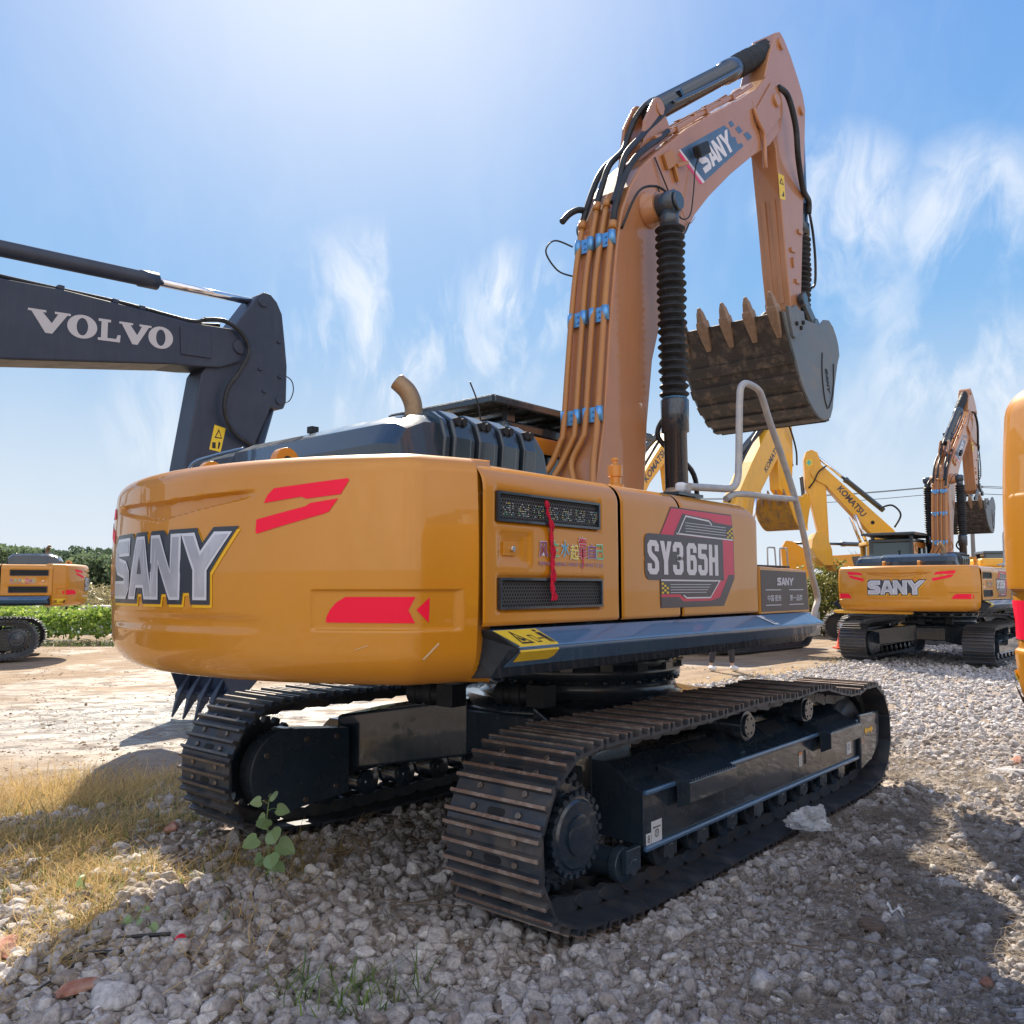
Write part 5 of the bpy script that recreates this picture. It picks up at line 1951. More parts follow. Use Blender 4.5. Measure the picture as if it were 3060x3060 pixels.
    mb.build('cab_side_panel', 'ochre', cab, bevel=.01)
    mb = MB()
    rx0, rx1, ry0, ry1 = -.62, 1.75, .36, 1.58
    mb.bb(rx0, rx1, ry0, ry1, 3.225, 3.245)
    for a, b in (((rx0, ry0), (rx1, ry0)), ((rx1, ry0), (rx1, ry1)), ((rx1, ry1), (rx0, ry1)), ((rx0, ry1), (rx0, ry0))):
        mb.bar((*a, 3.205), (*b, 3.205), .05, .05)
    for i in range(1, 6):
        xx = rx0 + i * (rx1 - rx0) / 6
        mb.bar((xx, ry0, 3.205), (xx, ry1, 3.205), .03, .035)
    for xx, yy in ((-.25, .52), (1.45, .52), (-.25, 1.43), (1.45, 1.43)):
        mb.bb(xx - .05, xx + .05, yy - .03, yy + .03, 3.085, 3.20)
    mb.build('roof_guard', 'black_paint', cab, bevel=.006)
    mb = MB()
    mb.lathe((1.3, 1.3, 3.245), (1.3, 1.3, 3.36), [(0, .05), (.3, .05), (.35, .045), (.9, .04), (1, .02)], 14)
    mb.build('beacon', 'red_lens', cab)
    # boom foot cheeks
    for y in (CY - .32, CY + .27):
        mb = MB()
        mb.prism([(-.45, 1.5), (1.3, 1.5), (1.2, 1.9), (.62, 2.35), (.25, 2.42), (-.05, 2.36), (-.35, 1.9)], y, y + .05)
        mb.build('boom_foot_plate', 'ochre_matte', parent, bevel=.006)
    # filler neck and cap
    mb = MB()
    mb.lathe((-.98, -1.02, 2.30), (-.98, -1.02, 2.55), [(0, .058), (.30, .058), (.32, .038), (.50, .038), (.52, .048), (.80, .048), (.83, .018), (.93, .018), (.94, .026), (1, .024)], 20)
    mb.build('filler_cap', 'ochre', parent, auto=35)
    mb = MB()
    mb.lathe((-.62, -1.25, 2.31), (-.62, -1.25, 2.37), [(0, .075), (.6, .075), (1, .05)], 18)
    mb.build('tank_cap', 'steel_bare', parent)
    mb = MB()
    mb.bb(-.80, -.48, -1.38, -1.16, 2.305, 2.325)
    mb.build('rail_foot', 'black_paint', parent)
    mb = MB()
    mb.box((-.60, -1.30, 2.365), (.16, .07, .07), rz=.2)
    mb.build('cloth_wrap', 'white_plastic', parent, bevel=.02)
    # grab rail
    Ry = -1.42
    mb = MB()
    mb.tube([(-.74, Ry, 2.355), (-.40, Ry, 2.375), (-.16, Ry, 2.395), (-.06, Ry, 2.46), (-.03, Ry, 2.60), (-.01, Ry, 2.85), (.01, Ry, 3.06), (.035, Ry, 3.135), (.10, Ry, 3.175),
             (.20, Ry, 3.18), (.32, Ry, 3.165), (.39, Ry, 3.11), (.50, Ry, 2.96), (.72, Ry, 2.70), (.93, Ry, 2.42), (1.10, Ry, 2.10), (1.20, Ry, 1.86), (1.30, Ry, 1.70), (1.33, Ry, 1.62), (1.27, Ry, 1.54), (1.20, Ry, 1.42)], .0245, 12, sub=5)
    gr = mb.build('grab_rail', 'rail_grey', parent)
    mb = MB()
    mb.tube([(-.24, Ry, 2.315), (-.12, Ry, 2.355), (.10, Ry, 2.375), (.5, Ry, 2.385), (.94, Ry, 2.405)], .022, 12)
    mb.build('rail_crossbar', 'rail_grey', gr)
    return cw


def build_excavator():
    root = empty('crawler_excavator')

    def tr(yc):
        return build_track(root, yc)
    build_undercarriage(root, tr)
    build_upper(root)
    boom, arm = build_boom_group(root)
    yr = CY - .21
    fb = lambda x, z, off=.003: (x, yr - off, z)
    # word panel on the boom
    d = Vector((2.255 - 1.327, 6.461 - 5.825)).normalized()
    sh = [([(1.327, 5.825), (2.255, 6.461), (2.36, 6.463), (2.42, 6.40), (2.50, 6.44), (2.56, 6.38), (2.64, 6.43), (2.70, 6.42), (1.799, 5.69)], 'decal_blue', 0),
          ([(1.296, 5.767), (1.345, 5.80), (1.765, 5.655), (1.712, 5.632)], 'decal_pink', 0),
          ([(1.303, 5.812), (1.330, 5.830), (1.802, 5.690), (1.765, 5.655)], 'white_vinyl', 1),
          ([(2.351, 6.536), (2.430, 6.588), (2.495, 6.564), (2.410, 6.503)], 'decal_blue', 0),
          ([(2.506, 6.534), (2.594, 6.600), (2.692, 6.584), (2.600, 6.512)], 'decal_blue', 0),
          ([(2.702, 6.553), (2.807, 6.626), (2.921, 6.612), (2.815, 6.525)], 'decal_blue', 0)]
    decal_layer(boom, 'boom_decal', sh, fb)
    # the word runs up the boom, its lettering sheared with the panel
    e1, e2 = Vector((.70, .545)), Vector((-.20, .125))
    o0 = Vector((1.815, 5.775))
    put_word(boom, lambda a, b, off: fb(o0.x + a * e1.x + b * e2.x, o0.y + a * e1.y + b * e2.y, .0045), 0, 0, 1, 1, name='boom_lettering', material='white_vinyl')
    fa = lambda x, z, off=.003: (x, CY - .155 - off, z)
    mb = MB()
    mb.tris2d([[(3.715, 6.52), (3.885, 6.55), (3.905, 6.26), (3.745, 6.22)]], lambda a, b: fa(a, b, .003), 0)
    mb.tris2d([[(3.745, 6.41), (3.87, 6.43), (3.80, 6.50)], [(3.775, 6.425), (3.845, 6.437), (3.805, 6.475)]], lambda a, b: fa(a, b, .0045), 1)
    mb.tris2d([[(3.80, 6.28), (3.87, 6.29), (3.86, 6.36), (3.83, 6.31)]], lambda a, b: fa(a, b, .0045), 1)
    mb.build('arm_warning_label', ['label_yellow', 'label_black'], arm, fix=False)
    build_main_bucket(root)
    return root


SKIP_FAR = {'track_shoe', 'honeycomb_mesh', 'painted_glints', 'weld_bead', 'cable', 'frame_slot', 'cover_bolt', 'guard_hole', 'plate_text',
            'red_ribbon', 'cloth_wrap', 'white_sticker', 'inspection_sticker', 'orange_topped_sticker', 'round_mark_sticker', 'antenna', 'tank_cap', 'rail_foot'}


def base_name(o):
    return o.name.split('.')[0]


def dup(o, parent=None, far_tracks=None, skip=()):
    c = o.copy()
    COL.objects.link(c)
    c.parent = parent
    if far_tracks and base_name(o) == 'crawler_track':
        side_l = o['side_left']
        c.data = far_tracks[side_l]
    for ch in list(o.children):
        if base_name(ch) in skip:
            continue
        dup(ch, c, far_tracks, skip)
    return c


# =====================================================================
# generic machine for the others: same build-up, other colours and booms
# =====================================================================
def simple_machine(name, loc, heading, paint, boom_back, boom_front, arm_poly, bk, cyls, word=None, scale=1.0, yc=0.0, hw=.24, ah=.17, belly=None, trk=None, sidew=None, tone='black_paint', tooth='tooth_worn', hoses=()):
    root = empty(name, loc, yaw(heading))
    root.scale = (scale,) * 3
    # undercarriage
    for sg in (-1, 1):
        y = sg * 1.295
        o = bpy.data.objects.new('crawler_track', trk[1 if sg > 0 else 0])
        COL.objects.link(o)
        o.parent = root
        mb = MB()
        mb.prism([(y + sg * .2, .31), (y + sg * .2, .6), (y, .73), (y - sg * .16, .73), (y - sg * .16, .33)], -1.5, 1.9, axis='x')
        mb.prism(gp_far, y - .12, y + sg * .2 if sg > 0 else y - .2)
        mb.build('track_frame', 'black_paint', root, bevel=.01)
        mb = MB()
        for i in range(8):
            roller(mb, -1.5 + i * .43, .225, y)
        mb.build('track_roller', 'black_paint', root)
        mb = MB()
        mb.lathe((2.06, y - .1, .468), (2.06, y + .1, .468), [(0, .3), (.3, .325), (.7, .325), (1, .3)], 24)
        mb.build('idler', 'track_steel', root)
        mb = MB()
        mb.lathe((-2.045, y - .1, .5), (-2.045, y + sg * .22, .5), [(0, .32), (.4, .34), (.5, .25), (1, .2)], 24)
        mb.build('final_drive', 'black_paint', root)
    mb = MB()
    mb.bb(-.9, .9, -1.15, 1.15, .5, .86)
    mb.lathe((0, 0, .84), (0, 0, 1.3), [(0, .85), (.2, .75), (1, .78)], 32)
    mb.build('centre_frame', 'black_paint', root, bevel=.03)
    # house
    mb = MB()
    mb.bb(-2.7, 1.9, -1.45, 1.45, 1.30, 1.50)
    mb.build('upper_frame', 'black_paint', root, bevel=.02)
    mb = MB()
    mb.bb(-2.72, .1, -1.48, -.4, 1.505, 2.3)
    mb.bb(-2.72, -.45, -.39, 1.48, 1.505, 2.3)
    body = mb.build('engine_housing', paint, root, bevel=.06, seg=3)
    for sg in (-1, 1):
        mb = MB()
        mb.bb(-2.4, -1.7, sg * 1.481, sg * 1.486, 1.65, 1.80)
        mb.bb(-2.4, -1.7, sg * 1.481, sg * 1.486, 2.0, 2.12)
        mb.build('vent_grille', 'dark_inside', body)
    mb = MB()
    plan_pts = [(-2.74, -1.48), (-3.1, -1.42), (-3.3, -1.1), (-3.45, -.5), (-3.48, 0), (-3.45, .5), (-3.3, 1.1), (-3.1, 1.42), (-2.74, 1.48)]
    mb.prism(plan_pts, 1.28, 2.31, axis='z')
    mb.build('counterweight', paint, root, bevel=.08, seg=4)
    mb = MB()
    mb.bb(-2.8, -1.7, -1.0, 1.0, 2.3, 2.58)
    mb.build('engine_cover', tone, root, bevel=.08, seg=3)
    mb = MB()
    mb.bb(-.35, 1.6, .5, 1.45, 1.50, 2.1)
    for xx, yy in ((-.33, .53), (-.33, 1.42), (1.57, .53), (1.57, 1.42), (.7, 1.42)):
        mb.bb(xx - .05, xx + .05, yy - .05, yy + .05, 2.09, 3.0)
    mb.bb(-.40, 1.65, .45, 1.5, 2.98, 3.1)
    cab = mb.build('cab', tone, root, bevel=.03)
    mb = MB()
    mb.bb(-.30, 1.54, .51, 1.44, 2.1, 2.98)
    mb.build('cab_glass', 'glass_dark', cab)
    # boom
    mb = MB()
    mb.prism(list(boom_back) + list(boom_front)[::-1], yc - hw, yc + hw)
    boom = mb.build('boom', paint, root, bevel=.02, seg=3)
    if belly:
        mb = MB()
        f_ = boom_front
        for (a, b) in zip(belly[:-1], belly[1:]):
            mb.add([(a[0], yc - hw + .02, a[1]), (b[0], yc - hw + .02, b[1]), (b[0], yc + hw - .02, b[1]), (a[0], yc + hw - .02, a[1])], [(0, 1, 2, 3)])
        mb.build('boom_belly', 'volvo_belly', boom)
    mb = MB()
    mb.prism(arm_poly, yc - ah, yc + ah)
    arm = mb.build('arm', paint, root, bevel=.02, seg=3)
    for (p0, p1, split, r1, r2, nm, yo, own) in cyls:
        a, b = Vector((p0[0], yc + yo, p0[1])), Vector((p1[0], yc + yo, p1[1]))
        m_ = a.lerp(b, split)
        mb = MB()
        mb.lathe(a, m_, [(0, r1 * .8), (.02, r1), (.93, r1), (.935, r1 * 1.14), (1, r1 * 1.14)], 22)
        c_ = mb.build(nm, 'black_gloss' if paint != 'volvo_grey' else 'volvo_grey', root)
        mb = MB()
        mb.cyl(m_, b, r2, 18)
        mb.build('cylinder_rod', own, c_)
    for h, r_ in hoses:
        mb = MB()
        mb.tube([(a, yc + c_, b) for a, b, c_ in h], r_, 8)
        mb.build('hose', 'hose', boom)
    bucket(root, yc=yc, **bk)
    return root, boom, arm


gp_far = [(1.875, .655), (2.36, .640), (2.36, .46), (2.30, .34), (2.12, .24), (1.98, .22), (1.875, .20)]

#@@PART2@@
HERO_YAW = 40.72
HERO = (.531, 6.870, 0)
hero = build_excavator()
hero.location = HERO
hero.rotation_euler = (0, 0, yaw(HERO_YAW))
for o in hero.children:
    if base_name(o) == 'crawler_track':
        o['side_left'] = 1 if sum(c.matrix_local.translation.y for c in o.children) > 0 else 0
FAR_TRACKS = [joined_track_mesh(-1.295), joined_track_mesh(1.295)]
tag(hero, 'large ochre excavator in the middle with a red panel on its side and raised boom', 'excavator', 'ochre excavators of one make parked in the yard')


def far_copy(loc, heading, label, extra_skip=()):
    c = dup(hero, None, FAR_TRACKS, SKIP_FAR | set(extra_skip))
    c.location = loc
    c.rotation_euler = (0, 0, yaw(heading))
    c['label'] = label
    return c


def clean_props():
    for o in bpy.data.objects:
        if 'side_left' in o:
            del o['side_left']


def at(lx, ly, root, heading):
    f = Vector((math.sin(R(heading)), math.cos(R(heading))))
    l = Vector((-f.y, f.x))
    p = Vector(root[:2]) + f * lx + l * ly
    return p


# right background: seen from behind
f38 = (math.sin(R(38)), math.cos(R(38)))
bgc = far_copy((10.29, 20.65, 0), 41, 'ochre excavator seen from behind at the right, its boom up, beside the traffic cone')
for ch in bgc.children:
    if base_name(ch) in ('boom', 'arm', 'boom_cylinder', 'bucket'):
        ch.scale = (.88, .88, .88)
        ch.location = (.12 * .1, .12 * CY, .12 * 2.0)
bgc.scale = (.94, 1.0, .94)
mb = MB()
mb.prism([(-.15, 1.205), (-.15, 1.27), (1.50, 1.285), (1.56, 1.25), (1.45, 1.205)], -2.95, -2.80, axis='x')
mb.build('guard_bar', 'komatsu_yellow', bgc, bevel=.02)
# left background: side on, its tail to the right
lfc = far_copy((-14.27, 21.0, 0), -115, 'ochre excavator standing side-on by the green vines at the left edge, tail to the right', ('grab_rail', 'rail_crossbar'))
# right foreground: only its rounded tail corner is in view
nrc = far_copy((4.785, 2.90, 0), 60, 'nearest orange excavator, only its rounded tail corner showing at the right edge', ('side_deck',))

# ---- dark grey machine on the left, boom over the yard
V0 = at(-7.5, 6.4, HERO, 41)
vo = 7.5


def sh(P, d=vo, e=0.0):
    return [(a + d, b + e) for a, b in P]


vb = dict(prof=sh([(.40, .30), (.58, .36), (.85, .62), (1.02, .95), (1.08, 1.25), (1.0, 1.55), (.80, 1.78)]), rear=sh([(.45, 1.88), (.10, 1.85), (.02, 1.5), (.12, .95)]), half=.66, thick=.035,
          m_shell='volvo_grey', m_side='volvo_grey', m_tooth='volvo_grey', tooth_dir=(-.42, -1), teeth=5, tlen=.33)
volvo, vboom, varm = simple_machine(
    'wheel_track_excavator', (V0.x, V0.y, 0), 41, 'volvo_grey',
    sh([(-7.3, 1.9), (-7.1, 2.9), (-6.4, 4.0), (-5.3, 4.85), (-4.2, 5.12), (-2.28, 5.13), (-1.667, 5.172), (-.942, 5.171), (-.107, 5.154), (.463, 5.206), (.72, 5.16)]),
    sh([(-6.6, 1.8), (-6.3, 2.6), (-5.6, 3.45), (-4.7, 3.95), (-3.6, 4.12), (-2.242, 4.233), (-.344, 4.556), (-.016, 4.59), (.353, 4.648), (.72, 4.82), (.85, 4.98)]),
    sh([(.80, 5.62), (.92, 5.80), (1.02, 5.87), (1.13, 5.86), (1.23, 5.78), (1.32, 5.62), (1.38, 5.2), (1.42, 4.88), (1.42, 4.36), (1.38, 4.26), (1.30, 4.235), (1.17, 4.25), (.93, 3.70), (.72, 3.2), (.45, 2.2), (.32, 1.76), (.05, 1.70), (-.10, 1.82), (-.22, 2.4), (-.108, 3.136), (.108, 4.53), (.42, 5.05)]),
    vb,
    [((-4.05 + vo, 5.42), (.99 + vo, 5.74), .712, .095, .052, 'arm_cylinder', -.05, 'chrome'),
     ((-6.3 + vo, 1.6), (-4.1 + vo, 4.3), .6, .09, .05, 'boom_cylinder', -.42, 'chrome'), ((-6.3 + vo, 1.6), (-4.1 + vo, 4.3), .6, .09, .05, 'boom_cylinder', .42, 'chrome'),
     ((1.28 + vo, 4.35), (.62 + vo, 2.0), .45, .08, .045, 'bucket_cylinder', 0, 'chrome')],
    belly=sh([(-3.6, 4.116), (-2.242, 4.229), (-.344, 4.552)]), trk=FAR_TRACKS, hw=.26, ah=.20, tone='volvo_grey',
    hoses=[([(a + vo, b, c_) for a, b, c_ in ((.10, 5.24, -.24), (.36, 5.28, -.28), (.58, 5.18, -.32), (.72, 4.95, -.34), (.60, 4.65, -.34), (.42, 4.35, -.33), (.40, 4.05, -.31), (.55, 3.80, -.28), (.85, 3.66, -.25), (.98, 3.60, -.2))], .032),
           ([(a + vo, b, c_) for a, b, c_ in ((-4.2, 5.16, -.18), (-2.3, 5.17, -.18), (-1.0, 5.21, -.18), (-.1, 5.19, -.2), (.1, 5.24, -.24))], .026),
           ([(a + vo, b, c_) for a, b, c_ in ((-4.2, 5.16, .05), (-2.3, 5.17, .05), (-1.0, 5.21, .05), (-.1, 5.22, .05), (.46, 5.30, .0))], .026),
           ([(a + vo, b, c_) for a, b, c_ in ((1.42, 4.78, -.1), (1.56, 4.72, -.1), (1.60, 4.58, -.1), (1.54, 4.42, -.1), (1.42, 4.36, -.1))], .008)])
tag(volvo, 'dark grey excavator at the left with a pale serif word on its level boom', 'excavator')
volvo.name = 'grey_crawler_excavator'
vf = lambda x, z, off=.003: (x + vo, -.26 - off, z)
# serif word along the boom
VG = [(0, 1), (0, .90), (.08, .90), (.42, 0), (.58, 0), (.92, .90), (1.0, .90), (1.0, 1), (.62, 1), (.62, .90), (.70, .90), (.56, .46), (.34, .90), (.42, .90), (.42, 1)]
LG = [(0, 0), (0, .12), (.12, .12), (.12, .88), (0, .88), (0, 1), (.50, 1), (.50, .88), (.38, .88), (.38, .14), (.74, .14), (.80, .34), (.92, .34), (.90, 0)]
OG = [(.5 + .5 * math.cos(R(a)), .5 + .54 * math.sin(R(a))) for a in range(0, 360, 12)]
OH = [(.5 + .19 * math.cos(R(a)), .5 + .40 * math.sin(R(a))) for a in range(0, 360, 12)]
mb = MB()
x = -2.035
for g, hole, w in ((VG, None, .46), (OG, OH, .34), (LG, None, .29), (VG, None, .40), (OG, OH, .32)):
    z0 = 4.60 + (x + 2.035) * .085
    hgt = .262
    lp = [[(x + a * w, z0 + b * hgt + a * w * .085) for a, b in g]]
    if hole:
        lp.append([(x + a * w, z0 + b * hgt + a * w * .085) for a, b in hole])
    mb.tris2d(lp, lambda a, b: vf(a, b, .003))
    x += w + (-.035 if g is VG else -.045 if g is LG else .012)
mb.build('boom_lettering', 'volvo_letter', vboom, fix=False)
mb = MB()
fa2 = lambda x, z, off=.003: (x + vo, -.20 - off, z)
mb.tris2d([[(.315, 3.875), (.48, 3.85), (.414, 3.52), (.249, 3.538)]], lambda a, b: fa2(a, b, .003), 0)
mb.tris2d([[(.32, 3.70), (.43, 3.70), (.38, 3.83)], [(.34, 3.715), (.415, 3.715), (.38, 3.795)]], lambda a, b: fa2(a, b, .0045), 1)
mb.tris2d([[(.29, 3.56), (.34, 3.56), (.34, 3.64), (.29, 3.64)]], lambda a, b: fa2(a, b, .0045), 1)
mb.tris2d([[(.37, 3.56), (.39, 3.56), (.41, 3.64), (.38, 3.66)]], lambda a, b: fa2(a, b, .0045), 1)
mb.build('arm_warning_label', ['label_yellow', 'label_black'], varm, fix=False)
for x_, z_, hw_, r_, nm_, par_ in ((.62, 4.98, .29, .10, 'boom_pin', vboom), (1.0, 5.72, .23, .075, 'cylinder_pin', varm), (1.30, 4.36, .23, .06, 'cylinder_pin', varm)):
    mb = MB()
    mb.cyl((x_ + vo, -hw_, z_), (x_ + vo, hw_, z_), r_, 24, bev=.01)
    mb.build(nm_, 'volvo_grey', par_)
mb = MB()
mb.box((-.02 + vo, -.265, 4.90), (.42, .03, .36), ry=R(-4))
mb.build('pin_plate', 'volvo_grey', vboom, bevel=.006)
for x_ in (-1.68, -1.05, -.72):
    mb = MB()
    mb.box((x_ + vo, -.18, 5.20), (.07, .12, .05))
    mb.build('hose_clip', 'volvo_grey', vboom, bevel=.006)
for x_, z_ in ((1.27, 5.2), (1.30, 4.7), (.98, 4.75), (1.05, 4.45)):
    mb = MB()
    mb.box((x_ + vo, -.21, z_), (.06, .03, .03))
    mb.build('arm_lug', 'volvo_grey', varm, bevel=.006)

# ---- yellow machines in the background
KB = dict(prof=[(a + .45, b) for a, b in SHELL], rear=[(a + .45, b) for a, b in SIDE_REAR], half=.60, thick=.03, m_shell='komatsu_worn', m_side='komatsu_yellow', m_tooth='tooth_worn',
          tooth_dir=(-.3, 1), teeth=5, tlen=.26)
kb, kbb, kba = simple_machine(
    'yellow_excavator', (5.9, 24.5, 0), 45, 'komatsu_yellow',
    [(-.2, 1.8), (0, 3.0), (.82, 4.43), (1.71, 5.51), (2.64, 6.53), (3.24, 6.98), (3.5, 7.0)],
    [(.6, 1.7), (1.2, 3.2), (2.09, 4.56), (2.8, 5.3), (3.4, 5.89), (3.75, 6.3), (3.8, 6.7)],
    [(3.39, 5.69), (3.45, 4.80), (3.8, 4.60), (4.22, 4.62), (4.32, 5.17), (4.42, 6.0), (4.42, 6.9), (4.25, 7.5), (3.95, 7.72), (3.75, 7.4), (3.45, 6.6)],
    KB, [((1.35, 5.75), (3.95, 7.55), .62, .11, .06, 'arm_cylinder', 0, 'chrome'), ((.8, 1.8), (1.5, 4.5), .6, .1, .06, 'boom_cylinder', -.42, 'chrome'), ((.8, 1.8), (1.5, 4.5), .6, .1, .06, 'boom_cylinder', .42, 'chrome'),
         ((4.55, 6.6), (4.55, 4.9), .55, .085, .05, 'bucket_cylinder', 0, 'chrome')], trk=FAR_TRACKS, tone='komatsu_yellow',
    hoses=[([(.5, 4.2, -.1), (1.0, 5.1, -.12), (1.5, 5.75, -.12), (2.4, 6.6, -.12), (3.2, 7.15, -.1)], .05), ([(3.5, 6.8, -.3), (3.9, 6.9, -.3), (4.3, 6.5, -.26), (4.6, 6.1, -.2), (4.7, 5.7, -.15)], .03)])
tag(kb, 'yellow excavator behind the grab rail, its dirty yellow bucket hanging just right of the hood', 'excavator', 'yellow excavators beyond the middle machine')


def boom_word(parent, p0, p1, hgt, y, flip, text='KOMATSU', mt='decal_char'):
    p0, p1 = Vector(p0), Vector(p1)
    d = p1 - p0
    n = Vector((-d.y, d.x)).normalized() * hgt
    if flip:
        n = -n
    mb = MB()
    put_text(mb, text, lambda a, b, o: (p0.x + d.x * a + n.x * b, y + (o if y > 0 else -o), p0.y + d.y * a + n.y * b), 0, 0, 1, 1, .004, bold=.03)
    return mb.build('boom_lettering', mt, parent, fix=False)


boom_word(kbb, (2.50, 5.22), (3.42, 6.16), .20, -.24, False)
kc, kcb, kca = simple_machine(
    'yellow_excavator', (3.2, 28.8, 0), 45, 'komatsu_yellow',
    [(-.2, 1.8), (.3, 3.6), (1.2, 5.0), (2.21, 6.13), (3.5, 7.47), (3.75, 7.5)],
    [(.6, 1.7), (1.3, 4.2), (2.19, 5.42), (3.27, 6.38), (3.7, 6.8), (3.9, 7.2)],
    [(3.32, 6.4), (3.50, 5.34), (3.75, 4.9), (4.2, 4.9), (4.4, 6.3), (4.35, 7.4), (4.1, 8.0), (3.85, 8.1), (3.6, 7.5)],
    dict(KB, prof=[(a + .35, b + .3) for a, b in SHELL], rear=[(a + .35, b + .3) for a, b in SIDE_REAR]),
    [((1.9, 6.42), (3.9, 7.95), .5, .11, .06, 'arm_cylinder', 0, 'chrome'), ((.8, 1.8), (1.5, 4.5), .6, .1, .06, 'boom_cylinder', -.42, 'chrome'), ((.8, 1.8), (1.5, 4.5), .6, .1, .06, 'boom_cylinder', .42, 'chrome')],
    trk=FAR_TRACKS, tone='komatsu_yellow', hoses=[([(1.2, 5.1, -.1), (2.2, 6.25, -.12), (3.0, 7.1, -.12)], .05)])
kc['label'] = 'yellow excavator half hidden behind the black boom cylinder of the middle one'
kc['category'] = 'excavator'
kc['group'] = 'yellow excavators beyond the middle machine'
boom_word(kcb, (1.98, 5.40), (3.28, 6.68), .26, -.24, False)
ka, kab, kaa = simple_machine(
    'yellow_excavator', (12.6, 27.0, 0), -80, 'komatsu_yellow',
    [(-.15, 1.8), (.1, 2.9), (.53, 3.53), (1.6, 4.60), (2.60, 5.62), (2.85, 5.65)],
    [(.6, 1.7), (.95, 2.9), (1.21, 3.4), (2.0, 4.32), (2.53, 4.98), (2.9, 5.2), (3.0, 5.4)],
    [(3.08, 6.10), (2.92, 6.16), (2.74, 6.06), (2.57, 5.44), (2.51, 4.93), (2.47, 3.08), (2.70, 3.00), (2.98, 4.37), (3.14, 4.94), (3.16, 5.85)],
    dict(prof=[(2.45, 2.40), (2.72, 2.42), (2.95, 2.65), (3.08, 2.95), (3.05, 3.25), (2.92, 3.45)], rear=[(2.75, 3.5), (2.60, 3.3), (2.48, 2.9)], half=.60, thick=.03, m_shell='komatsu_yellow', m_side='komatsu_yellow',
         m_tooth='komatsu_worn', tooth_dir=(-.5, -1), teeth=5, tlen=.2),
    [((.75, 4.15), (2.85, 6.05), .55, .085, .05, 'arm_cylinder', 0, 'chrome'), ((.9, 1.7), (1.7, 4.0), .6, .08, .05, 'boom_cylinder', .36, 'chrome'), ((.9, 1.7), (1.7, 4.0), .6, .08, .05, 'boom_cylinder', -.36, 'chrome'),
     ((3.24, 5.3), (3.12, 3.55), .6, .06, .04, 'bucket_cylinder', 0, 'chrome')], trk=FAR_TRACKS, tone='komatsu_yellow', hw=.22,
    hoses=[([(.5, 3.6, .2), (.3, 4.0, .2), (.55, 4.3, .2), (.95, 4.2, .2)], .03), ([(2.5, 5.6, .28), (2.75, 5.4, .3), (2.9, 5.1, .28), (3.05, 4.9, .2)], .025)])
ka['label'] = 'yellow excavator facing left with a green cross on its arm'
ka['category'] = 'excavator'
ka['group'] = 'yellow excavators beyond the middle machine'
boom_word(kab, (2.20, 4.84), (1.46, 3.93), .20, .22, True)
mb = MB()
g = lambda a, b: (a, .174, b)
mb.tris2d([[(3.10, 5.60), (2.90, 5.63), (2.92, 5.86), (3.12, 5.83)]], g, 0)
mb.tris2d([[(3.035, 5.64), (2.985, 5.645), (2.985, 5.71), (2.93, 5.715), (2.93, 5.76), (2.985, 5.755), (2.99, 5.82), (3.04, 5.815), (3.04, 5.755), (3.09, 5.75), (3.09, 5.70), (3.04, 5.705)]], lambda a, b: (a, .176, b), 1)
mb.tris2d([[(2.98, 5.0), (2.88, 5.0), (2.88, 5.2), (2.98, 5.2)]], g, 0)
mb.build('safety_sticker', ['label_yellow', 'mint'], kaa, fix=False)
mb = MB()
mb.cyl((1.15, .223, 3.76), (1.15, .23, 3.76), .06, 16)
mb.build('boom_hole', 'dark_inside', kab)
# low boom behind them
kd, kdb, kda = simple_machine(
    'orange_excavator', (20.0, 34.0, 0), -80, 'orange_side',
    [(-.1, 1.9), (.8, 2.7), (2.5, 3.15), (5.0, 3.12), (6.8, 3.02), (7.5, 3.0)],
    [(.7, 1.8), (1.4, 2.3), (2.8, 2.55), (5.0, 2.45), (6.8, 2.35), (7.8, 2.6)],
    [(7.3, 2.9), (7.55, 3.15), (8.1, 3.35), (8.5, 3.62), (8.75, 3.65), (8.95, 3.3), (8.9, 2.4), (8.2, .9), (7.9, .9), (8.0, 2.0)],
    dict(prof=[(7.7, .35), (8.0, .3), (8.4, .45), (8.6, .8), (8.45, 1.1)], rear=[(8.1, 1.1), (7.75, .9)], half=.55, thick=.03, m_shell='orange_side', m_side='orange_side', m_tooth='tooth_worn', tooth_dir=(-.8, -.5), teeth=4, tlen=.2),
    [((3.6, 3.40), (8.55, 3.55), .6, .09, .055, 'arm_cylinder', 0, 'black_gloss'), ((.9, 1.7), (2.8, 2.7), .6, .08, .05, 'boom_cylinder', .36, 'chrome')], trk=FAR_TRACKS, tone='black_paint', hw=.2)
tag(kd, 'orange excavator far back, its low level boom showing left of the dark cab', 'excavator')
mb = MB()
g = lambda a, b: (a, .204, b)
mb.tris2d([[(6.1, 2.52), (5.2, 2.58), (5.3, 3.02), (6.2, 2.96)]], g, 0)
mb.tris2d([[(5.15, 2.58), (5.05, 2.58), (5.3, 3.02), (5.4, 3.02)]], g, 1)
mb.build('boom_decal', ['decal_char', 'red_vinyl'], kdb, fix=False)
for m_, hh in ((kb, 1), (kc, 0), (ka, 0)):
    if hh:
        for x0 in (.25, .95):
            mb = MB()
            mb.tube([(x0, -1.42, 2.25), (x0, -1.42, 2.75), (x0 + .06, -1.42, 2.82), (x0 + .34, -1.42, 2.82), (x0 + .42, -1.42, 2.72), (x0 + .52, -1.42, 1.5)], .022, 8, sub=3)
            mb.tube([(x0, -1.42, 2.25), (x0, -1.42, 1.5)], .022, 8, sub=1)
            mb.build('grab_rail', 'rail_grey', m_)
clean_props()

# =====================================================================
# ground
# =====================================================================
HF = Vector((math.sin(R(41)), math.cos(R(41))))
HL = Vector((-HF.y, HF.x))


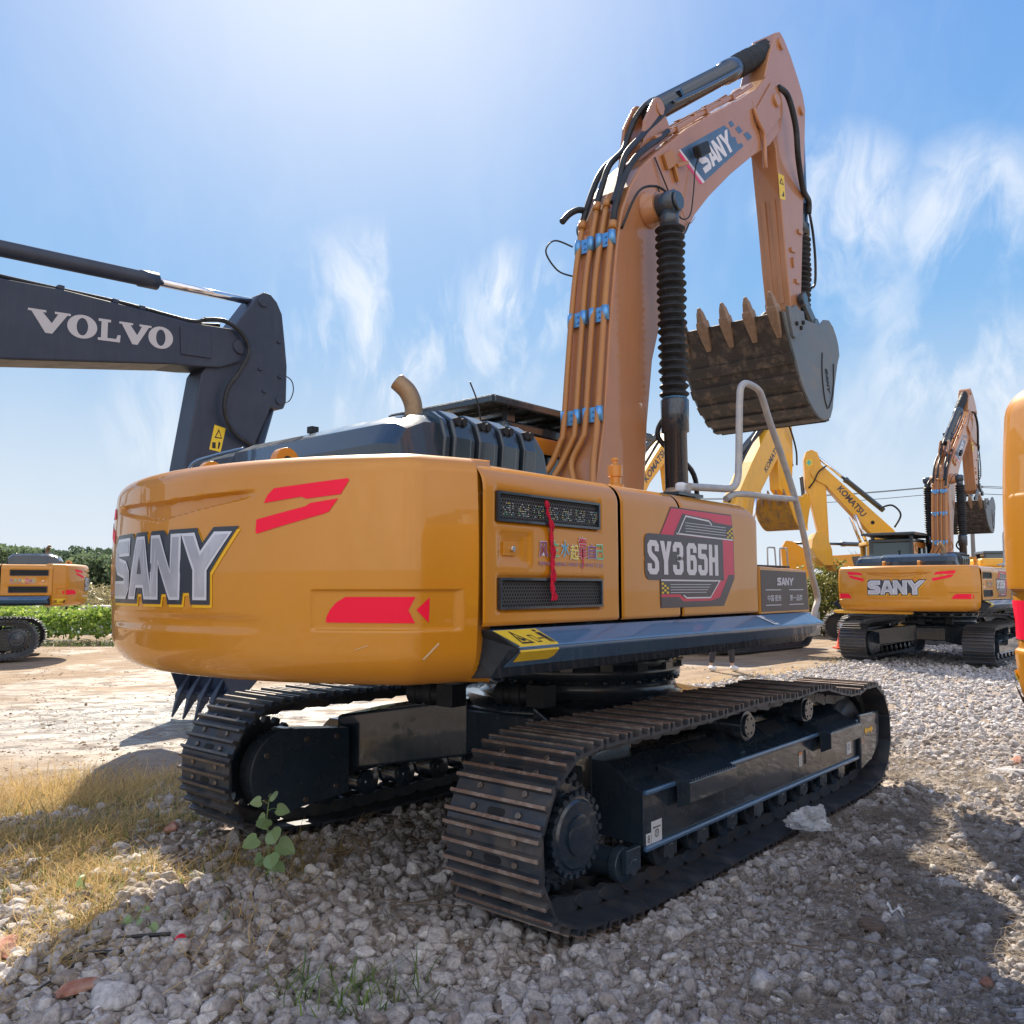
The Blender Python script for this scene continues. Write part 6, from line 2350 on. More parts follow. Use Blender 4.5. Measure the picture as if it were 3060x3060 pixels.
def lat(x, y):
    return (x - HERO[0]) * HL.x + (y - HERO[1]) * HL.y


def fwd(x, y):
    return (x - HERO[0]) * HF.x + (y - HERO[1]) * HF.y


def nz(x, y, s, k_=0):
    return mnoise.noise(Vector((x * s, y * s, k_ * 7.3)))


def edge_lat(x, y):
    return 3.45 + .5 * nz(x, y, .5, 1) + .22 * nz(x, y, 2.2, 2)


def gh(x, y):
    """height of the gravel bed"""
    a, b = lat(x, y), fwd(x, y)
    h = .035 * nz(x, y, .55, 3) + .02 * nz(x, y, 1.7, 4) + .012
    # pushed-up ridge beside and behind the near track, and the rise left of the plant
    h += .09 * math.exp(-(((a + 2.25) / .38) ** 2)) * (1 / (1 + math.exp(-(b + 2.3) * 2.5))) * (1 / (1 + math.exp((b - 3.4) * 2))) * .6
    h += .07 * math.exp(-(((a - .1) / .75) ** 2) - ((b + 3.3) / .9) ** 2)
    h += .04 * math.exp(-(((a - 2.3) / .8) ** 2) - ((b + 3.2) / .8) ** 2)
    # under the tracks it is pressed flat
    for tc in (-1.3, 1.3):
        q = max(0, 1 - max(0, abs(a - tc) - .30) / .20)
        if -2.2 < b < 2.3:
            h = h * (1 - q) + q * (-.005)
    e = edge_lat(x, y) - a
    t = min(1, max(0, (e + .05) / .5))
    return h * t - .03 * (1 - t)


def sheet(name, xs, ys, fn, mt, kind='structure', keep=None):
    nx, ny = len(xs), len(ys)
    V = [(x, y, fn(x, y)) for x in xs for y in ys]
    F = []
    for i in range(nx - 1):
        for j in range(ny - 1):
            if keep and not keep((xs[i] + xs[i + 1]) / 2, (ys[j] + ys[j + 1]) / 2):
                continue
            F.append((i * ny + j, (i + 1) * ny + j, (i + 1) * ny + j + 1, i * ny + j + 1))
    me = bpy.data.meshes.new(name)
    me.from_pydata(V, [], F)
    me.materials.append(MATS[mt])
    me.polygons.foreach_set('use_smooth', [True] * len(F))
    o = bpy.data.objects.new(name, me)
    COL.objects.link(o)
    o['kind'] = kind
    return o


xs = np.concatenate([np.linspace(-900, -40, 8), np.linspace(-38, 40, 160), np.linspace(42, 900, 8)])
ys = np.concatenate([np.linspace(-300, -12, 5), np.linspace(-10, 42, 110), np.linspace(45, 1500, 10)])
sheet('dirt_ground', list(xs), list(ys), lambda x, y: -.022 + .012 * nz(x, y, .6, 5) + .006 * nz(x, y * 3, 1.2, 6) if abs(x) < 41 and -11 < y < 43 else -.022, 'dirt')
sheet('gravel_bed', list(np.linspace(-9, 30, 300)), list(np.linspace(-3, 32, 270)), gh, 'gravel_bed', keep=lambda x, y: lat(x, y) < edge_lat(x, y) + .15)


# ---- loose stones: one heap of countless pieces
def ico(sub):
    bm = bmesh.new()
    bmesh.ops.create_icosphere(bm, subdivisions=sub, radius=1)
    v = np.array([q.co[:] for q in bm.verts])
    f = np.array([[a.index for a in p.verts] for p in bm.faces])
    bm.free()
    return v, f


def scatter_mesh(name, verts, faces, tone, mt, kind='stuff', smooth=True, label=None, cat=None):
    me = bpy.data.meshes.new(name)
    nv, nf, fl = len(verts), len(faces), faces.shape[1]
    me.vertices.add(nv)
    me.vertices.foreach_set('co', verts.astype(np.float32).ravel())
    me.loops.add(nf * fl)
    me.loops.foreach_set('vertex_index', faces.astype(np.int32).ravel())
    me.polygons.add(nf)
    me.polygons.foreach_set('loop_start', (np.arange(nf) * fl).astype(np.int32))
    me.polygons.foreach_set('loop_total', np.full(nf, fl, dtype=np.int32))
    me.update(calc_edges=True)
    me.polygons.foreach_set('use_smooth', np.full(nf, smooth))
    at_ = me.attributes.new('tone', 'FLOAT', 'POINT')
    at_.data.foreach_set('value', tone.astype(np.float32))
    me.materials.append(MATS[mt])
    o = bpy.data.objects.new(name, me)
    COL.objects.link(o)
    tag(o, label, cat, None, kind)
    return o


rng = np.random.default_rng(11)


def rand_rot(n):
    q = rng.normal(size=(n, 4))
    q /= np.linalg.norm(q, axis=1)[:, None]
    w, x, y, z = q.T
    return np.stack([np.stack([1 - 2 * (y * y + z * z), 2 * (x * y - z * w), 2 * (x * z + y * w)], -1),
                     np.stack([2 * (x * y + z * w), 1 - 2 * (x * x + z * z), 2 * (y * z - x * w)], -1),
                     np.stack([2 * (x * z - y * w), 2 * (y * z + x * w), 1 - 2 * (x * x + y * y)], -1)], -2)


def stone_shapes(sub, n):
    v, f = ico(sub)
    out = []
    for i in range(n):
        w = v.copy()
        # chop with random planes for worn facets, then roughen
        for _ in range(13):
            d = rng.normal(size=3)
            d /= np.linalg.norm(d)
            c = rng.uniform(.48, .86)
            p = w @ d
            over = np.maximum(0, p - c)
            w = w - over[:, None] * d[None] * .97
        nn = np.array([mnoise.noise(Vector((a * 2.1 + i * 9, b * 2.1, c_ * 2.1))) for a, b, c_ in v])
        n2 = np.array([mnoise.noise(Vector((a * 5.1 + i * 3, b * 5.1, c_ * 5.1))) for a, b, c_ in v])
        w = w * (1.12 + .20 * nn + .10 * n2)[:, None]
        out.append(w)
    return np.array(out), f


def stones(name, n, region, dens, rfn, sub, shapes=24, label=None, smooth=True, toneb=0.0):
    SH, F = stone_shapes(sub, shapes)
    P = []
    x0, x1, y0, y1 = region
    tries = 0
    while len(P) < n and tries < n * 12:
        tries += 1
        x, y = rng.uniform(x0, x1), rng.uniform(y0, y1)
        if x < -.70 * y - .8 or x > .70 * y + 1.0:
            continue
        a, b = lat(x, y), fwd(x, y)
        if a > edge_lat(x, y) - .02:
            if a > edge_lat(x, y) + .5 or rng.random() > .12:
                continue
        if -1.95 < b < 2.1 and min(abs(a - 1.3), abs(a + 1.3)) < .315:
            continue
        if rng.random() > dens(x, y, a, b):
            continue
        P.append((x, y))
    P = np.array(P)
    n = len(P)
    r = np.array([rfn(x, y) for x, y in P])
    z = np.array([gh(x, y) for x, y in P]) + r * rng.uniform(-.15, .55, n)
    M = rand_rot(n)
    idx = rng.integers(0, shapes, n)
    asp = np.stack([rng.uniform(.85, 1.3, n), rng.uniform(.8, 1.1, n), rng.uniform(.6, .95, n)], -1)
    base = SH[idx] * asp[:, None, :] * r[:, None, None]
    W = np.einsum('nij,nvj->nvi', M, base)
    W[:, :, 2] *= .86
    W += np.concatenate([P, z[:, None]], 1)[:, None, :]
    nv = SH.shape[1]
    faces = (F[None] + (np.arange(n) * nv)[:, None, None]).reshape(-1, 3)
    tone = np.clip(rng.normal(.52 + toneb, .22, n), 0, 1)
    tone = np.repeat(tone, nv)
    return scatter_mesh(name, W.reshape(-1, 3), faces, tone, 'pumice', label=label, cat='gravel', smooth=smooth)


def straw_amount(x, y):
    """how much dead grass covers the stones"""
    a, b = lat(x, y), fwd(x, y)
    s = 0
    s = max(s, math.exp(-(((x + 2.6) / 1.1) ** 2) - ((y - 5.4) / 1.5) ** 2) * 1.25)
    s = max(s, math.exp(-(((x + 3.4) / 1.0) ** 2) - ((y - 6.9) / 1.0) ** 2) * 1.2)
    s = max(s, math.exp(-(((x + 2.1) / .8) ** 2) - ((y - 4.3) / .6) ** 2) * .9)
    s = max(s, math.exp(-(((x - 2.5) / 1.0) ** 2) - ((y - 5.8) / 1.1) ** 2) * .85)
    s = max(s, math.exp(-(((x - 3.7) / .55) ** 2) - ((y - 7.9) / .7) ** 2) * .9)
    s = max(s, math.exp(-(((x - 1.35) / .8) ** 2) - ((y - 3.95) / .5) ** 2) * .9)
    s = max(s, math.exp(-(((x + .55) / .4) ** 2) - ((y - 4.6) / .35) ** 2) * .6)
    s *= .50 + 1.3 * (nz(x, y, 1.6, 9) + .1) + 1.3 * nz(x, y, 4.2, 10)
    return min(1, max(0, s))


def soil(x, y):
    """where brown earth shows between the stones, mostly low on the right"""
    return max(0, min(1, (nz(x, y, 1.3, 41) + .15) * 2.2)) / (1 + math.exp((.9 - x) * 3))


def big(x, y):
    left = 1 / (1 + math.exp((x - .8) * 2.2))
    r = rng.lognormal(math.log(.0195 + .0085 * left), .42)
    return max(.009, min(r, .060))


stones('gravel', 12500, (-4.5, 5.5, 2.9, 5.6), lambda x, y, a, b: (1 - .55 * straw_amount(x, y)) * (1 - .55 * soil(x, y)), lambda x, y: big(x, y) * 1.0, 3, shapes=14, label='pale grey pumice gravel covering the near ground in the shade')
stones('gravel', 13500, (-7, 8, 5.6, 10.5), lambda x, y, a, b: (1 - .5 * straw_amount(x, y)) * (1 if a < 3.4 else .5), lambda x, y: min(.06, rng.lognormal(math.log(.022), .42)), 2, shapes=16, smooth=False,
       label='pale gravel under and beside the tracks, partly sunlit on the right')
stones('gravel', 17000, (-2, 20, 10.5, 26), lambda x, y, a, b: min(1, 60 / (y * y) + .35), lambda x, y: rng.lognormal(math.log(.032), .35), 1, shapes=10, smooth=False,
       label='sunlit pinkish gravel running back to the right-hand excavators', toneb=.12)


stones('gravel', 16000, (-4.2, 5.0, 2.9, 5.4), lambda x, y, a, b: 1, lambda x, y: rng.lognormal(math.log(.0085), .35), 1, shapes=10, smooth=False,
       label='small chips and grit between the near stones')


# ---- dead grass, green blades
def blades(name, pts, hfn, width, lean, mt, label, cat='grass', segs=4, tonefn=None, curl=.5):
    n = len(pts)
    P = np.array(pts)
    ang = rng.uniform(0, 2 * PI, n)
    h = np.array([hfn() for _ in range(n)])
    ln = rng.uniform(lean[0], lean[1], n)
    tw = rng.normal(0, curl, n)
    V = np.zeros((n, segs * 2, 3))
    for s in range(segs):
        t = s / (segs - 1)
        a = ang + tw * t * 1.2
        rad = h * (np.sin(ln) * t + .35 * np.sin(ln) * t * t)
        zz = h * np.cos(ln) * t * (1 - .25 * t)
        cx = P[:, 0] + rad * np.cos(a)
        cy = P[:, 1] + rad * np.sin(a)
        cz = P[:, 2] + zz
        w = width * (1 - .75 * t) * rng.uniform(.7, 1.3, n)
        px, py = -np.sin(a) * w, np.cos(a) * w
        V[:, s * 2] = np.stack([cx - px, cy - py, cz], -1)
        V[:, s * 2 + 1] = np.stack([cx + px, cy + py, cz + w * .4], -1)
    F = np.array([[2 * s, 2 * s + 1, 2 * s + 3, 2 * s + 2] for s in range(segs - 1)])
    faces = (F[None] + (np.arange(n) * segs * 2)[:, None, None]).reshape(-1, 4)
    tone = np.clip(rng.normal(.5, .28, n), 0, 1)
    return scatter_mesh(name, V.reshape(-1, 3), faces, np.repeat(tone, segs * 2), mt, label=label, cat=cat)


def pick(n, region, amount, zf, lift=.01):
    out = []
    x0, x1, y0, y1 = region
    t = 0
    while len(out) < n and t < n * 60:
        t += 1
        x, y = rng.uniform(x0, x1), rng.uniform(y0, y1)
        if x < -.72 * y - .6 or x > .72 * y + .8:
            continue
        if rng.random() < amount(x, y):
            a, b = lat(x, y), fwd(x, y)
            if -2.4 < b < 2.5 and min(abs(a - 1.3), abs(a + 1.3)) < .36:
                continue
            out.append((x, y, max(-.02, zf(x, y)) + lift))
    return out


left_s = lambda x, y: straw_amount(x, y) if x < -.9 else 0
blades('dead_grass', pick(12500, (-6, -.8, 3.2, 9.2), left_s, gh, .012), lambda: rng.uniform(.06, .20), .0026, (.55, 1.5), 'straw', 'dry yellow straw lying over the stones on the sunlit left')
blades('dead_grass', pick(19000, (-1.2, 6.5, 3.2, 10), lambda x, y: (.10 + straw_amount(x, y) * .9) * (.35 + 1.4 * max(0, nz(x, y, 1.9, 17) + .2)), gh, .022), lambda: rng.uniform(.05, .19), .0019, (1.1, 1.54), 'straw_grey', 'thin grey dead stalks strewn over the shaded gravel on the right')
blades('green_grass', pick(2600, (-4, -1.2, 4.2, 8), lambda x, y: straw_amount(x, y) * .8, gh, .01), lambda: rng.uniform(.05, .13), .0032, (.1, .9), 'green_blade', 'short green blades coming up through the straw on the left')
tuft = [(-.70 + rng.normal(0, .17), 3.66 + rng.normal(0, .10), .03) for _ in range(150)]
blades('grass_tuft', tuft, lambda: rng.uniform(.08, .22), .0045, (.1, .9), 'green_blade', 'pale green grass tuft at the bottom edge, left of centre', segs=5)
for o in list(COL.objects):
    if base_name(o) == 'grass_tuft':
        pass
def clods(n):
    SH, F = stone_shapes(1, 10)
    P = []
    while len(P) < n:
        y = 6 + 20 * rng.random() ** 1.3
        x = rng.uniform(-.75 * y - 1, .4 * y + 2)
        a = lat(x, y)
        if a > edge_lat(x, y) and rng.random() < .35 + nz(x, y, .7, 31) * 1.3:
            P.append((x, y, -.022 + .012 * nz(x, y, .6, 5)))
    P = np.array(P)
    r = rng.lognormal(math.log(.010), .5, n)
    M = rand_rot(n)
    W = np.einsum('nij,nvj->nvi', M, SH[rng.integers(0, 10, n)] * r[:, None, None])
    W[:, :, 2] *= .7
    W += P[:, None, :]
    nv = SH.shape[1]
    faces = (F[None] + (np.arange(n) * nv)[:, None, None]).reshape(-1, 3)
    scatter_mesh('loose_clods', W.reshape(-1, 3), faces, np.repeat(np.clip(rng.normal(.45, .25, n), 0, 1), nv), 'earth_clod', label='small clods and pebbles scattered over the dirt road', cat='clods', smooth=False)


leaf_mat('earth_clod', (.22, .15, .10), (.40, .31, .22), 0.0, .9)
clods(8000)
tall = [(x, y, z) for x, y, z in pick(2200, (-5, -2.4, 6.0, 8.4), lambda x, y: .9 * math.exp(-(((x + 3.7) / .8) ** 2) - ((y - 7.1) / .6) ** 2), gh, .0)]
blades('tall_straw', tall, lambda: rng.uniform(.12, .34), .0028, (.1, .9), 'straw', 'tall golden dry grass where the gravel meets the dirt at the left', curl=.9)
tall = [(x, y, z) for x, y, z in pick(1500, (-3.4, -1.2, 4.2, 6.2), lambda x, y: straw_amount(x, y) ** 2, gh, .0)]
blades('tall_straw', tall, lambda: rng.uniform(.08, .24), .0026, (.1, 1.0), 'straw', 'sunlit tufts of yellow straw left of the leafy weed', curl=.9)
road_edge = lambda x, y: .9 * math.exp(-((lat(x, y) - edge_lat(x, y)) / .45) ** 2)
blades('edge_grass', pick(3500, (-7, 12, 5.5, 24), road_edge, gh, .0), lambda: rng.uniform(.06, .20), .003, (.3, 1.3), 'straw', 'dry grass fringe between the gravel and the dirt road')
vx = [(rng.uniform(-26, -8.5), rng.uniform(25.6, 26.8), -.02) for _ in range(1300)]
blades('verge_grass', vx, lambda: rng.uniform(.1, .35), .01, (.1, 1.0), 'green_blade', 'green verge at the foot of the vines')


# ---- leafy masses
def leaves(name, C, size, mt, label, cat, kind='stuff', aspect=.7, droop=.5, tone=None, parent=None, smooth=False):
    """C: n x 3 leaf centres; folded leaf quads facing every way"""
    n = len(C)
    M = rand_rot(n)
    s = size * rng.uniform(.6, 1.35, n)
    base = np.array([[-.5, 0, 0], [0, -.5 * aspect, -.10], [.5, 0, 0], [0, .5 * aspect, -.10]])
    W = np.einsum('nij,vj->nvi', M, base) * s[:, None, None] + C[:, None, :]
    F = np.array([[0, 1, 2], [0, 2, 3]])
    faces = (F[None] + (np.arange(n) * 4)[:, None, None]).reshape(-1, 3)
    tn = np.clip(rng.normal(.45, .26, n), 0, 1) if tone is None else tone
    o = scatter_mesh(name, W.reshape(-1, 3), faces, np.repeat(tn, 4), mt, kind=kind, label=label if not parent else None, cat=cat if not parent else None, smooth=False)
    if parent:
        o.parent = parent
        if 'kind' in o:
            del o['kind']
    return o


n = 26000
X = rng.uniform(-28, -7.5, n)
Y = 26.4 + np.abs(rng.normal(0, 1, n)) * 2.1
top = np.array([1.02 + .28 * nz(x, y, .45, 12) + .10 * nz(x, y, 1.5, 13) for x, y in zip(X, Y)]) * np.minimum(1, .25 + (Y - 26.3) / 1.0)
Z = top * (1 - np.abs(rng.normal(0, .22, n)))
leaves('vine_cover', np.stack([X, Y, np.maximum(.02, Z)], -1), .15, 'vine_leaf', 'bright green creeping vines heaped along the far left side of the yard', 'vines')
n = 7000
X = rng.uniform(-40, -12, n)
Y = rng.uniform(44, 52, n)
Z = rng.uniform(0, 1.9, n) * np.array([.9 + .3 * nz(x, y, .3, 14) for x, y in zip(X, Y)])
leaves('reeds', np.stack([X, Y, Z], -1), .42, 'reed_leaf', 'buff dry reeds beyond the pond at the left', 'reeds', aspect=.25)
# distant belt of trees, a mass with an uneven top
n = 80000
X = np.where(rng.random(n) < .6, rng.uniform(-56, -12, n), rng.uniform(-95, 110, n))
Y = 66 + rng.uniform(0, 9, n)
TH = np.array([(4.5 + .9 * nz(x, 0, .11, 20) + .7 * nz(x, 0, .42, 21) + .35 * nz(x, 0, 1.3, 22)) * (1 if x < -8 else .58 if x < 60 else .8) for x in X])
U = rng.random(n) ** .55
lump = np.array([nz(x, z * 3 + y * .2, .5, 23) for x, y, z in zip(X, Y, U)])
Y = Y + lump * -2.5
leaves('distant_trees', np.stack([X, Y, TH * U], -1), .46, 'tree_leaf', 'belt of dark green trees along the horizon', 'trees', tone=np.clip(.45 + lump * .9 + rng.normal(0, .18, n), 0, 1))
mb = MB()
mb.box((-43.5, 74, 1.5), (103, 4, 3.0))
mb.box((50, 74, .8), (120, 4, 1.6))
und = mb.build('wood_shade_block', 'dark_inside', None)  # near-black boxes painted as the shade deep between the trees
tag(und, 'dark blocks standing for the shade inside the distant belt of trees', 'trees', None, 'stuff')

# water left of the vines' far side
mb = MB()
mb.bb(-40, -11.5, 33, 43, -.03, -.012)
w_ = mb.build('pond_water', 'pond_water', None)
w_['kind'] = 'structure'
mb = MB()
mb.bb(-16.6, -15.6, 33.0, 34.2, -.02, 1.05)
tag(mb.build('concrete_block', 'concrete_lump', None, bevel=.05), 'low pale concrete sluice by the pond at the left', 'concrete')


# ---- bushes along the right-hand far side
def bush(loc, w, d, h, label, seed):
    rs = np.random.default_rng(seed)
    t = empty('bush', (loc[0], loc[1], 0))
    mb = MB()
    for i in range(9):
        a = rs.uniform(0, 2 * PI)
        e = Vector((math.cos(a) * w * .35 * rs.random(), math.sin(a) * d * .35 * rs.random(), h * rs.uniform(.5, .9)))
        mb.tube([(0, 0, 0), (e.x * .4, e.y * .4, e.z * .45), tuple(e)], .02, 5, sub=2, rads=[.04, .02, .008])
    mb.build('stems', 'bark', t)
    C = []
    k_ = 0
    while len(C) < 5200:
        k_ += 1
        p = rs.normal(size=3)
        p /= np.linalg.norm(p)
        q = rs.random() ** .28
        x, y, z = p * q * np.array([w / 2, d / 2, h * .55]) + np.array([0, 0, h * .5])
        lum = mnoise.noise(Vector((x * 1.3 + seed, y * 1.3, z * 1.5)))
        if z < .02 or lum < -.12 - .25 * (1 - q):
            continue
        s = 1 + lum * .25
        C.append((x * s, y * s, z * s))
    C = np.array(C)
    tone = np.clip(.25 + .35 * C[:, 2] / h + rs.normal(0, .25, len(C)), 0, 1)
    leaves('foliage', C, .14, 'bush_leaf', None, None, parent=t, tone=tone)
    tag(t, label, 'bush', 'bushes along the far side of the yard')
    return t


for i, (x, y, w, d, h, lb) in enumerate(((11.3, 31.2, 3.4, 2.6, 2.55, 'tall yellow-green bush between the middle and the right excavator'),
                                        (14.6, 33.0, 4.2, 2.8, 2.3, 'bushy green shrub behind the right ochre excavator'),
                                        (8.2, 33.5, 3.2, 2.4, 2.0, 'bush hidden behind the yellow excavators'),
                                        (19.0, 34.5, 4.6, 2.8, 2.2, 'wide bush right of the orange low boom'),
                                        (24.0, 33.5, 5.0, 3.0, 1.9, 'bush at the far right by the road'),
                                        (4.6, 36.5, 3.6, 2.6, 1.9, 'low bush behind the middle excavator'))):
    bush((x, y), w, d, h, lb, 40 + i)


# ---- bare trees, pole and wires
def bare_tree(loc, h, label, seed):
    rs = random.Random(seed)
    t = empty('bare_tree', loc)
    mb = MB()
    mb.tube([(0, 0, 0), (.1, 0, h * .25), (.02, .1, h * .42)], .12, 8, sub=3, rads=[.16, .12, .09])
    mb.build('trunk', 'bark', t)
    mb = MB()

    def grow_(p, d, L, r, lv):
        q = p + d * L
        mb.tube([p, p.lerp(q, .5) + Vector((rs.uniform(-1, 1), rs.uniform(-1, 1), 0)) * L * .06, q], r, 4, sub=2, caps=False, rads=[r, r * .6])
        if lv == 0:
            return
        for _ in range(3 if lv > 1 else 4):
            dd = (d + Vector((rs.uniform(-1, 1), rs.uniform(-1, 1), rs.uniform(-.25, .8))) * .75).normalized()
            grow_(p.lerp(q, rs.uniform(.55, 1)), dd, L * rs.uniform(.55, .75), r * .55, lv - 1)
    for _ in range(5):
        a = rs.uniform(0, 2 * PI)
        grow_(Vector((.02, .1, h * rs.uniform(.3, .42))), Vector((math.cos(a) * .6, math.sin(a) * .6, .9)).normalized(), h * .24, .05, 3)
    mb.build('crown', 'bark', t)
    tag(t, label, 'tree', 'bare trees on the horizon')
    return t


bare_tree((22.0, 55, 0), 4.6, 'bare leafless tree on the horizon above the low orange boom', 1)
bare_tree((27.3, 50, 0), 3.8, 'small bare tree right of the raised ochre boom at the right', 2)
bare_tree((24.2, 57, 0), 4.2, 'bare twiggy tree just left of the dark cab at the right', 3)
bare_tree((30.6, 52, 0), 3.2, 'scrubby bare tree in front of the far shed', 4)
t = empty('utility_pole', (32.4, 60, 0))
mb = MB()
mb.cyl((0, 0, 0), (0, 0, 9.3), .17, 10, r1=.11)
mb.build('pole', 'wood_pole', t)
mb = MB()
mb.bar((-.9, 0, 8.8), (.9, 0, 8.8), .1, .1)
mb.build('crossarm', 'wood_pole', t)
tag(t, 'grey utility pole behind the right ochre excavator', 'pole')
for i, (dz, dy) in enumerate(((8.86, 0), (8.86, .7), (8.35, .3))):
    mb = MB()
    pts = [(x, 60 + dy, (dz - .9) + 2.2 * ((x - 4) / 28) ** 2 * .4 if x < 32.4 else dz) for x in (-12, -4, 4, 12, 20, 27, 32.4)]
    pts = [(x, 60 + dy, dz - (.9 if x < 32 else 0) * math.sin(PI * min(1, (32.4 - x) / 40))) for x in (-10, 0, 8, 16, 24, 32.4)]
    mb.tube(pts + [(44, 60 + dy, dz - .6), (60, 60 + dy, dz - .2)], .022, 4, sub=3)
    tag(mb.build('power_line', 'wire', None), ('upper', 'middle', 'lowest')[i] + ' of the three overhead wires at the right', 'wire', 'overhead wires')
t = empty('shed', (34.2, 56, 0))
mb = MB()
mb.bb(-3.2, 5, -3, 3, 0, 3.0)
mb.build('wall', 'shed_wall', t)
mb = MB()
mb.prism([(-4.0, 2.85), (.9, 4.35), (5.8, 2.85), (5.8, 3.0), (.9, 4.52), (-4.0, 3.0)], -3.6, 3.6)
mb.build('roof', 'shed_roof', t)
tag(t, 'far shed with a dark pitched roof at the right', 'shed')

# ---- traffic cone
t = empty('traffic_cone', (9.33, 24.4, 0))
mb = MB()
mb.bb(-.2, .2, -.2, .2, 0, .035)
mb.lathe((0, 0, .03), (0, 0, .70), [(0, .16), (.02, .15), (1, .035)], 20)
mb.build('cone_body', 'cone_orange', t)
mb = MB()
mb.lathe((0, 0, .52), (0, 0, .69), [(0, .068), (1, .042)], 20)
mb.build('white_band', 'white_plastic', t)
tag(t, 'red-orange traffic cone with a white tip on the dirt by the right excavator', 'cone')


# ---- the person whose legs show under the side deck
def skin_mesh(name, verts, edges, radii, mt, parent, root=0, sub=2):
    bm = bmesh.new()
    lay = bm.verts.layers.skin.verify()
    vs = []
    for i, (p, r) in enumerate(zip(verts, radii)):
        v = bm.verts.new(p)
        v[lay].radius = r if isinstance(r, tuple) else (r, r)
        v[lay].use_root = (i == root)
        vs.append(v)
    for a, b in edges:
        bm.edges.new((vs[a], vs[b]))
    me = bpy.data.meshes.new(name)
    bm.to_mesh(me)
    bm.free()
    me.materials.append(MATS[mt])
    o = bpy.data.objects.new(name, me)
    COL.objects.link(o)
    if parent:
        o.parent = parent
    s = o.modifiers.new('skin', 'SKIN')
    s.use_smooth_shade = True
    m_ = o.modifiers.new('sub', 'SUBSURF')
    m_.levels = m_.render_levels = sub
    return o


pr = empty('person', (4.38, 18.05, 0), R(10))
V_ = [(0, 0, .96), (0, 0, 1.15), (0, 0, 1.36), (0, 0, 1.47), (0, -.01, 1.56), (0, -.02, 1.66), (0, -.01, 1.73),
      (-.10, 0, .90), (-.17, -.03, .50), (-.22, .06, .09), (-.23, -.10, .04),
      (.10, 0, .90), (.17, -.10, .50), (.22, -.02, .09), (.23, -.18, .04),
      (-.19, 0, 1.38), (-.25, .04, 1.10), (-.22, -.08, .86), (-.21, -.12, .77),
      (.19, 0, 1.38), (.25, .03, 1.10), (.23, -.10, .87), (.22, -.14, .78)]
E_ = [(0, 1), (1, 2), (2, 3), (3, 4), (4, 5), (5, 6), (0, 7), (7, 8), (8, 9), (9, 10), (0, 11), (11, 12), (12, 13), (13, 14), (2, 15), (15, 16), (16, 17), (17, 18), (2, 19), (19, 20), (20, 21), (21, 22)]
Rd = [.13, .12, .14, .06, .055, .085, .07, .085, .06, .038, .035, .085, .06, .038, .035, .06, .042, .032, .03, .06, .042, .032, .03]
body = skin_mesh('body', V_, E_, Rd, 'skin', pr)
skin_mesh('trousers', [(0, 0, .97), (-.10, 0, .89), (-.17, -.03, .50), (-.215, .055, .13), (.10, 0, .89), (.17, -.10, .50), (.215, -.025, .13)], [(0, 1), (1, 2), (2, 3), (0, 4), (4, 5), (5, 6)], [.15, .105, .078, .058, .105, .078, .058], 'cloth_dark', pr)
skin_mesh('jacket', [(0, 0, .95), (0, 0, 1.15), (0, 0, 1.38), (-.19, 0, 1.39), (-.255, .04, 1.10), (-.225, -.07, .90), (.19, 0, 1.39), (.255, .03, 1.10), (.235, -.09, .90)], [(0, 1), (1, 2), (2, 3), (3, 4), (4, 5), (2, 6), (6, 7), (7, 8)], [.155, .145, .155, .08, .056, .045, .08, .056, .045], 'cloth_blue', pr)
mb = MB()
for sx, (ax, ay) in ((-1, (-.22, .05)), (1, (.22, -.03))):
    mb.lathe((ax, ay + .05, .05), (ax * 1.06, ay - .22, .04), [(0, .03), (.1, .05), (.4, .058), (.8, .05), (1, .02)], 12)
for i in range(len(mb.v)):
    v = mb.v[i]
    mb.v[i] = (v[0], v[1], max(.0, v[2] - .0))
mb.build('shoes', 'shoe_white', pr)
mb = MB()
mb.lathe((0, .005, 1.66), (0, .01, 1.80), [(0, .088), (.3, .098), (.6, .09), (.85, .06), (1, .02)], 16)
mb.build('hair', 'hair', pr)
tag(pr, 'person in dark trousers and white shoes walking behind the excavator, seen below the side deck', 'person')


# ---- small things on the ground
def lump(name, loc, size, mt, label, cat, seed=0, rz=0.0, sub=3, flat=False):
    SH, F = stone_shapes(sub, 1)
    me_v = SH[0] * np.array(size)
    if flat:
        me_v[:, 2] = np.clip(me_v[:, 2], -size[2] * .6, size[2] * .6)
    mb = MB()
    mb.add([tuple(v) for v in me_v], [tuple(f) for f in F], sm=not flat)
    o = mb.build(name, mt, None, bevel=0)
    o.location = (loc[0], loc[1], max(0, gh(loc[0], loc[1])) + loc[2])
    o.rotation_euler = (rng.uniform(-.3, .3), rng.uniform(-.3, .3), rz)
    tag(o, label, cat)
    return o


lump('rubble_slab', (-2.02, 4.39, .03), (.13, .10, .035), 'concrete_lump', 'flat pale slab of rubble on the shaded gravel near the lower left', 'rubble', rz=.4, flat=True)
lump('brick_fragment', (-1.79, 3.68, .025), (.11, .04, .03), 'brick', 'long red brick fragment at the lower left edge', 'brick', rz=.5, flat=True)
lump('brick_fragment', (-2.30, 4.0, .04), (.09, .08, .05), 'brick', 'pinkish brick piece at the far left edge', 'brick', rz=1.0, flat=True)
lump('brick_fragment', (-2.33, 6.02, .03), (.06, .05, .055), 'brick', 'dark red stone left of the far track', 'brick', rz=.2)
lump('brick_fragment', (2.03, 3.83, .02), (.035, .03, .03), 'brick', 'small orange brick bit at the lower right', 'brick')
lump('brick_fragment', (4.87, 8.42, .03), (.10, .05, .03), 'brick', 'red brick piece on the sunlit gravel at the right', 'brick', rz=.6, flat=True)
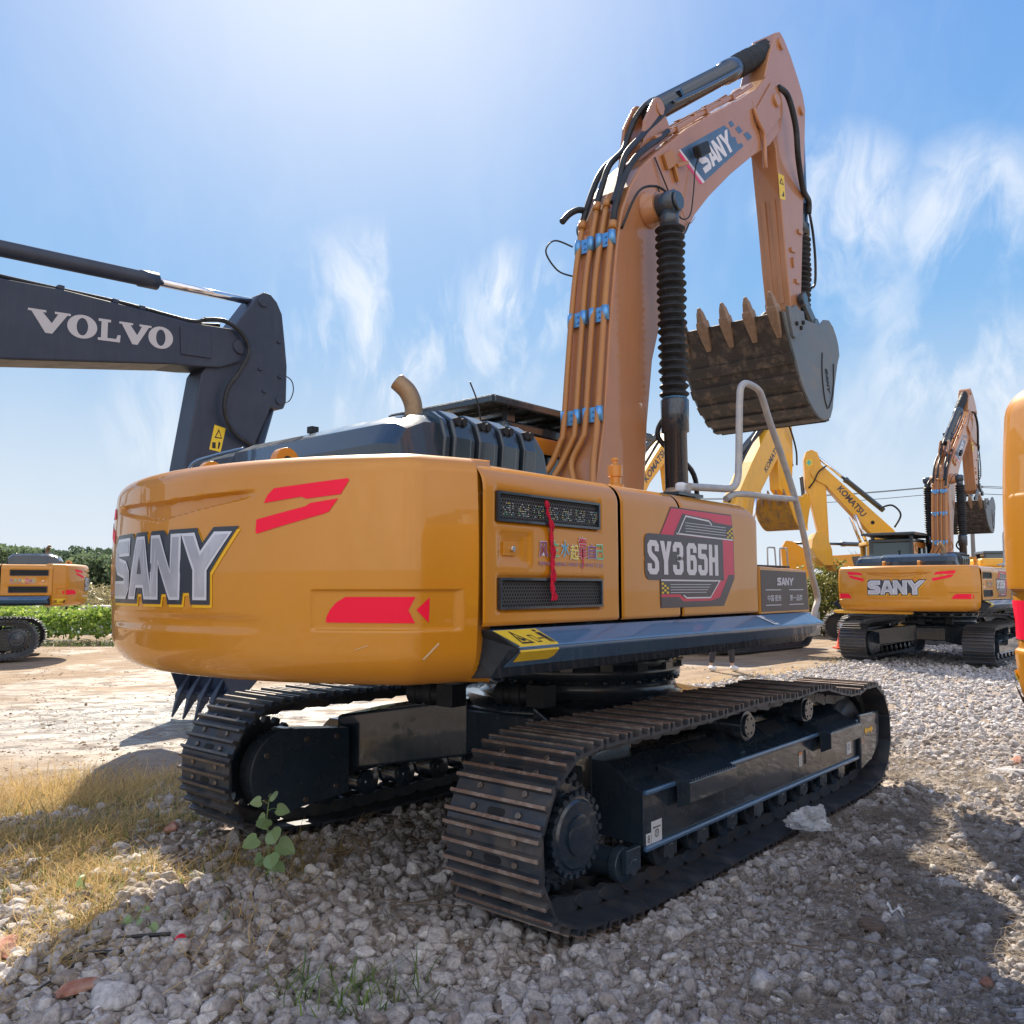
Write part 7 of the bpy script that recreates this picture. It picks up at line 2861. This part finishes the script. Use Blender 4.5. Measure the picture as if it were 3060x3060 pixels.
lump('dark_stone', (1.80, 4.42, .03), (.085, .06, .055), 'dark_stone', 'brown boulder right of the near track on the shaded gravel', 'stone', rz=-.3)
lump('pale_stone', (1.06, 3.74, .03), (.065, .06, .06), 'concrete_lump', 'biggest pale stone at the bottom edge, right of centre', 'stone')
lump('pale_stone', (-1.62, 3.60, .03), (.11, .085, .07), 'concrete_lump', 'big pitted pale stone near the bottom left corner', 'stone')
lump('rubble_slab', (4.55, 7.9, .03), (.20, .09, .03), 'concrete_lump', 'long pale slab on the sunlit gravel at the right', 'rubble', rz=-.5, flat=True)
# crumpled clear bag
mb = MB()
v, f = ico(4)
w = []
for a, b, c_ in v:
    r_ = 1 + .5 * mnoise.noise(Vector((a * 1.6, b * 1.6, c_ * 1.6))) + .45 * abs(mnoise.noise(Vector((a * 4, b * 4, c_ * 4 + 5)))) + .2 * abs(mnoise.noise(Vector((a * 9, b * 9, c_ * 9 + 5))))
    w.append((a * .125 * r_, b * .08 * r_, max(-.02, c_ * .10 * r_)))
mb.add(w, [tuple(q) for q in f])
bg_ = mb.build('plastic_bag', 'clear_plastic', None)
bg_.location = (2.04, 6.02, .10)
tag(bg_, 'crumpled clear plastic bag against the near track', 'bag')
for i, (x, y, s, rz, lb) in enumerate(((3.26, 6.84, .07, .7, 'white scrap of plastic right of the near track'), (1.98, 4.58, .045, -.6, 'white rolled scrap right of the brown boulder'),
                                      (2.86, 5.03, .06, .3, 'white curved shard at the right edge'))):
    mb = MB()
    mb.grid(lambda u, v_: (u * s, .25 * s * math.sin(v_), .25 * s * math.cos(v_) + .02 * math.sin(u * 5)), list(np.linspace(-1, 1, 9)), list(np.linspace(-1.4, 1.6, 8)))
    o = mb.build('plastic_scrap', 'white_plastic', None)
    o.location = (x, y, max(0, gh(x, y)) + .045)
    o.rotation_euler = (.1, .2, rz)
    sm_ = o.modifiers.new('thick', 'SOLIDIFY')
    sm_.thickness = .002
    tag(o, lb, 'scrap')
mb = MB()
mb.lathe((0, 0, 0), (0, 0, .028), [(0, .024), (.2, .026), (.8, .025), (1, .018), (.6, .016)], 20)
o = mb.build('bottle_cap', 'red_cap', None)
o.location = (-1.53, 4.09, max(0, gh(-1.53, 4.09)) + .035)
o.rotation_euler = (1.0, .5, .3)
tag(o, 'red plastic bottle cap on the pale stones at the lower left', 'cap')
for pts, r_, lb in (([(-2.6, 3.78), (-2.2, 3.80), (-2.05, 3.87), (-1.9, 3.98), (-1.75, 4.0)], .010, 'thick black cable lying over the stones at the lower left'),
                    ([(-1.97, 3.62), (-1.90, 3.85), (-1.95, 4.02), (-1.83, 4.15), (-1.6, 4.2)], .009, 'thin black cable looped at the lower left corner')):
    mb = MB()
    mb.tube([(x, y, max(0, gh(x, y)) + .022) for x, y in pts], r_, 8)
    tag(mb.build('cable', 'cable_black', None), lb, 'cable')
for pts, r_, lb in (([(-1.55, 4.75), (-1.48, 4.62), (-1.46, 4.48), (-1.38, 4.36), (-1.34, 4.22), (-1.36, 4.1)], .009, 'bent grey root on the shaded stones below the leafy plant'),
                    ([(-.35, 4.72), (-.52, 4.60), (-.62, 4.50), (-.50, 4.35), (-.30, 4.22)], .005, 'thin dry twig in the middle of the near gravel'),
                    ([(-.75, 4.66), (-.55, 4.60), (-.30, 4.58), (-.1, 4.60)], .004, 'straight dry stalk across the near gravel'),
                    ([(1.2, 4.05), (1.45, 4.0), (1.55, 4.15), (1.75, 4.1)], .004, 'kinked dry stalk on the lower right gravel')):
    mb = MB()
    mb.tube([(x, y, max(0, gh(x, y)) + .06) for x, y in pts], r_, 6)
    tag(mb.build('dry_twig', 'twig', None), lb, 'twig')


# ---- leafy plants
def heart_leaf(L):
    half = [(0, 0), (.28, -.10), (.46, .05), (.50, .30), (.38, .60), (.18, .84), (0, 1)]
    pts = half + [(-a, b) for a, b in half[-2:0:-1]]
    return [(a * L * .95, b * L) for a, b in pts]


def plant(name, loc, h, nl, L, label, seed, top=True):
    rs = random.Random(seed)
    z0 = max(0, gh(*loc))
    t = empty(name, (loc[0], loc[1], z0))
    mb = MB()
    st = [Vector((0, 0, 0)), Vector((.012, .0, h * .35)), Vector((-.008, .01, h * .7)), Vector((.01, 0, h))]
    mb.tube(st, .005, 6, rads=[.006, .003])
    mb.build('stem', 'green_twig', t)
    for i in range(nl):
        u = .12 + .86 * i / (nl - 1)
        p = Vector((0, 0, h * u))
        a = (i * 2.4 + rs.uniform(-.4, .4))
        side = Vector((math.cos(a), math.sin(a) * .75 - .15, 0)).normalized()
        size = L * (1.0 - .45 * max(0, u - .5) * 2) * rs.uniform(.8, 1.1)
        pe = p + side * (.02 + .05 * rs.random()) + Vector((0, 0, .025 * rs.random()))
        mb = MB()
        mb.tube([p, (p + pe) / 2 + Vector((0, 0, .008)), pe], .0018, 5)
        # blade hangs outwards and down, gently folded
        out = heart_leaf(size)
        ax = (side * .75 + Vector((0, -.1, -.65 + .5 * u))).normalized()
        sx = ax.cross(Vector((0, -1, .25))).normalized()
        nn = ax.cross(sx)
        vs = [pe] + [pe + ax * b + sx * c_ + nn * (abs(c_) * .25 - (b * b) * .8) for c_, b in out]
        mb.add(vs, [(0, k_ + 1, k_ + 2) for k_ in range(len(out) - 1)] + [(0, len(out), 1)], sm=False)
        o = mb.build('leaf', 'weed_leaf', t, fix=False)
        at_ = o.data.attributes.new('tone', 'FLOAT', 'POINT')
        at_.data.foreach_set('value', [rs.uniform(.2, .9)] * len(o.data.vertices))
    tag(t, label, 'plant')
    return t


mat('green_twig', (.16, .22, .07), .6)
plant('leafy_weed', (-1.42, 5.10), .47, 11, .115, 'tall weed with pale green heart-shaped leaves in front of the far track', 3)
plant('leafy_weed', (-1.80, 4.27), .10, 4, .055, 'small bright green seedling at the lower left', 5)
plant('leafy_weed', (-2.35, 4.85), .12, 3, .06, 'low seedling in the sunlit straw at the left', 8)
